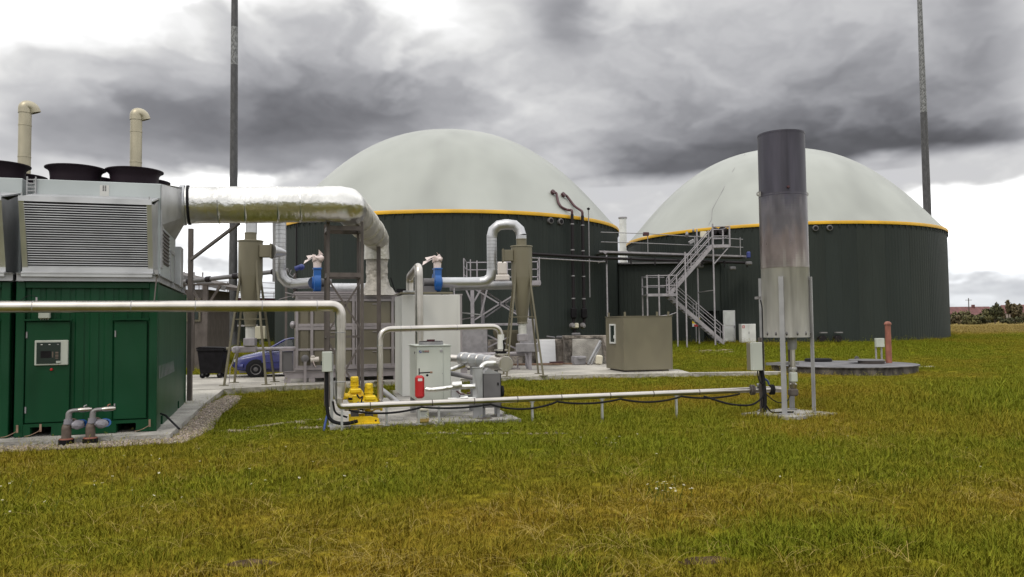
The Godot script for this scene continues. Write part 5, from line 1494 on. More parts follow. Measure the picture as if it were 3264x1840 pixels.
	# lower return pipe behind
	single("return_duct", Geo.new().tube([Vector3(-2.3, 3.56, -28.9), Vector3(0.3, 3.6, -29.2)], 0.15, 16), M.galvanised_dull, "dull grey duct running behind the arched silver duct", "duct")

	# pale steel platform with hopper behind the right cyclone
	var p := thing("steel_platform", "pale braced steel platform with guard rails behind the right cyclone", "platform", Vector3(-0.3, 0.3, -33.8))
	var y := 3.86
	part("deck", Geo.new().box(Vector3(-0.43, y, -33.6), Vector3(3.3, 0.08, 2.2)), M.pale_steel, p)
	part("deck_edge", Geo.new().beam(Vector3(-2.05, y, -32.5), Vector3(1.2, y, -32.5), 0.06, 0.2), M.pale_steel, p)
	for q in [[-2.0, -32.5], [-1.75, -33.0], [-1.5, -33.6], [-2.0, -34.6], [-0.2, -34.6], [1.15, -34.6], [1.15, -32.5], [-0.95, -34.6]]:
		part("rail_post", Geo.new().beam(Vector3(q[0], y, q[1]), Vector3(q[0], y + 1.05, q[1]), 0.05), M.pale_steel, p)
	for h in [1.05, 0.72, 0.38]:
		part("guard_rail", Geo.new().tube([Vector3(-2.0, y + h, -32.5), Vector3(-2.0, y + h, -34.6), Vector3(1.15, y + h, -34.6), Vector3(1.15, y + h, -32.5)], 0.026, 6), M.pale_steel, p)
	for q in [[-1.66, -32.6], [-1.3, -34.4], [0.62, -32.6], [0.62, -34.4]]:
		part("leg", Geo.new().beam(Vector3(q[0], 0.3, q[1]), Vector3(q[0], y, q[1]), 0.15), M.pale_steel, p)
	for e in [[-1.66, 3.7, 0.62, 2.3, -32.6], [0.62, 3.7, -1.66, 2.3, -32.6], [-1.66, 2.0, 0.62, 0.9, -32.6], [0.62, 2.0, -1.66, 0.9, -32.6], [-1.3, 3.7, 0.62, 2.4, -34.4], [0.62, 3.7, -1.3, 2.4, -34.4]]:
		part("brace", Geo.new().beam(Vector3(e[0], e[1], e[4]), Vector3(e[2], e[3], e[4]), 0.06), M.pale_steel, p)
	for e in [[-1.66, 3.0, -2.0, 3.8], [-1.66, 3.0, -1.2, 3.8], [-1.3, 2.6, -1.0, 3.8]]:
		part("strut", Geo.new().beam(Vector3(e[0], e[1], -32.6), Vector3(e[2], e[3], -32.6), 0.07), M.pale_steel, p)
	part("cross_beam", Geo.new().beam(Vector3(-1.66, 2.15, -32.6), Vector3(0.62, 2.15, -32.6), 0.1), M.pale_steel, p)
	var hp := thing("feed_hopper", "grey sheet hopper box hanging inside the steel platform", "hopper", Vector3(-0.4, 1.0, -33.4))
	obj("bin", Geo.new().lathe([Vector2(0.25, 0.0), Vector2(0.85, 0.85), Vector2(0.85, 1.0)], 4, Transform3D(Basis(Vector3.UP, PI / 4), Vector3(0.2, -0.1, 0.3))), M.khaki, hp)
	obj("casing", Geo.new().box(Vector3(-1.3, 0.35, 0.7), Vector3(1.3, 1.3, 0.8), Basis(), 0.02), M.grey_steel, hp)
	obj("conveyor_pipe", Geo.new().tube([Vector3(-1.9, -0.1, 1.3), Vector3(1.2, -0.05, 1.3)], 0.09, 14), M.pale_steel, hp)
	obj("drive_tray", Geo.new().box(Vector3(-0.8, -0.42, 1.2), Vector3(2.2, 0.2, 0.7)), M.dark_box, hp)
	obj("frame", Geo.new().box(Vector3(-0.5, -0.7, 1.0), Vector3(2.4, 0.06, 0.8)).beam(Vector3(-1.6, -0.7, 1.0), Vector3(-1.6, -0.2, 1.0), 0.06).beam(Vector3(0.6, -0.7, 1.0), Vector3(0.6, -0.2, 1.0), 0.06), M.lilac_steel, hp)
	obj("filter_box", Geo.new().box(Vector3(1.0, 0.85, 1.6), Vector3(0.62, 1.0, 0.5), Basis(), 0.02).box(Vector3(1.0, 0.2, 1.7), Vector3(0.95, 0.34, 0.6), Basis(), 0.02), M.grey_steel, hp)
	obj("filter_leg", Geo.new().beam(Vector3(1.1, -0.7, 1.8), Vector3(1.1, 0.0, 1.8), 0.12).beam(Vector3(0.9, 0.0, 1.8), Vector3(1.05, -0.65, 1.8), 0.05), M.pale_steel, hp)
	obj("feed_motor", Geo.new().box(Vector3(-0.0, 3.5, 0.6), Vector3(0.4, 0.55, 0.4), Basis(), 0.06).box(Vector3(0.0, 3.1, 0.6), Vector3(0.6, 0.25, 0.5), Basis(), 0.04), M.beige_motor, hp)
	var pl := thing("roof_canopy", "flat grey canopy sheet with strut behind the tall pale cabinet", "canopy", Vector3(-1.95, 2.3, -29.0))
	obj("sheet", Geo.new().box(Vector3(0, 0.3, 0), Vector3(1.7, 0.04, 1.0), Basis(Vector3.BACK, -0.12)), M.galvanised_dull, pl)
	obj("strut", Geo.new().beam(Vector3(-0.8, -0.12, 0.3), Vector3(0.7, 0.15, 0.3), 0.04), M.pale_steel, pl)
	obj("post", Geo.new().beam(Vector3(-0.6, -2.0, -0.2), Vector3(-0.6, 0.35, -0.2), 0.06), M.pale_steel, pl)

	# low retaining wall of the yard and the things leaning there
	var w := thing("retaining_wall", "stained low concrete retaining wall behind the yard", "wall", Vector3(1.5, 0.3, -36.6))
	part("back_wall", Geo.new().box(Vector3(-1.4, 0.87, -36.8), Vector3(8.0, 1.14, 0.25), Basis(), 0.02), M.concrete_old, w)
	part("pier", Geo.new().box(Vector3(2.55, 0.88, -36.35), Vector3(0.35, 1.16, 0.9), Basis(), 0.02), M.concrete_old, w)
	part("side_wall", Geo.new().box(Vector3(3.6, 0.88, -36.0), Vector3(1.76, 1.14, 0.25), Basis(Vector3.UP, 0.1), 0.02), M.concrete, w)
	part("coping", Geo.new().box(Vector3(3.4, 1.53, -36.1), Vector3(2.2, 0.14, 0.5), Basis(), 0.02), M.concrete_old, w)
	part("buttress", Geo.new().beam(Vector3(4.2, 1.45, -35.9), Vector3(4.45, 0.32, -35.4), 0.3), M.concrete_old, w)
	var sh := Geo.new()
	var shx := Transform3D(Basis(Vector3.UP, 0.05) * Basis(Vector3.RIGHT, -0.28), Vector3(1.58, 0.31, -36.28))
	var prof := []
	for k in 18:
		prof.append_array([Vector2(0.0, k / 18.0 * 1.16), Vector2(0.0, (k + 0.5) / 18.0 * 1.16), Vector2(0.03, (k + 0.58) / 18.0 * 1.16), Vector2(0.03, (k + 0.92) / 18.0 * 1.16)])
	for k in prof.size() - 1:
		var q: Array = [shx * Vector3(-0.42, prof[k].y, prof[k].x), shx * Vector3(0.42, prof[k].y, prof[k].x), shx * Vector3(0.42, prof[k + 1].y, prof[k + 1].x), shx * Vector3(-0.42, prof[k + 1].y, prof[k + 1].x)]
		sh.face(q, (shx.basis * Vector3(0, -(prof[k + 1].x - prof[k].x), prof[k + 1].y - prof[k].y)).normalized())
	single("corrugated_sheet", sh, M.sheet_white, "white corrugated metal sheet leaning against the retaining wall", "sheet")
	single("timber_plank", Geo.new().box(Vector3(1.0, 0.36, -34.9), Vector3(2.4, 0.08, 0.22), Basis(Vector3.UP, 0.08)).box(Vector3(2.3, 0.35, -35.3), Vector3(2.2, 0.06, 0.2), Basis(Vector3.UP, -0.06)), M.wood, "long brown timber planks lying below the white corrugated sheet", "planks")
	single("red_pallet", Geo.new().box(Vector3(1.95, 0.43, -35.05), Vector3(0.6, 0.06, 0.3), Basis(Vector3.UP, 0.1)), M.pipe_maroon, "dark red board lying on the planks by the wall", "board")
	single("junk_crate", Geo.new().box(Vector3(2.95, 0.5, -35.2), Vector3(0.55, 0.38, 0.4), Basis(Vector3.UP, 0.3), 0.02).box(Vector3(3.1, 0.62, -35.0), Vector3(0.4, 0.05, 0.25), Basis(Vector3.BACK, 0.1)), M.grey_steel, "small grey crate of scrap in the wall corner", "crate")
	single("scrap_beam", Geo.new().beam(Vector3(3.35, 0.32, -34.9), Vector3(4.0, 1.35, -35.6), 0.09).beam(Vector3(3.5, 0.32, -34.9), Vector3(4.02, 1.2, -35.6), 0.05), M.galvanised_dull, "grey metal profiles leaning against the wall end", "scrap")
	single("white_canister", Geo.new().box(Vector3(3.85, 0.52, -35.0), Vector3(0.3, 0.42, 0.25), Basis(Vector3.BACK, -0.12), 0.05), M.jerry, "crooked white canister at the foot of the leaning profiles", "canister")
	single("pipe_fittings", Geo.new().tube([Vector3(1.6, 1.56, -36.8), Vector3(2.0, 1.5, -36.8)], 0.04, 8).box(Vector3(2.3, 1.52, -36.8), Vector3(0.5, 0.12, 0.2), Basis(), 0.03).box(Vector3(2.95, 1.66, -36.3), Vector3(0.4, 0.12, 0.2), Basis(), 0.03), M.dark_box, "dark pipe fittings lying on top of the retaining wall", "fittings")

	# khaki site cabin
	# origin at its front left corner, x along the front, z to the camera
	var cb := thing("site_cabin", "plain khaki metal cabin with one small white framed window", "cabin", Vector3(4.17, 0.3, -29.36), 0.22)
	obj("body", Geo.new().box(Vector3(0.98, 1.07, -1.0), Vector3(1.96, 2.02, 2.0), Basis(), 0.012), M.khaki, cb)
	obj("base_frame", Geo.new().box(Vector3(0.98, 0.03, -1.0), Vector3(1.7, 0.06, 1.8)), M.brown_steel, cb)
	obj("roof_edge", Geo.new().box(Vector3(0.98, 2.09, -1.0), Vector3(2.0, 0.03, 2.04)), M.khaki, cb)
	for q in [Vector3(0.1, 2.1, -1.9), Vector3(0.1, 2.1, -0.1), Vector3(1.4, 2.1, -0.1), Vector3(1.86, 2.1, -0.1)]:
		obj("lifting_lug", Geo.new().box(q + Vector3.UP * 0.08, Vector3(0.07, 0.16, 0.04)), M.khaki, cb)
	var win := obj("window", Geo.new().box(Vector3(-0.004, 1.43, -1.15), Vector3(0.03, 0.66, 0.52)), M.dark_screen, cb)
	for q in [[0.35, 0.0, 0.06, 0.62], [-0.35, 0.0, 0.06, 0.62], [0.0, -0.28, 0.64, 0.06], [0.0, 0.28, 0.64, 0.06]]:
		obj("window_frame", Geo.new().box(Vector3(-0.02, 1.43 + q[0], -1.15 + q[1]), Vector3(0.05, q[2], q[3])), M.white_paint, win)
	obj("window_handle", Geo.new().box(Vector3(-0.05, 1.31, -0.92), Vector3(0.03, 0.12, 0.03)), M.white_paint, win)

# ---------------------------------------------------------------- gas skid
func make_skid() -> void:
	var y := 0.13
	# chiller
	var c := thing("gas_chiller", "pale grey chiller cabinet with roof fan and blue logo", "chiller", skid(1.84, 0.86, y), SKID_YAW)
	obj("base_frame", Geo.new().ibeam(Vector3(0.0, 0.30, -0.05), Vector3(1.5, 0.30, -0.05), 0.1, 0.12, 0.015).ibeam(Vector3(0.0, 0.30, -1.2), Vector3(1.5, 0.30, -1.2), 0.1, 0.12, 0.015), M.galvanised_dull, c)
	for q in [[0.06, -0.05], [1.44, -0.05], [0.06, -1.2], [1.44, -1.2]]:
		obj("leg", Geo.new().box(Vector3(q[0], 0.12, q[1]), Vector3(0.12, 0.24, 0.1)), M.galvanised_dull, c)
	obj("cabinet", Geo.new().box(Vector3(0.37, 0.95, -0.65), Vector3(0.74, 1.18, 1.3), Basis(), 0.012), M.cabinet, c)
	obj("top_cover", Geo.new().box(Vector3(0.37, 1.55, -0.65), Vector3(0.78, 0.03, 1.34), Basis(), 0.008), M.cabinet, c)
	var dr := obj("door", Geo.new().box(Vector3(0.29, 0.94, 0.008), Vector3(0.56, 1.12, 0.02), Basis(), 0.006), M.cabinet, c)
	obj("keyhole", Geo.new().box(Vector3(0.555, 0.95, 0.022), Vector3(0.014, 0.02, 0.006)), M.grey_steel, dr)
	var lg := obj("logo", Geo.new().box(Vector3(0.075, 1.425, 0.021), Vector3(0.055, 0.055, 0.004), Basis(), 0.001), M.logo_blue, dr)
	obj("logo_stroke", Geo.new().beam(Vector3(0.055, 1.405, 0.0245), Vector3(0.095, 1.445, 0.0245), 0.002, 0.010), M.cabinet, lg)
	# the maker's lettering is too small to read: a row of strokes over a thin line
	for k in 7:
		obj("lettering", Geo.new().box(Vector3(0.128 + k * 0.021, 1.435, 0.0205), Vector3(0.015, 0.026 if k % 3 else 0.032, 0.003)), M.text_grey if k < 2 else M.text_red, lg)
	obj("lettering_line", Geo.new().box(Vector3(0.19, 1.405, 0.0205), Vector3(0.145, 0.010, 0.003)), M.text_grey, lg)
	obj("gauge", Geo.new().lathe([Vector2(0.0001, 0.02), Vector2(0.024, 0.02), Vector2(0.03, 0.014), Vector2(0.03, 0)], 16, axis_to(Vector3.BACK, Vector3(0.53, 1.435, 0.016))), M.grey_steel, c)
	obj("side_lock", Geo.new().box(Vector3(-0.006, 1.4, -0.3), Vector3(0.012, 0.05, 0.03)), M.text_grey, c)
	var ff := obj("roof_fan", Geo.new().lathe([Vector2(0.26, 0.0), Vector2(0.27, 0.0), Vector2(0.27, 0.07), Vector2(0.25, 0.07), Vector2(0.24, 0.0)], 24, Transform3D(Basis(), Vector3(0.36, 1.565, -0.36))), M.galvanised_dull, c)
	for k in 8:
		obj("fan_guard_rod", Geo.new().beam(Vector3(0.36, 1.645, -0.36), Vector3(0.36, 1.64, -0.36) + Basis(Vector3.UP, k * TAU / 8) * Vector3(0.26, 0, 0), 0.012), M.fan_plastic, ff)
	obj("fan_motor", Geo.new().tube([Vector3(0.36, 1.60, -0.36), Vector3(0.36, 1.68, -0.36)], 0.09, 14), M.pipe_maroon, ff)
	# expansion vessel
	var rv := thing("expansion_vessel", "flat red expansion vessel with white label before the chiller", "vessel", skid(1.85, 0.49, 0.6), SKID_YAW)
	obj("tank", Geo.new().box(Vector3(0, 0.23, 0), Vector3(0.19, 0.48, 0.16), Basis(), 0.045), M.red_paint, rv)
	obj("label", Geo.new().box(Vector3(0, 0.385, 0.082), Vector3(0.09, 0.055, 0.004)), M.white_paint, rv)
	obj("valve_arm", Geo.new().tube([Vector3(-0.01, 0.48, 0), Vector3(-0.01, 0.52, 0), Vector3(0.24, 0.53, 0.02)], 0.014, 8), M.black_plastic, rv)
	obj("valve_stem", Geo.new().tube([Vector3(-0.01, 0.5, 0.01), Vector3(-0.01, 0.62, 0.01)], 0.012, 8), M.black_plastic, rv)
	obj("pressure_gauge", Geo.new().ball(Vector3(0.16, 0.47, 0.02), Vector3(0.028, 0.028, 0.028), 10), M.black_plastic, rv)
	obj("brass_tap", Geo.new().tube([Vector3(0.22, 0.53, 0.02), Vector3(0.27, 0.53, 0.03)], 0.022, 8), M.wood, rv)
	obj("mounting_pipe", Geo.new().tube([Vector3(0.05, 0.2, -0.08), Vector3(0.05, 0.2, -0.38)], 0.02, 8), M.bright_pipe, rv)
	# insulated coolant lines
	var il := thing("coolant_lines", "two bright foil lagged coolant pipes with valve covers beside the red vessel", "pipes", skid(2.6, 0.42, 0.6))
	part("supply_line", Geo.new().tube(bend([skid(1.98, 0.46, 0.78), skid(2.1, 0.42, 0.765), skid(2.5, 0.36, 0.81), skid(3.0, 0.30, 0.82)], 0.1, 5), 0.052, 16), M.foil, il)
	part("valve_cover", Geo.new().tube([skid(2.52, 0.35, 0.85), skid(2.72, 0.32, 0.86)], 0.078, 18), M.foil, il)
	part("return_line", Geo.new().tube([skid(2.42, 0.34, 0.57), skid(3.0, 0.26, 0.57)], 0.032, 14), M.foil, il)
	part("valve_cover", Geo.new().tube([skid(2.68, 0.30, 0.58), skid(2.84, 0.28, 0.58)], 0.052, 16), M.foil, il)
	part("valve_lever", Geo.new().tube([skid(2.6, 0.28, 0.74), skid(2.68, 0.26, 0.67), skid(2.76, 0.25, 0.67)], 0.016, 8), M.pipe_maroon, il)
	part("valve_lever", Geo.new().tube([skid(2.82, 0.27, 0.68), skid(2.9, 0.26, 0.70)], 0.016, 8), M.pipe_maroon, il)
	part("bracket", Geo.new().box(skid(2.58, 0.38, 0.6), Vector3(0.16, 0.3, 0.12), Basis(Vector3.UP, SKID_YAW)), M.galvanised, il)
	# heat exchanger with round end flange
	var hx := thing("heat_exchanger", "lagged stainless heat exchanger drum with bolted round end cover", "heat exchanger", skid(3.5, 1.2, y))
	var A := Vector3(-1.2, 1.33, -18.5)
	var B := Vector3(-0.42, 1.28, -17.45)
	var E := Vector3(-0.17, 1.262, -17.15)
	part("drum", Geo.new().tube([A, B], 0.155, 24), M.galvanised, hx)
	for k in 4:
		part("lagging_band", Geo.new().lathe([Vector2(0.155, -0.012), Vector2(0.163, 0), Vector2(0.155, 0.012)], 24, axis_to(B - A, A.lerp(B, 0.12 + k * 0.24))), M.stainless, hx)
	part("channel_box", Geo.new().tube([B, E], 0.165, 24), M.stainless, hx)
	var ef := part("end_cover", Geo.new().lathe([Vector2(0.0001, 0.05), Vector2(0.165, 0.05), Vector2(0.172, 0.04), Vector2(0.172, -0.02), Vector2(0.16, -0.03)], 28, axis_to(Vector3(0.28, -0.02, 1), E)), M.stainless, hx)
	for k in 8:
		var xf := axis_to(Vector3(0.28, -0.02, 1), E)
		part("bolt", Geo.new().lathe([Vector2(0.0001, 0.065), Vector2(0.011, 0.064), Vector2(0.012, 0.05)], 6, Transform3D(xf.basis, xf * Vector3(cos(k * TAU / 8) * 0.145, 0, sin(k * TAU / 8) * 0.145))), M.galvanised, ef)
	part("inlet_neck", Geo.new().tube([Vector3(-0.26, 1.3, -17.35), Vector3(-0.26, 1.56, -17.35)], 0.085, 16), M.stainless, hx)
	part("flange", Geo.new().lathe([Vector2(0.08, -0.02), Vector2(0.15, -0.02), Vector2(0.15, 0.012), Vector2(0.08, 0.012)], 20, Transform3D(Basis(), Vector3(-0.26, 1.47, -17.35))).lathe([Vector2(0.08, -0.02), Vector2(0.15, -0.02), Vector2(0.15, 0.012), Vector2(0.08, 0.012)], 20, Transform3D(Basis(), Vector3(-0.26, 1.56, -17.35))), M.stainless, hx)
	part("gasket_valve", Geo.new().lathe([Vector2(0.1, -0.035), Vector2(0.125, -0.035), Vector2(0.125, 0.035), Vector2(0.1, 0.035)], 18, Transform3D(Basis(), Vector3(-0.26, 1.515, -17.35))), M.rubber, hx)
	part("valve_lever", Geo.new().tube([Vector3(-0.2, 1.5, -17.22), Vector3(-0.19, 1.6, -17.2), Vector3(-0.2, 1.78, -17.2)], 0.018, 8), M.black_plastic, hx)
	part("drum_outlet", Geo.new().tube([A + Vector3(-0.35, 0.02, 0.02), A], 0.085, 16), M.stainless, hx)
	part("drain_elbow", Geo.new().tube(bend([Vector3(-0.35, 1.28, -17.2), Vector3(-0.66, 1.27, -17.1), Vector3(-0.76, 1.02, -17.0)], 0.12, 7), 0.058, 16), M.foil, hx)
	part("cross_line", Geo.new().tube([A + Vector3(0.05, -0.14, 0.2), Vector3(-1.5, 1.08, -17.6)], 0.055, 14), M.foil, hx)
	part("cross_line", Geo.new().tube([Vector3(-1.5, 1.06, -17.6), Vector3(-0.75, 0.93, -17.3)], 0.055, 14), M.bright_pipe, hx)
	for q in [Vector3(-0.95, 0, -18.2), Vector3(-0.38, 0, -17.5)]:
		part("saddle_leg", Geo.new().beam(Vector3(q.x, y, q.z), Vector3(q.x, 1.2, q.z), 0.09), M.galvanised_dull, hx)
	# pump cabinets below it
	var pc := thing("pump_cabinet", "dark grey pump cabinet with a black handle under the heat exchanger", "cabinet", skid(3.39, 0.42, y), SKID_YAW)
	obj("body", Geo.new().box(Vector3(0, 0.58, -0.15), Vector3(0.40, 0.72, 0.34), Basis(), 0.01), M.dark_box, pc)
	obj("gable", Geo.new().prism([Vector2(-0.2, 0.94), Vector2(0.2, 0.94), Vector2(-0.08, 1.06)], -0.32, 0.02), M.galvanised_dull, pc)
	obj("door_handle", Geo.new().box(Vector3(0.13, 0.72, 0.03), Vector3(0.025, 0.06, 0.03)), M.black_plastic, pc)
	for s in [-1, 1]:
		obj("door_trim", Geo.new().box(Vector3(s * 0.195, 0.58, 0.022), Vector3(0.014, 0.72, 0.012)), M.rubber, pc)
		obj("foot", Geo.new().box(Vector3(s * 0.16, 0.11, -0.1), Vector3(0.06, 0.22, 0.06)), M.galvanised_dull, pc)
	obj("hose_wheel", Geo.new().lathe([Vector2(0.05, -0.03), Vector2(0.12, -0.025), Vector2(0.12, 0.025), Vector2(0.05, 0.03)], 18, axis_to(Vector3.RIGHT, Vector3(0.25, 0.55, -0.12))), M.rubber, pc)
	var sc := thing("sheet_shroud", "folded shiny sheet metal shroud between the chiller and pump cabinet", "shroud", skid(3.08, 0.4, y), SKID_YAW)
	obj("sheet", Geo.new().prism([Vector2(-0.115, 0.0), Vector2(-0.115, 0.02), Vector2(-0.02, 0.045), Vector2(0.115, 0.0)], 0.32, 1.08, Transform3D(Basis(Vector3.RIGHT, Vector3.BACK, Vector3.UP) , Vector3.ZERO)), M.galvanised, sc)
	obj("top_lip", Geo.new().box(Vector3(0.0, 1.085, 0.02), Vector3(0.26, 0.015, 0.1)), M.galvanised, sc)
	obj("fold", Geo.new().prism([Vector2(-0.09, 1.06), Vector2(0.09, 1.06), Vector2(0.0, 0.55)], 0.046, 0.054), M.galvanised, sc)
	obj("foot", Geo.new().box(Vector3(0, 0.16, -0.02), Vector3(0.2, 0.32, 0.04)), M.galvanised_dull, sc)
	# arched gas line over the skid
	var ar := thing("arched_gas_line", "stainless gas line arching over the chiller to the heat exchanger", "pipe", skid(1.03, 0.5, 0.5))
	var p0 := skid(1.03, 0.49, 0.56)
	var p1 := skid(1.03, 0.49, 2.05)
	var p2 := Vector3(-0.26, 2.08, -17.35)
	part("pipe", Geo.new().tube(bend([p0 + Vector3.UP * 0.05, p1, p2, Vector3(-0.26, 1.58, -17.35)], 0.24, 10), 0.062, 20), M.stainless, ar)
	part("cone_end", Geo.new().tube([p0 + Vector3.UP * 0.06, p0 + Vector3.DOWN * 0.07], [0.062, 0.012], 20), M.stainless, ar)
	for f in [0.16, 0.24, 0.62]:
		part("weld_seam", Geo.new().lathe([Vector2(0.062, -0.007), Vector2(0.066, 0), Vector2(0.062, 0.007)], 20, axis_to(p2 - p1, p1.lerp(p2, f))), M.galvanised_dull, ar)
	part("weld_seam", Geo.new().lathe([Vector2(0.062, -0.007), Vector2(0.066, 0), Vector2(0.062, 0.007)], 20, Transform3D(Basis(), p1 + Vector3.DOWN * 0.34)), M.galvanised_dull, ar)
	part("neck_sleeve", Geo.new().tube([Vector3(-0.26, 1.9, -17.35), Vector3(-0.26, 1.58, -17.35)], 0.075, 16), M.pale_sheet, ar)
	# suction header beside the yellow blowers
	var hd := thing("suction_header", "short silver header pipe with purple clamp under the yellow blowers", "pipe", skid(0.8, 0.4, 0.5))
	part("header", Geo.new().tube([skid(0.3, 0.30, 0.47), skid(1.3, 0.44, 0.5)], 0.068, 18), M.stainless, hd)
	part("header_end", Geo.new().tube([skid(1.05, 0.42, 0.5), skid(1.42, 0.55, 0.5)], 0.062, 18), M.galvanised, hd)
	part("diagonal", Geo.new().tube([skid(1.42, 0.55, 0.5), skid(1.1, 1.2, 0.75)], 0.06, 16), M.galvanised_dull, hd)
	for f in [-0.05, 0.05]:
		part("clamp", Geo.new().lathe([Vector2(0.068, -0.015), Vector2(0.1, -0.015), Vector2(0.1, 0.015), Vector2(0.068, 0.015)], 18, axis_to(skid(1, 0.14) - skid(0, 0), skid(0.62 + f, 0.345 + f * 0.14, 0.48))), M.bright_pipe, hd)
	part("clamp_core", Geo.new().lathe([Vector2(0.068, -0.04), Vector2(0.08, -0.04), Vector2(0.08, 0.04), Vector2(0.068, 0.04)], 18, axis_to(skid(1, 0.14) - skid(0, 0), skid(0.62, 0.345, 0.48))), M.rubber, hd)
	# two yellow gas blowers on one yellow frame
	for q in [[0.52, 0.78, 0.0, "yellow gas blower with the taller motor behind the pipe drop"], [0.80, 0.52, -0.13, "lower yellow gas blower beside the arched gas line"]]:
		var b := thing("gas_blower", q[3], "blower", skid(q[0], q[1], 0.60 + q[2]), SKID_YAW, "yellow gas blowers")
		var yp: Material = M.yellow_paint
		obj("casing", Geo.new().lathe([Vector2(0.0001, -0.13), Vector2(0.15, -0.13), Vector2(0.175, -0.10), Vector2(0.175, 0.06), Vector2(0.14, 0.10), Vector2(0.0001, 0.10)], 20, axis_to(Vector3(0, 0.25, 1), Vector3(0.02, 0.05, 0))), yp, b)
		obj("port", Geo.new().tube([Vector3(-0.1, 0.06, 0.03), Vector3(-0.24, 0.06, 0.05), Vector3(-0.25, 0.06, 0.05), Vector3(-0.28, 0.06, 0.05)], [0.07, 0.07, 0.1, 0.1], 16), yp, b)
		obj("port", Geo.new().tube([Vector3(0.1, -0.02, 0.03), Vector3(0.22, -0.02, 0.05), Vector3(0.23, -0.02, 0.05), Vector3(0.27, -0.02, 0.05)], [0.065, 0.065, 0.09, 0.09], 16), yp, b)
		obj("bearing_block", Geo.new().box(Vector3(0.02, 0.17, 0.04), Vector3(0.24, 0.10, 0.2), Basis(), 0.025), yp, b)
		obj("lantern", Geo.new().lathe([Vector2(0.105, 0.19), Vector2(0.105, 0.22), Vector2(0.08, 0.222), Vector2(0.08, 0.27)], 18), yp, b)
		var mo := obj("motor", Geo.new().lathe([Vector2(0.0001, 0.47), Vector2(0.06, 0.468), Vector2(0.078, 0.455), Vector2(0.082, 0.44), Vector2(0.082, 0.385), Vector2(0.074, 0.38), Vector2(0.074, 0.29), Vector2(0.098, 0.285), Vector2(0.098, 0.265)], 20), yp, b)
		for k in 12:
			obj("fin", Geo.new().box(Basis(Vector3.UP, k * TAU / 12) * Vector3(0.078, 0.335, 0), Vector3(0.016, 0.085, 0.006), Basis(Vector3.UP, k * TAU / 12)), yp, mo)
		obj("motor_cap", Geo.new().box(Vector3(0, 0.40, 0.07), Vector3(0.09, 0.10, 0.05), Basis(), 0.012), yp, mo)
		obj("terminal_box", Geo.new().box(Vector3(-0.27, 0.14, 0.1), Vector3(0.14, 0.15, 0.11), Basis(), 0.02), yp, b)
		obj("terminal_lid", Geo.new().box(Vector3(-0.27, 0.222, 0.1), Vector3(0.15, 0.02, 0.12), Basis(), 0.006), yp, b)
		obj("gear_cover", Geo.new().lathe([Vector2(0.0001, 0.05), Vector2(0.06, 0.05), Vector2(0.075, 0.03), Vector2(0.075, 0)], 14, axis_to(Vector3(0, 0.25, 1), Vector3(0.02, 0.03, 0.1))), yp, b)
		obj("coupling", Geo.new().box(Vector3(-0.09, 0.02, 0.19), Vector3(0.10, 0.05, 0.04), Basis(), 0.01), M.rubber, b)
		obj("warning_label", Geo.new().box(Vector3(0.05, -0.06, 0.155), Vector3(0.05, 0.035, 0.004), Basis(Vector3.RIGHT, -0.25)), M.white_paint, b)
		obj("pedestal", Geo.new().box(Vector3(0, -0.25, 0), Vector3(0.16, 0.40 + q[2] * 0.9, 0.16)), M.dark_box, b)
	var yb := thing("yellow_skid", "yellow steel blower base frame with dark bolt holes on the slab", "frame", skid(0.7, 0.3, y), SKID_YAW)
	obj("front_beam", Geo.new().prism([Vector2(-0.30, 0.0), Vector2(0.30, 0.0), Vector2(0.28, 0.1), Vector2(0.12, 0.15), Vector2(-0.3, 0.15)], -0.03, 0.03), M.yellow_paint, yb)
	obj("flange_lip", Geo.new().box(Vector3(0, 0.012, 0.05), Vector3(0.6, 0.024, 0.1)), M.yellow_paint, yb)
	obj("rear_beam", Geo.new().box(Vector3(0, 0.08, -0.5), Vector3(0.6, 0.15, 0.06)), M.yellow_paint, yb)
	for x in [-0.2, 0.22]: obj("bolt_hole", Geo.new().lathe([Vector2(0.0001, 0.034), Vector2(0.02, 0.034), Vector2(0.02, 0.028)], 10, axis_to(Vector3.BACK, Vector3(x, 0.06, 0))), M.rubber, yb)
	single("blower_cable", Geo.new().tube(bend([skid(0.55, 0.38, 0.72), skid(0.6, 0.3, 0.64), skid(0.66, 0.26, 0.7), skid(0.62, 0.25, 0.55)], 0.04, 4), 0.016, 8), M.rubber, "short black cable looped before the yellow blowers", "cable")
	# switch box on a post, conduit and hose
	var sb := thing("switch_box", "pale switch box with black lever on a steel post at the slab corner", "switch box", skid(0.04, 0.12, y), SKID_YAW)
	obj("post", Geo.new().box(Vector3(0, 0.72, 0), Vector3(0.06, 1.44, 0.06)), M.galvanised, sb)
	obj("foot_plate", Geo.new().box(Vector3(0, 0.006, 0), Vector3(0.16, 0.012, 0.16)), M.galvanised, sb)
	obj("box", Geo.new().box(Vector3(-0.09, 1.29, 0.06), Vector3(0.20, 0.40, 0.14), Basis(), 0.008), M.cabinet, sb)
	obj("lid", Geo.new().box(Vector3(-0.085, 1.29, 0.14), Vector3(0.17, 0.39, 0.03), Basis(), 0.006), M.cabinet, sb)
	obj("lever", Geo.new().box(Vector3(-0.20, 1.26, 0.06), Vector3(0.03, 0.08, 0.05), Basis(), 0.006), M.rubber, sb)
	obj("conduit", Geo.new().tube(bend([Vector3(-0.10, 1.09, 0.04), Vector3(-0.10, 0.45, 0.04), Vector3(-0.06, 0.12, 0.05), Vector3(0.22, 0.04, 0.12), Vector3(0.5, 0.1, 0.16)], 0.15, 6), 0.036, 12), M.rubber, sb)
	obj("conduit", Geo.new().tube(bend([Vector3(0.02, 0.5, 0.06), Vector3(0.06, 0.25, 0.06), Vector3(0.3, 0.18, 0.12)], 0.1, 5), 0.02, 8), M.rubber, sb)
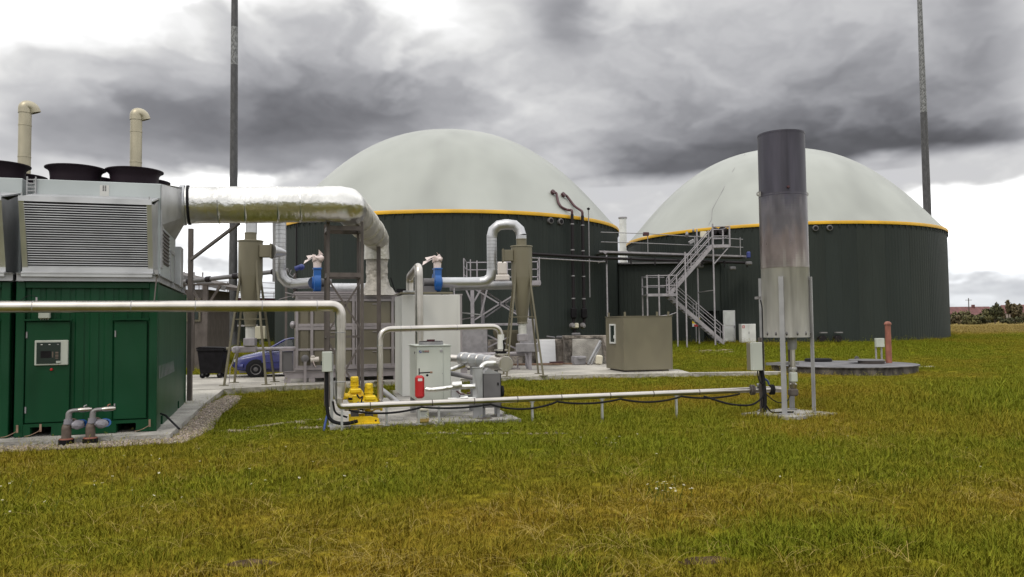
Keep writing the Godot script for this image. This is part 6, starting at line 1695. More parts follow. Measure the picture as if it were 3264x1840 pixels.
	obj("gland_pipe", Geo.new().tube([Vector3(0.05, 0.9, 0.0), Vector3(0.06, 0.62, 0.0), Vector3(0.1, 0.5, 0.0)], 0.03, 10), M.galvanised, sb)
	single("blue_hose", Geo.new().tube(bend([skid(-0.03, 0.12, 0.42), skid(-0.06, 0.08, 0.32), skid(-0.10, 0.02, 0.16), skid(-0.12, -0.04, 0.02)], 0.1, 5), 0.024, 10), M.blue_hose, "short blue hose hanging over the slab corner into the grass", "hose")
	# jerrycan
	var j := thing("jerrycan", "white plastic jerrycan with amber liquid on the slab before the chiller", "jerrycan", skid(1.86, 0.06, y), SKID_YAW)
	obj("body", Geo.new().box(Vector3(0, 0.155, 0), Vector3(0.22, 0.30, 0.16), Basis(), 0.03), M.jerry, j)
	obj("liquid", Geo.new().box(Vector3(0, 0.06, 0), Vector3(0.224, 0.10, 0.164), Basis(), 0.02), M.jerry_liquid, j)
	obj("handle", Geo.new().box(Vector3(0, 0.33, 0), Vector3(0.14, 0.05, 0.03), Basis(), 0.012), M.plastic_wrap, j)
	obj("label", Geo.new().box(Vector3(0, 0.19, 0.082), Vector3(0.16, 0.13, 0.003)), M.white_paint, j)
	for k in 4: obj("label_line", Geo.new().box(Vector3(-0.005 * k, 0.235 - k * 0.028, 0.0845), Vector3(0.13 - 0.02 * k, 0.014 if k == 0 else 0.006, 0.002)), M.text_grey if k == 0 else M.grey_steel, j)
	# tall pale cabinet behind with its own vent pipe
	var tb := thing("tall_cabinet", "tall pale sheet steel cabinet standing behind the chiller", "cabinet", skid(2.12, 6.14, 0.14), SKID_YAW)
	obj("body", Geo.new().box(Vector3(0.82, 1.43, -1.05), Vector3(1.64, 2.86, 2.1), Basis(), 0.01), M.pale_sheet, tb)
	obj("roof_plate", Geo.new().box(Vector3(0.72, 2.92, -0.9), Vector3(1.5, 0.05, 1.5)), M.khaki, tb)
	obj("corner_trim", Geo.new().box(Vector3(0.02, 1.43, 0.0), Vector3(0.06, 2.86, 0.02)).box(Vector3(1.62, 1.43, 0.0), Vector3(0.06, 2.86, 0.02)), M.pale_sheet, tb)
	obj("vent_stub", Geo.new().tube([Vector3(1.54, 2.86, -0.3), Vector3(1.54, 3.06, -0.3)], 0.02, 8), M.pale_steel, tb)
	obj("roof_valve", Geo.new().box(Vector3(0.05, 3.0, -0.6), Vector3(0.3, 0.1, 0.3)), M.rubber, tb)
	obj("roof_lever", Geo.new().beam(Vector3(-0.15, 2.98, -0.5), Vector3(-0.28, 3.38, -0.5), 0.03), M.rubber, tb)
	var tp := thing("vent_pipe", "stainless vent pipe bending over the roof edge of the tall cabinet", "pipe", Vector3(-2.35, 1.7, -19.7))
	part("pipe", Geo.new().tube(bend([Vector3(-2.86, 3.08, -21.85), Vector3(-2.86, 3.5, -21.85), Vector3(-2.34, 3.62, -19.6), Vector3(-2.34, 1.6, -19.6)], 0.26, 10), 0.104, 22), M.stainless, tp)
	part("foot_flange", Geo.new().lathe([Vector2(0.1, 0), Vector2(0.2, 0), Vector2(0.2, 0.04), Vector2(0.1, 0.04)], 18, Transform3D(Basis(), Vector3(-2.86, 3.06, -21.85))), M.galvanised, tp)
	part("lower_leg", Geo.new().tube([Vector3(-2.34, 1.62, -19.6), Vector3(-2.34, 0.4, -19.6)], 0.1, 18), M.stainless, tp)
	# gas line to the flare
	var lp := thing("flare_gas_line", "long low stainless gas pipe across the grass to the flare", "pipe", Vector3(0.5, 0.5, -16.0))
	var q0 := Vector3(-3.42, 0.545, -15.45)
	var q1 := Vector3(5.45, 0.58, -17.78)
	part("pipe", Geo.new().tube(bend([q0 + Vector3(0, 0.16, 0), q0, q0.lerp(q1, 0.1), q0.lerp(q1, 0.995)], 0.14, 8), 0.06, 20), M.stainless, lp)
	for f in [0.065, 0.20, 0.295, 0.395, 0.50, 0.62, 0.73, 0.85]:
		part("pipe_joint", Geo.new().lathe([Vector2(0.06, -0.01), Vector2(0.066, -0.008), Vector2(0.066, 0.008), Vector2(0.06, 0.01)], 20, axis_to(q1 - q0, q0.lerp(q1, f))), M.brown_steel, lp)
	# the black cable slung below it
	var cb := []
	for k in 181:
		var f := k / 180.0
		var p := q0.lerp(q1, 0.02 + f * 0.94)
		var sag: float = 0.13 * pow(absf(sin(f * PI * 6.0)), 0.8) * (0.7 + 0.6 * fine.get_noise_1d(floor(f * 6.0) * 90.0))
		cb.append(p + Vector3(0, -0.075 - sag, 0.03))
	part("cable", Geo.new().tube(cb, 0.021, 8), M.rubber, lp)
	for q in [[0.005, "pipe stand at the slab corner under the gas pipe bend"], [0.10, "pipe stand on the slab before the yellow frame"], [0.17, "bent pipe stand on the slab before the jerrycan"], [0.215, "pipe stand on a small concrete block in the grass"], [0.43, "pipe stand on the right slab edge below the pump cabinet"], [0.60, "thin pipe stand in the tall grass between slab and flare"], [0.79, "thin pipe stand in the tall grass close to the flare"]]:
		var p := q0.lerp(q1, q[0])
		var gy := gh(p.x, p.z)
		if q[0] < 0.2: gy = 0.13 if q[0] > 0.05 else 0.05
		var s := thing("pipe_stand", q[1], "stand", Vector3(p.x, gy, p.z), 0.25, "stands under the flare gas pipe")
		var hh := p.y - gy - 0.06
		obj("post", Geo.new().box(Vector3(0, hh / 2, 0), Vector3(0.045, hh, 0.045)), M.galvanised, s)
		obj("saddle", Geo.new().box(Vector3(0, hh, 0), Vector3(0.1, 0.02, 0.05)), M.galvanised, s)
		obj("foot", Geo.new().box(Vector3(0, 0.03, 0), Vector3(0.17, 0.10, 0.17), Basis(Vector3.UP, 0.3), 0.02) if q[0] > 0.2 and q[0] < 0.3 else Geo.new().box(Vector3(0, 0.006, 0), Vector3(0.12, 0.012, 0.12)), M.concrete if q[0] > 0.2 and q[0] < 0.3 else M.galvanised, s)
	# dark drain lids in the slab
	for q in [[3.2, 0.35], [3.6, 0.75]]:
		var p := skid(q[0], q[1], 0.134)
		single("manhole", Geo.new().lathe([Vector2(0.0001, 0.01), Vector2(0.16, 0.01), Vector2(0.17, 0.0)], 20, Transform3D(Basis(), p)), M.brown_steel, "round dark drain lid set in the skid slab", "manhole", "drain lids in the skid slab")

# ---------------------------------------------------------------- flare
func make_flare() -> void:
	var C := Vector3(6.25, 0.06, -17.85)
	var t := thing("gas_flare", "tall round gas flare with heat stained top on four steel legs", "flare", C)
	var r := 0.52
	# heat tint on the upper shell: blotchy temper colours from bare steel through brown to blue
	var nz := FastNoiseLite.new()
	nz.seed = 77; nz.frequency = 0.05; nz.fractal_octaves = 4
	obj("lower_shell", Geo.new().lathe([Vector2(r, 1.70), Vector2(r, 3.26), Vector2(r + 0.006, 3.27)], 48), M.flare_shell, t)
	obj("lower_lining", Geo.new().lathe([Vector2(r - 0.012, 3.2), Vector2(r - 0.012, 1.70), Vector2(r, 1.70)], 48), M.flare_shell, t)
	var mid := Geo.new()
	mid.tinted = true
	for k in 30:
		for s in 48:
			var q := []
			for e in [[k, s], [k, s + 1], [k + 1, s + 1], [k + 1, s]]:
				var f: float = TAU * e[1] / 48
				var y: float = lerpf(3.27, 4.96, e[0] / 30.0)
				q.append(Vector3(cos(f) * (r + 0.008), y, sin(f) * (r + 0.008)))
			var ym := lerpf(3.27, 4.96, (k + 0.5) / 30.0)
			var fm := TAU * (s + 0.5) / 48
			var h := (ym - 3.27) / 1.69 + 0.30 * nz.get_noise_3d(cos(fm) * 40.0, ym * 12.0, sin(fm) * 40.0)
			var c := Color(0.36, 0.33, 0.30).lerp(Color(0.225, 0.185, 0.175), smoothstep(-0.1, 0.22, h)).lerp(Color(0.165, 0.153, 0.165), smoothstep(0.3, 0.65, h)).lerp(Color(0.095, 0.09, 0.11), smoothstep(0.75, 1.1, h))
			mid.tint = c
			for e in [[0, 1, 2], [0, 2, 3]]:
				mid.tri(q[e[0]], q[e[1]], q[e[2]], (q[e[0]] * Vector3(1, 0, 1)).normalized(), (q[e[1]] * Vector3(1, 0, 1)).normalized(), (q[e[2]] * Vector3(1, 0, 1)).normalized())
	var tint := mat("tempered", 1, 1, 1, 0.42, 0.7, "blotch", Vector3(0.7, 0.25, 0.7), "", 1.0, "rough")
	tint.vertex_color_use_as_albedo = true
	obj("middle_shell", mid, tint, t)
	obj("upper_shell", Geo.new().lathe([Vector2(r - 0.02, 4.9), Vector2(r - 0.02, 6.36), Vector2(r, 6.36), Vector2(r, 4.92), Vector2(r + 0.01, 4.92)].duplicate(), 48), M.burnt_blue, t)
	obj("top_ring", Geo.new().lathe([Vector2(r, 6.33), Vector2(r + 0.005, 6.33), Vector2(r + 0.005, 6.37), Vector2(r - 0.02, 6.37)], 48), M.burnt_blue, t)
	obj("weld_band", Geo.new().lathe([Vector2(r, 4.90), Vector2(r + 0.01, 4.91), Vector2(r + 0.01, 4.93), Vector2(r, 4.94)], 48), M.burnt_blue, t)
	for s in [-1, 1]:
		var d := Vector3(cos(0.12) * s, 0, -sin(0.12) * s)
		var o := obj("lifting_ear", Geo.new().prism([Vector2(0, -0.05), Vector2(0.06, -0.05), Vector2(0.10, -0.02), Vector2(0.10, 0.03), Vector2(0.06, 0.06), Vector2(0, 0.06)], -0.012, 0.012, Transform3D(Basis(d, Vector3.UP, d.cross(Vector3.UP)), d * (r + 0.005) + Vector3.UP * 4.98)), M.flare_shell, t)
		obj("ear_hole", Geo.new().tube([d * (r + 0.068) + Vector3.UP * 4.985 + Vector3(0, 0, -0.016), d * (r + 0.068) + Vector3.UP * 4.985 + Vector3(0, 0, 0.016)], 0.022, 10), M.pale_sheet, o)
	obj("sight_port", Geo.new().lathe([Vector2(0.0001, 0.04), Vector2(0.022, 0.04), Vector2(0.03, 0.03), Vector2(0.035, -0.01)], 12, axis_to(Vector3(-0.15, 0, 1), Vector3(-0.05, 5.06, r - 0.005))), M.pipe_maroon, t)
	obj("seam", Geo.new().beam(Vector3(r + 0.01, 4.9, 0.08), Vector3(r + 0.01, 1.72, 0.08), 0.012, 0.02), M.flare_shell, t)
	for k in 14:
		var f := TAU * k / 14 + 0.1
		obj("painted_slot", Geo.new().ball(Vector3(cos(f) * (r + 0.001), 1.79, sin(f) * (r + 0.001)), Vector3(0.022, 0.045, 0.022), 10), M.dark_box, t)  # solid dark spots: the darkness of the air holes is only coloured on
	for k in 4:
		var f := deg_to_rad(-28.0 + 90.0 * k)
		var d := Vector3(sin(f), 0, cos(f))
		var bs := Basis(Vector3(cos(f), 0, -sin(f)), Vector3.UP, d)
		obj("leg", Geo.new().box(d * (r + 0.055) + Vector3.UP * 1.53, Vector3(0.105, 3.06, 0.012), bs).box(d * (r + 0.02) + bs.x * 0.046 + Vector3.UP * 1.53, Vector3(0.012, 3.06, 0.08), bs), M.galvanised_dull, t)
		obj("foot_plate", Geo.new().box(d * (r + 0.05) + Vector3.UP * 0.012, Vector3(0.2, 0.02, 0.2), bs), M.galvanised_dull, t)
	obj("leg_rail", Geo.new().beam(Vector3(-0.5, 1.1, 0.05), Vector3(0.3, 1.1, -0.1), 0.03, 0.06), M.galvanised_dull, t)
	# burner pipe with fittings
	var B := Vector3(0.09, 0, 0.1)
	obj("burner_throat", Geo.new().lathe([Vector2(0.10, 1.75), Vector2(0.10, 1.50), Vector2(0.085, 1.42)], 18, Transform3D(Basis(), B)), M.galvanised_dull, t)
	obj("burner_pipe", Geo.new().tube([B + Vector3.UP * 1.45, B + Vector3.UP * 0.55], 0.055, 16), M.stainless, t)
	obj("flame_arrester", Geo.new().lathe([Vector2(0.055, 1.02), Vector2(0.09, 1.01), Vector2(0.09, 0.97), Vector2(0.06, 0.96)], 16, Transform3D(Basis(), B)), M.galvanised, t)
	obj("solenoid_valve", Geo.new().box(B + Vector3(0, 0.80, 0.02), Vector3(0.15, 0.22, 0.14), Basis(), 0.02), M.cabinet, t)
	obj("union", Geo.new().lathe([Vector2(0.055, 0.66), Vector2(0.085, 0.64), Vector2(0.075, 0.56), Vector2(0.055, 0.53)], 16, Transform3D(Basis(), B)), M.stainless, t)
	obj("base_valve", Geo.new().box(B + Vector3(-0.02, 0.46, 0.03), Vector3(0.2, 0.16, 0.16), Basis(), 0.03), M.brown_steel, t)
	obj("back_plate", Geo.new().box(Vector3(0.2, 1.35, -0.3), Vector3(0.13, 0.75, 0.03)), M.brown_steel, t)
	obj("inlet_pipe", Geo.new().tube([Vector3(-0.85, 0.52, 0.08), Vector3(-0.2, 0.53, 0.1)], 0.07, 18), M.stainless, t)
	for x in [-0.86, -0.42]:
		obj("inlet_flange", Geo.new().lathe([Vector2(0.07, -0.02), Vector2(0.115, -0.02), Vector2(0.115, 0.02), Vector2(0.07, 0.02)], 18, axis_to(Vector3.RIGHT, Vector3(x, 0.52, 0.09))).lathe([Vector2(0.07, -0.02), Vector2(0.115, -0.02), Vector2(0.115, 0.02), Vector2(0.07, 0.02)], 18, axis_to(Vector3.RIGHT, Vector3(x + 0.05, 0.52, 0.09))), M.rubber if x > -0.6 else M.brown_steel, t)
	obj("valve_lever", Geo.new().tube([Vector3(-0.46, 0.64, 0.1), Vector3(-0.49, 0.72, 0.1), Vector3(-0.60, 0.80, 0.12)], 0.022, 8), M.blue_hose, t)
	obj("sample_tap", Geo.new().box(Vector3(-0.66, 0.63, 0.1), Vector3(0.14, 0.06, 0.1), Basis(), 0.015), M.galvanised, t)
	# control box and its cables
	var cbx := thing("flare_control_box", "pale control box with open dark back on the flare leg", "control box", Vector3(5.43, 0.06, -17.5), 0.35)
	obj("box", Geo.new().box(Vector3(0.04, 1.28, -0.06), Vector3(0.33, 0.62, 0.22), Basis(), 0.01), M.khaki, cbx)
	obj("lid", Geo.new().box(Vector3(-0.06, 1.29, 0.10), Vector3(0.26, 0.62, 0.10), Basis(), 0.01), M.cabinet, cbx)
	obj("post", Geo.new().box(Vector3(0.2, 0.85, -0.1), Vector3(0.06, 1.7, 0.06)), M.brown_steel, cbx)
	obj("cable_bundle", Geo.new().tube([Vector3(0.14, 0.98, 0.0), Vector3(0.17, 0.75, 0.02), Vector3(0.2, 0.4, 0.02), Vector3(0.2, 0.05, 0.0)], 0.045, 8), M.rubber, cbx)
	obj("cable", Geo.new().tube(bend([Vector3(0.02, 0.98, 0.02), Vector3(0.0, 0.8, 0.06), Vector3(0.1, 0.65, 0.06), Vector3(0.2, 0.75, 0.04)], 0.09, 5), 0.013, 6), M.rubber, cbx)
	obj("cable", Geo.new().tube(bend([Vector3(0.12, 1.0, 0.08), Vector3(0.14, 1.5, 0.08), Vector3(0.22, 2.4, -0.02), Vector3(0.24, 2.55, -0.1)], 0.2, 6), 0.014, 6), M.rubber, cbx)
	obj("cable", Geo.new().tube(bend([Vector3(0.2, 0.55, 0.04), Vector3(0.05, 0.3, 0.06), Vector3(0.12, 0.05, 0.06), Vector3(0.22, 0.3, 0.04)], 0.12, 5), 0.012, 6), M.rubber, cbx)
	obj("cable", Geo.new().tube(bend([Vector3(0.2, 0.45, 0.05), Vector3(0.5, 0.22, 0.06), Vector3(0.85, 0.25, 0.0), Vector3(1.0, 0.42, -0.1)], 0.2, 6), 0.012, 6), M.rubber, cbx)
	obj("cable", Geo.new().tube(bend([Vector3(0.2, 0.2, 0.05), Vector3(0.3, 0.03, 0.08), Vector3(0.9, 0.02, 0.1)], 0.15, 6), 0.018, 6), M.rubber, cbx)
	obj("igniter_box", Geo.new().box(Vector3(0.25, 2.6, -0.2), Vector3(0.1, 0.06, 0.1)), M.bright_pipe, cbx)
	obj("cable", Geo.new().tube(bend([Vector3(-1.15, 0.42, -0.35), Vector3(-0.6, 0.22, -0.1), Vector3(-0.1, 0.2, 0.0), Vector3(0.18, 0.4, 0.02)], 0.3, 7), 0.022, 8), M.rubber, cbx)

	# round concrete lid in the meadow
	var o := Vector3(12.95, 0.17, -30.8)
	var d := thing("tank_lid", "low round concrete tank lid with weathered side in the grass", "tank lid", o)
	obj("rim", Geo.new().lathe([Vector2(2.66, -0.25), Vector2(2.66, 0.24), Vector2(2.72, 0.24), Vector2(2.72, 0.27)], 48), M.disc_side, d)
	obj("top", Geo.new().lathe([Vector2(2.72, 0.262), Vector2(2.71, 0.275), Vector2(0.0001, 0.285)], 48), M.disc_top, d)
	var k1 := thing("access_hatch", "flat dark hatch cover at the back of the round tank lid", "hatch", Vector3(12.75, 0.45, -32.7))
	obj("cover", Geo.new().lathe([Vector2(0.0001, 0.12), Vector2(0.52, 0.12), Vector2(0.54, 0.09), Vector2(0.54, 0.0)], 24), M.rubber, k1)
	var k2 := thing("access_hatch", "rusty hatch frame with shifted cover beside the red post", "hatch", Vector3(14.0, 0.45, -30.6))
	obj("frame", Geo.new().lathe([Vector2(0.40, 0.10), Vector2(0.5, 0.10), Vector2(0.46, 0.0)], 20), M.brown_steel, k2)
	obj("cover", Geo.new().lathe([Vector2(0.0001, 0.15), Vector2(0.66, 0.145), Vector2(0.68, 0.12), Vector2(0.0001, 0.12)], 24, Transform3D(Basis(), Vector3(-0.05, 0, -0.3))), M.dark_box, k2)
	var rp := thing("red_post", "rust red vent post with domed cap on the tank lid", "post", Vector3(14.88, 0.45, -31.0))
	obj("shaft", Geo.new().lathe([Vector2(0.118, 0.0), Vector2(0.108, 1.5)], 20), M.rust_red, rp)
	obj("cap", Geo.new().lathe([Vector2(0.0001, 1.64), Vector2(0.07, 1.63), Vector2(0.12, 1.59), Vector2(0.14, 1.54), Vector2(0.14, 1.51), Vector2(0.1, 1.50)], 20), M.rust_red, rp)
	var fb := thing("meter_box", "small pale meter box on two posts behind the tank lid", "meter box", Vector3(15.75, gh(15.75, -33.6), -33.6))
	obj("box", Geo.new().box(Vector3(0, 0.92, 0), Vector3(0.36, 0.38, 0.16), Basis(), 0.01), M.cabinet, fb)
	for x in [-0.14, 0.1]: obj("leg", Geo.new().box(Vector3(x, 0.42, -0.06), Vector3(0.06, 0.95, 0.05)), M.pale_steel, fb)
	single("marker_stub", Geo.new().prism([Vector2(-0.1, 0), Vector2(0.1, 0), Vector2(0.09, 0.22), Vector2(0.0, 0.28), Vector2(-0.08, 0.22)], -0.03, 0.03, Transform3D(Basis(), Vector3(14.75, gh(14.75, -33.6) + 0.05, -33.6))), M.dark_box, "small grey marker stub behind the tank lid", "marker")

# ---------------------------------------------------------------- masts
func make_masts() -> void:
	var l := thing("lightning_mast", "tall dark mast with a flaking bare band behind the cyclone", "mast", Vector3(-18.6, 0.9, -52.0))
	obj("shaft", Geo.new().lathe([Vector2(0.285, 0.0), Vector2(0.235, 19.0)], 20), M.mast_dark, l)
	obj("bare_section", Geo.new().lathe([Vector2(0.235, 19.0), Vector2(0.225, 21.6)], 20), M.mast_bare, l)
	obj("upper_shaft", Geo.new().lathe([Vector2(0.226, 21.6), Vector2(0.15, 32.0), Vector2(0.0001, 32.1)], 20), M.mast_dark, l)
	obj("base_flare", Geo.new().lathe([Vector2(0.60, -0.4), Vector2(0.52, 0.1), Vector2(0.32, 0.8), Vector2(0.28, 1.0)], 20), M.mast_dark, l)
	var r := thing("lightning_mast", "tall mast dark below and bare grey above, behind the second dome", "mast", Vector3(40.2, 1.1, -75.0))
	obj("shaft", Geo.new().lathe([Vector2(0.42, 0.0), Vector2(0.31, 21.2)], 20), M.mast_dark, r)
	obj("bare_section", Geo.new().lathe([Vector2(0.305, 21.2), Vector2(0.21, 33.0), Vector2(0.17, 40.0), Vector2(0.0001, 40.1)], 20), M.mast_bare, r)

# ---------------------------------------------------------------- car and bin
func loft(st: Array, seg := 18) -> Geo:   # stations: x, y bottom, y top, half width
	var g := Geo.new()
	var rings := []
	for s in st:
		var a := []
		for k in seg:
			var f := TAU * k / seg
			var c := cos(f)
			var q := sin(f)
			var e := 0.38
			var z: float = signf(c) * pow(absf(c), e) * s[3]
			var yy: float = (s[1] + s[2]) * 0.5 + signf(q) * pow(absf(q), e) * (s[2] - s[1]) * 0.5
			a.append(Vector3(s[0], yy, z * (1.0 - 0.06 * clampf((yy - 0.5) * 1.5, -1.0, 1.0))))
		rings.append(a)
	var nr := []
	for k in rings.size():
		var a := []
		for j in seg:
			var t1: Vector3 = rings[mini(k + 1, rings.size() - 1)][j] - rings[maxi(k - 1, 0)][j]
			var t2: Vector3 = rings[k][(j + 1) % seg] - rings[k][(j + seg - 1) % seg]
			var nn := t1.cross(t2).normalized()
			var outw: Vector3 = rings[k][j] - Vector3(st[k][0], (st[k][1] + st[k][2]) * 0.5, 0)
			a.append(nn if nn.dot(outw) > 0.0 else -nn)
		nr.append(a)
	for k in rings.size() - 1:
		for j in seg:
			var j2 := (j + 1) % seg
			g.tri(rings[k][j], rings[k][j2], rings[k + 1][j2], nr[k][j], nr[k][j2], nr[k + 1][j2])
			g.tri(rings[k][j], rings[k + 1][j2], rings[k + 1][j], nr[k][j], nr[k + 1][j2], nr[k + 1][j])
	g.face(rings[0], Vector3.LEFT); g.face(rings[rings.size() - 1], Vector3.RIGHT)
	return g

func make_car() -> void:
	# x from the nose (0) to the tail (4), near side at +z
	var t := thing("parked_car", "dark blue hatchback parked behind the cyclone legs", "car", Vector3(-10.42, 0.3, -29.35), 0.28)
	obj("body", loft([[0.0, 0.36, 0.60, 0.58], [0.06, 0.26, 0.68, 0.68], [0.3, 0.21, 0.78, 0.77], [0.85, 0.2, 0.90, 0.82], [1.15, 0.2, 0.955, 0.83], [2.2, 0.2, 0.97, 0.84], [3.3, 0.2, 0.98, 0.83], [3.75, 0.23, 0.97, 0.79], [3.96, 0.3, 0.88, 0.7], [4.0, 0.42, 0.8, 0.62]], 24), M.car_paint, t)
	obj("roof", loft([[1.78, 1.33, 1.37, 0.52], [2.0, 1.37, 1.43, 0.58], [2.6, 1.385, 1.455, 0.60], [3.2, 1.36, 1.43, 0.58], [3.55, 1.30, 1.36, 0.52]], 18), M.car_paint, t)
	for s in [-1, 1]:
		for e in [[Vector3(1.1, 0.95, 0.74), Vector3(1.82, 1.36, 0.55)], [Vector3(2.38, 0.97, 0.79), Vector3(2.45, 1.40, 0.60)], [Vector3(3.45, 0.97, 0.76), Vector3(3.35, 1.38, 0.56)], [Vector3(3.86, 0.95, 0.68), Vector3(3.52, 1.34, 0.52)]]:
			obj("pillar", Geo.new().beam(e[0] * Vector3(1, 1, s), e[1] * Vector3(1, 1, s), 0.06, 0.06, 0.015), M.car_paint, t)
		var rows := [[Vector3(1.2, 0.96, 0.76), Vector3(2.36, 0.975, 0.79), Vector3(2.42, 1.39, 0.60), Vector3(1.84, 1.35, 0.56)], [Vector3(2.44, 0.975, 0.79), Vector3(3.42, 0.975, 0.765), Vector3(3.33, 1.37, 0.57), Vector3(2.5, 1.39, 0.60)]]
		for q in rows:
			var g := Geo.new()
			var a := []
			for v in q: a.append(v * Vector3(1, 1, s))
			g.face(a, Vector3(0, 0.3, s).normalized())
			obj("side_window", g, M.car_glass, t)
		obj("window_trim", Geo.new().beam(Vector3(1.12, 0.965, s * 0.775), Vector3(3.5, 0.985, s * 0.79), 0.02, 0.03), M.rubber, t)
		obj("door_line", Geo.new().beam(Vector3(1.32, 0.3, s * 0.838), Vector3(1.28, 0.94, s * 0.79), 0.008, 0.008).beam(Vector3(2.4, 0.3, s * 0.848), Vector3(2.42, 0.95, s * 0.80), 0.008, 0.008), M.rubber, t)
		obj("rubbing_strip", Geo.new().beam(Vector3(0.98, 0.56, s * 0.836), Vector3(2.9, 0.58, s * 0.842), 0.02, 0.045, 0.006), M.car_paint, t)
		obj("mirror", Geo.new().box(Vector3(1.36, 1.0, s * 0.90), Vector3(0.14, 0.12, 0.16), Basis(), 0.04), M.car_paint, t)
		obj("headlight", Geo.new().box(Vector3(0.13, 0.61, s * 0.55), Vector3(0.2, 0.13, 0.26), Basis(Vector3.UP, -0.35 * s), 0.04), M.cabinet, t)
		obj("tail_light", Geo.new().box(Vector3(3.93, 0.78, s * 0.62), Vector3(0.12, 0.2, 0.14), Basis(), 0.03), M.red_paint, t)
		for x in [0.78, 3.22]:
			obj("wheel_arch", Geo.new().lathe([Vector2(0.0001, 0.006), Vector2(0.345, 0.006), Vector2(0.355, 0.0)], 24, axis_to(Vector3(0, 0, s), Vector3(x, 0.31, s * 0.826))), M.rubber, t)
			var w := obj("wheel", Geo.new().lathe([Vector2(0.19, 0.0), Vector2(0.27, 0.0), Vector2(0.295, -0.03), Vector2(0.295, -0.15), Vector2(0.26, -0.18)], 24, axis_to(Vector3(0, 0, s), Vector3(x, 0.295, s * 0.845))), M.rubber, t)
			obj("rim", Geo.new().lathe([Vector2(0.0001, 0.0), Vector2(0.05, 0.0), Vector2(0.12, -0.03), Vector2(0.17, -0.01), Vector2(0.195, 0.002)], 20, axis_to(Vector3(0, 0, s), Vector3(x, 0.295, s * 0.845))), M.dark_box, w)
	var ws := Geo.new()
	ws.face([Vector3(1.14, 0.955, -0.7), Vector3(1.14, 0.955, 0.7), Vector3(1.83, 1.36, 0.52), Vector3(1.83, 1.36, -0.52)], Vector3(-0.5, 0.85, 0).normalized())
	obj("windscreen", ws, M.car_glass, t)
	obj("bumper", Geo.new().tube([Vector3(0.36, 0.42, -0.79), Vector3(0.06, 0.42, -0.62), Vector3(-0.03, 0.42, 0.0), Vector3(0.06, 0.42, 0.62), Vector3(0.36, 0.42, 0.79)], 0.075, 10), M.car_paint, t)
	obj("grille", Geo.new().box(Vector3(0.03, 0.60, 0), Vector3(0.06, 0.09, 0.6), Basis(), 0.01), M.rubber, t)
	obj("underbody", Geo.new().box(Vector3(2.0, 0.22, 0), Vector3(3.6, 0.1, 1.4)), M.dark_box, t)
	for s in [-1, 1]:
		obj("seat", Geo.new().box(Vector3(2.25, 0.92, s * 0.36), Vector3(0.16, 0.5, 0.42), Basis(Vector3.BACK, -0.2), 0.05), M.rubber, t)
	obj("steering_wheel", Geo.new().ball(Vector3(1.62, 1.0, 0.36), Vector3(0.05, 0.16, 0.17), 12), M.rubber, t)
	# waste bin
	var b := thing("waste_bin", "large black four wheeled waste bin beside the blue car", "waste bin", Vector3(-11.05, 0.3, -28.9), 0.12)
	obj("body", Geo.new().prism([Vector2(-0.36, 0.18), Vector2(0.36, 0.18), Vector2(0.46, 1.0), Vector2(-0.46, 1.0)], -0.4, 0.4), M.black_plastic, b)
	obj("rim", Geo.new().box(Vector3(0, 1.02, 0), Vector3(0.98, 0.07, 0.9), Basis(), 0.02), M.black_plastic, b)
	obj("lid", Geo.new().prism([Vector2(-0.5, 1.06), Vector2(0.5, 1.06), Vector2(0.46, 1.11), Vector2(-0.4, 1.15), Vector2(-0.5, 1.11)], -0.44, 0.44), M.black_plastic, b)
	obj("handle", Geo.new().tube([Vector3(0.46, 0.98, 0.3), Vector3(0.56, 0.98, 0.3), Vector3(0.56, 0.98, -0.3), Vector3(0.46, 0.98, -0.3)], 0.025, 8), M.black_plastic, b)
	for x in [-0.3, 0.3]:
		for z in [-0.3, 0.3]:
			var w := obj("caster", Geo.new().lathe([Vector2(0.0001, 0.03), Vector2(0.09, 0.03), Vector2(0.1, 0.02), Vector2(0.1, -0.02), Vector2(0.09, -0.03), Vector2(0.0001, -0.03)], 16, axis_to(Vector3(0.5, 0, 1), Vector3(x, 0.1, z))), M.rubber, b)
			obj("fork", Geo.new().box(Vector3(x, 0.16, z), Vector3(0.06, 0.1, 0.12)), M.dark_box, w)

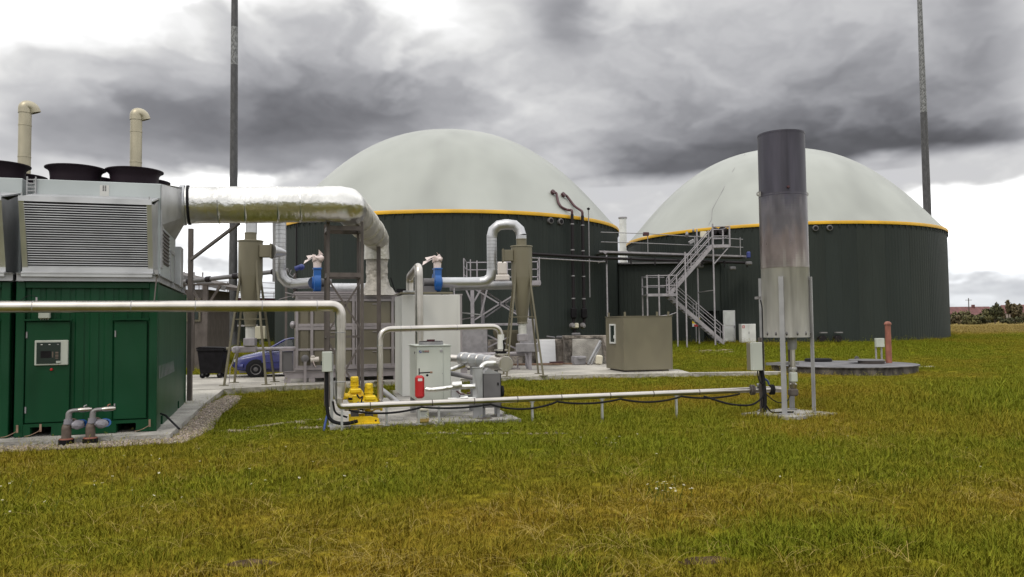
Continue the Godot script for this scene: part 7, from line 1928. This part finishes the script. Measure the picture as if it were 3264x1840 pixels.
# ---------------------------------------------------------------- behind the containers
func make_background() -> void:
	var c := Vector3(-26.0, 1.0, -66.5)
	var t := thing("slurry_tank", "low dark tank with rust red rim and guard rails behind the cyclone", "tank", c)
	var R := 9.5
	var h := 3.25
	obj("wall", Geo.new().lathe([Vector2(R - 0.03, -0.4), Vector2(R - 0.03, h)], 60), M.cladding, t)
	var pm := panel_mesh(R, h + 0.2, TAU / 60)
	for k in 60:
		var o := obj("cladding_panel", pm, M.cladding, t)
		o.rotation.y = TAU * k / 60
		o.position.y = -0.2
	obj("rim", Geo.new().lathe([Vector2(R, h - 0.02), Vector2(R + 0.08, h - 0.02), Vector2(R + 0.08, h + 0.16), Vector2(R - 0.2, h + 0.16)], 72), M.pipe_maroon, t)
	obj("cover", Geo.new().lathe([Vector2(R - 0.2, h + 0.12), Vector2(0.0001, h + 0.2)], 60), M.dark_box, t)
	for y in [0.55, 0.95, 1.35]:
		var ring := []
		for k in 61: ring.append(Vector3(cos(TAU * k / 60) * R, h + y, sin(TAU * k / 60) * R))
		obj("guard_rail", Geo.new().tube(ring, 0.03, 6, false), M.pale_steel, t)
	for k in 30:
		obj("rail_post", Geo.new().beam(Vector3(cos(TAU * k / 30) * R, h, sin(TAU * k / 30) * R), Vector3(cos(TAU * k / 30) * R, h + 1.35, sin(TAU * k / 30) * R), 0.06), M.pale_steel, t)
	# ladder cage
	for q in [Vector3(1.6, 0, 9.7), Vector3(2.2, 0, 9.9), Vector3(2.8, 0, 9.6), Vector3(3.3, 0, 9.3)]:
		obj("ladder_cage", Geo.new().beam(q + Vector3.UP * (h - 0.4), q + Vector3.UP * (h + 2.0), 0.09), M.pale_steel, t)
	# dark shed behind the containers and the pipe trestle in front of it
	var s := thing("dark_shed", "dark timber shed roof and wall just behind the container end", "shed", Vector3(-16.2, 0.3, -36.2))
	part("wall", Geo.new().box(Vector3(-17.3, 2.0, -38.0), Vector3(6.0, 3.9, 3.0)), M.brown_steel, s)
	part("roof", Geo.new().prism([Vector2(-20.8, 6.1), Vector2(-13.2, 4.05), Vector2(-13.2, 3.9), Vector2(-20.8, 5.95)], -39.8, -36.0), M.brown_steel, s)
	part("fascia", Geo.new().beam(Vector3(-20.8, 6.0, -35.95), Vector3(-13.2, 3.95, -35.95), 0.05, 0.22), M.dark_box, s)
	part("window_frame", Geo.new().box(Vector3(-14.9, 3.0, -36.46), Vector3(0.7, 1.1, 0.06)), M.khaki, s)
	part("window", Geo.new().box(Vector3(-14.9, 3.0, -36.42), Vector3(0.5, 0.9, 0.04)), M.dark_screen, s)
	var r := thing("pipe_trestle", "brown steel trestle with slanting braces carrying a dark pipe", "trestle", Vector3(-13.2, 0.35, -33.6))
	for x in [-14.15, -13.75, -13.2]:
		part("post", Geo.new().beam(Vector3(x, 0.3, -33.6), Vector3(x, 3.98, -33.6), 0.2 if x > -13.5 else 0.13, 0.12), M.brown_steel, r)
	part("brace", Geo.new().beam(Vector3(-13.2, 2.9, -33.55), Vector3(-13.85, 3.95, -33.55), 0.1), M.brown_steel, r)
	part("brace", Geo.new().beam(Vector3(-13.2, 2.9, -33.55), Vector3(-12.55, 3.95, -33.55), 0.1), M.brown_steel, r)
	part("beam", Geo.new().beam(Vector3(-14.3, 4.0, -33.6), Vector3(-12.2, 4.02, -33.6), 0.14, 0.08), M.brown_steel, r)
	var p := thing("dark_pipe", "dark pipe with collars rising from the trestle past the mast to the dryer", "pipe", Vector3(-11.0, 4.2, -33.0))
	var a := Vector3(-15.5, 4.0, -33.6)
	var b := Vector3(-9.3, 4.5, -32.4)
	part("pipe", Geo.new().tube([a, b], 0.09, 12), M.dark_box, p)
	for f in [0.28, 0.42, 0.62, 0.9]:
		part("collar", Geo.new().lathe([Vector2(0.09, -0.12), Vector2(0.125, -0.1), Vector2(0.125, 0.1), Vector2(0.09, 0.12)], 12, axis_to(b - a, a.lerp(b, f))), M.pipe_black, p)
	part("bearer", Geo.new().beam(Vector3(-9.4, 0.5, -32.45), Vector3(-9.4, 4.4, -32.45), 0.08), M.brown_steel, p)
	# stirrer gear on the low tank wall
	var g := thing("stirrer_gear", "pale stirrer bracket with slanting white rod before the dark tank wall", "machine", Vector3(-19.6, 1.0, -55.2))
	obj("arm", Geo.new().beam(Vector3(-1.6, 1.3, 0), Vector3(1.6, 1.3, 0), 0.12), M.pale_steel, g)
	obj("rod", Geo.new().tube([Vector3(-0.5, 2.2, 0.2), Vector3(0.3, 0.3, 0.3)], 0.05, 8), M.white_paint, g)
	obj("motor", Geo.new().box(Vector3(-0.6, 2.4, 0), Vector3(0.9, 0.5, 0.6), Basis(), 0.06), M.grey_steel, g)
	obj("cabinet", Geo.new().box(Vector3(1.9, 0.8, 0.4), Vector3(0.9, 0.9, 0.5), Basis(), 0.03), M.jerry, g)
	obj("post", Geo.new().beam(Vector3(-0.9, -0.3, 0), Vector3(-0.9, 2.3, 0), 0.12).beam(Vector3(1.9, -0.3, 0.3), Vector3(1.9, 0.5, 0.3), 0.12), M.grey_steel, g)

# ---------------------------------------------------------------- far trees and houses
func crown_mesh(seed_: int, leaf: float, n: int, w: float, h: float, y0: float) -> ArrayMesh:
	var q := RandomNumberGenerator.new()
	q.seed = seed_
	var g := Geo.new()
	g.tinted = true
	var lobes := []
	for k in 9:
		lobes.append([Vector3(q.randf_range(-0.7, 0.7) * w, y0 + q.randf_range(0.2, 0.8) * h, q.randf_range(-0.7, 0.7) * w), q.randf_range(0.3, 0.5)])
	for k in n:
		var l: Array = lobes[q.randi() % lobes.size()]
		var d := Vector3(q.randfn(), q.randfn(), q.randfn()).normalized()
		var rad: float = l[1] * pow(q.randf(), 0.33)
		var c: Vector3 = l[0] + d * Vector3(w, h * 0.8, w) * rad
		if c.y < y0 * 0.4: continue
		var u := Vector3(q.randfn(), q.randfn(), q.randfn()).normalized() * leaf * q.randf_range(0.6, 1.3)
		var v := u.cross(Vector3(q.randfn(), q.randfn(), q.randfn())).normalized() * leaf * 0.6
		var t := q.randf_range(0.65, 1.3)
		g.tint = Color(t * q.randf_range(0.9, 1.15), t, t * q.randf_range(0.8, 1.1))
		var nn := (d + Vector3.UP * 0.3).normalized()
		g.tri(c - u, c + v, c + u, nn, nn, nn)
		g.tri(c - u, c + u, c - v, nn, nn, nn)
	return g.mesh()

func leaf_mat(key: String, r: float, g: float, b: float) -> StandardMaterial3D:
	var m := mat(key, r, g, b, 0.8)
	m.vertex_color_use_as_albedo = true
	m.cull_mode = BaseMaterial3D.CULL_DISABLED
	m.backlight_enabled = true
	m.backlight = Color(0.15, 0.15, 0.08)
	return m

func make_far() -> void:
	var kinds := [crown_mesh(4, 0.30, 1500, 2.6, 3.4, 0.3), crown_mesh(9, 0.28, 1300, 3.4, 2.4, 0.1), crown_mesh(14, 0.34, 1700, 2.0, 5.4, 0.8)]
	var ms := [leaf_mat("foliage_olive", 0.12, 0.115, 0.04), leaf_mat("foliage_dark", 0.075, 0.078, 0.032), leaf_mat("foliage_brown", 0.125, 0.10, 0.05)]
	var trunk := Geo.new().tube([Vector3(0, -0.3, 0), Vector3(0.05, 0.8, 0), Vector3(0.0, 1.8, 0.05)], [0.16, 0.12, 0.05], 7).tube([Vector3(0.02, 0.6, 0), Vector3(0.6, 1.6, 0.2)], [0.09, 0.04], 6).tube([Vector3(0.02, 0.5, 0), Vector3(-0.5, 1.5, -0.2)], [0.09, 0.04], 6).mesh()
	var names := [["shrub", "shrub"], ["low_shrub", "shrub"], ["field_tree", "tree"]]
	var looks := [["olive", "dark green", "brownish"], ["bushy hedgerow shrub at the far field edge", "low spreading shrub before the far hedgerow", "small tree rising above the far hedgerow"]]
	for k in 46:
		var d := rng.randf_range(138.0, 176.0)
		var az := lerpf(0.505, 0.80, (k + 0.5) / 46.0)
		if k % 4 == 3: az = lerpf(-0.62, -0.36, float(k) / 46.0)
		var kd := 1 if d < 150.0 else (0 if rng.randf() < 0.75 else 2)
		var x := az * d
		var mi := rng.randi() % 3
		var t := thing(names[kd][0], looks[0][mi] + " " + looks[1][kd], names[kd][1], Vector3(x, gh(x, -d), -d), rng.randf() * TAU, "hedgerow at the far field edge")
		var s := rng.randf_range(0.5, 0.85)
		var o := obj("crown", kinds[kd], ms[mi], t)
		o.scale = Vector3.ONE * s
		var w := obj("trunk", trunk, M.bark, t)
		w.scale = Vector3.ONE * s
	# houses beyond the hedgerow
	for q in [[118.0, -205.0, 15.0, 6.0, 1.2, 0.12, "long low farmhouse with a red brown roof behind the hedgerow"], [146.0, -222.0, 12.0, 6.0, 1.9, -0.3, "farm building with a taller red brown roof behind the hedgerow"], [108.5, -216.0, 8.0, 6.0, 2.6, 0.5, "small dark gabled house beside the digester edge"]]:
		var t := thing("farmhouse", q[6], "house", Vector3(q[0], gh(q[0], q[1]), q[1]), q[5], "houses beyond the field")
		var w: float = q[2]
		var dd: float = q[3]
		obj("wall", Geo.new().box(Vector3(0, q[4] / 2 + 0.4, 0), Vector3(w, q[4] + 0.8, dd)), M.far_wall, t)
		var y: float = q[4] + 0.75
		var rf := obj("roof", Geo.new().prism([Vector2(-dd / 2 - 0.4, y), Vector2(dd / 2 + 0.4, y), Vector2(0, y + 2.3)], -w / 2 - 0.3, w / 2 + 0.3, Transform3D(Basis(Vector3.FORWARD, Vector3.UP, Vector3.RIGHT), Vector3.ZERO)), M.far_roof, t)
		obj("chimney", Geo.new().box(Vector3(w * 0.2, y + 2.2, 0.3), Vector3(0.6, 1.2, 0.6)), M.far_roof, rf)
		for k in 3:
			var wn := obj("window", Geo.new().box(Vector3(-w * 0.3 + k * w * 0.3, q[4] / 2 + 0.7, dd / 2 + 0.01), Vector3(1.0, 1.1, 0.06)), M.dark_screen, t)
			obj("window_frame", Geo.new().box(Vector3(-w * 0.3 + k * w * 0.3, q[4] / 2 + 0.1, dd / 2 + 0.05), Vector3(1.2, 0.1, 0.1)), M.white_paint, wn)
	for q in [[114.0, -195.0, 6.2], [127.0, -200.0, 5.6]]:
		single("utility_pole", Geo.new().tube([Vector3(q[0], 1.0, q[1]), Vector3(q[0], 1.4 + q[2], q[1])], [0.14, 0.1], 8).beam(Vector3(q[0] - 0.8, 0.9 + q[2], q[1]), Vector3(q[0] + 0.8, 0.9 + q[2], q[1]), 0.1), M.bark, "thin wooden utility pole above the far hedgerow", "utility pole", "utility poles at the far hedgerow")

func _ready() -> void:
	rng.seed = 20240
	bumps.seed = 2; bumps.frequency = 0.05; bumps.fractal_octaves = 3
	patch.seed = 12; patch.frequency = 0.10; patch.fractal_octaves = 3
	fine.seed = 6; fine.frequency = 0.12; fine.fractal_octaves = 2
	make_view()
	make_materials()
	make_ground()
	make_digesters()
	make_stairs()
	make_power()
	make_duct()
	make_dryer()
	make_cyclones()
	make_skid()
	make_flare()
	make_masts()
	make_car()
	make_background()
	make_far()
	make_meadow()
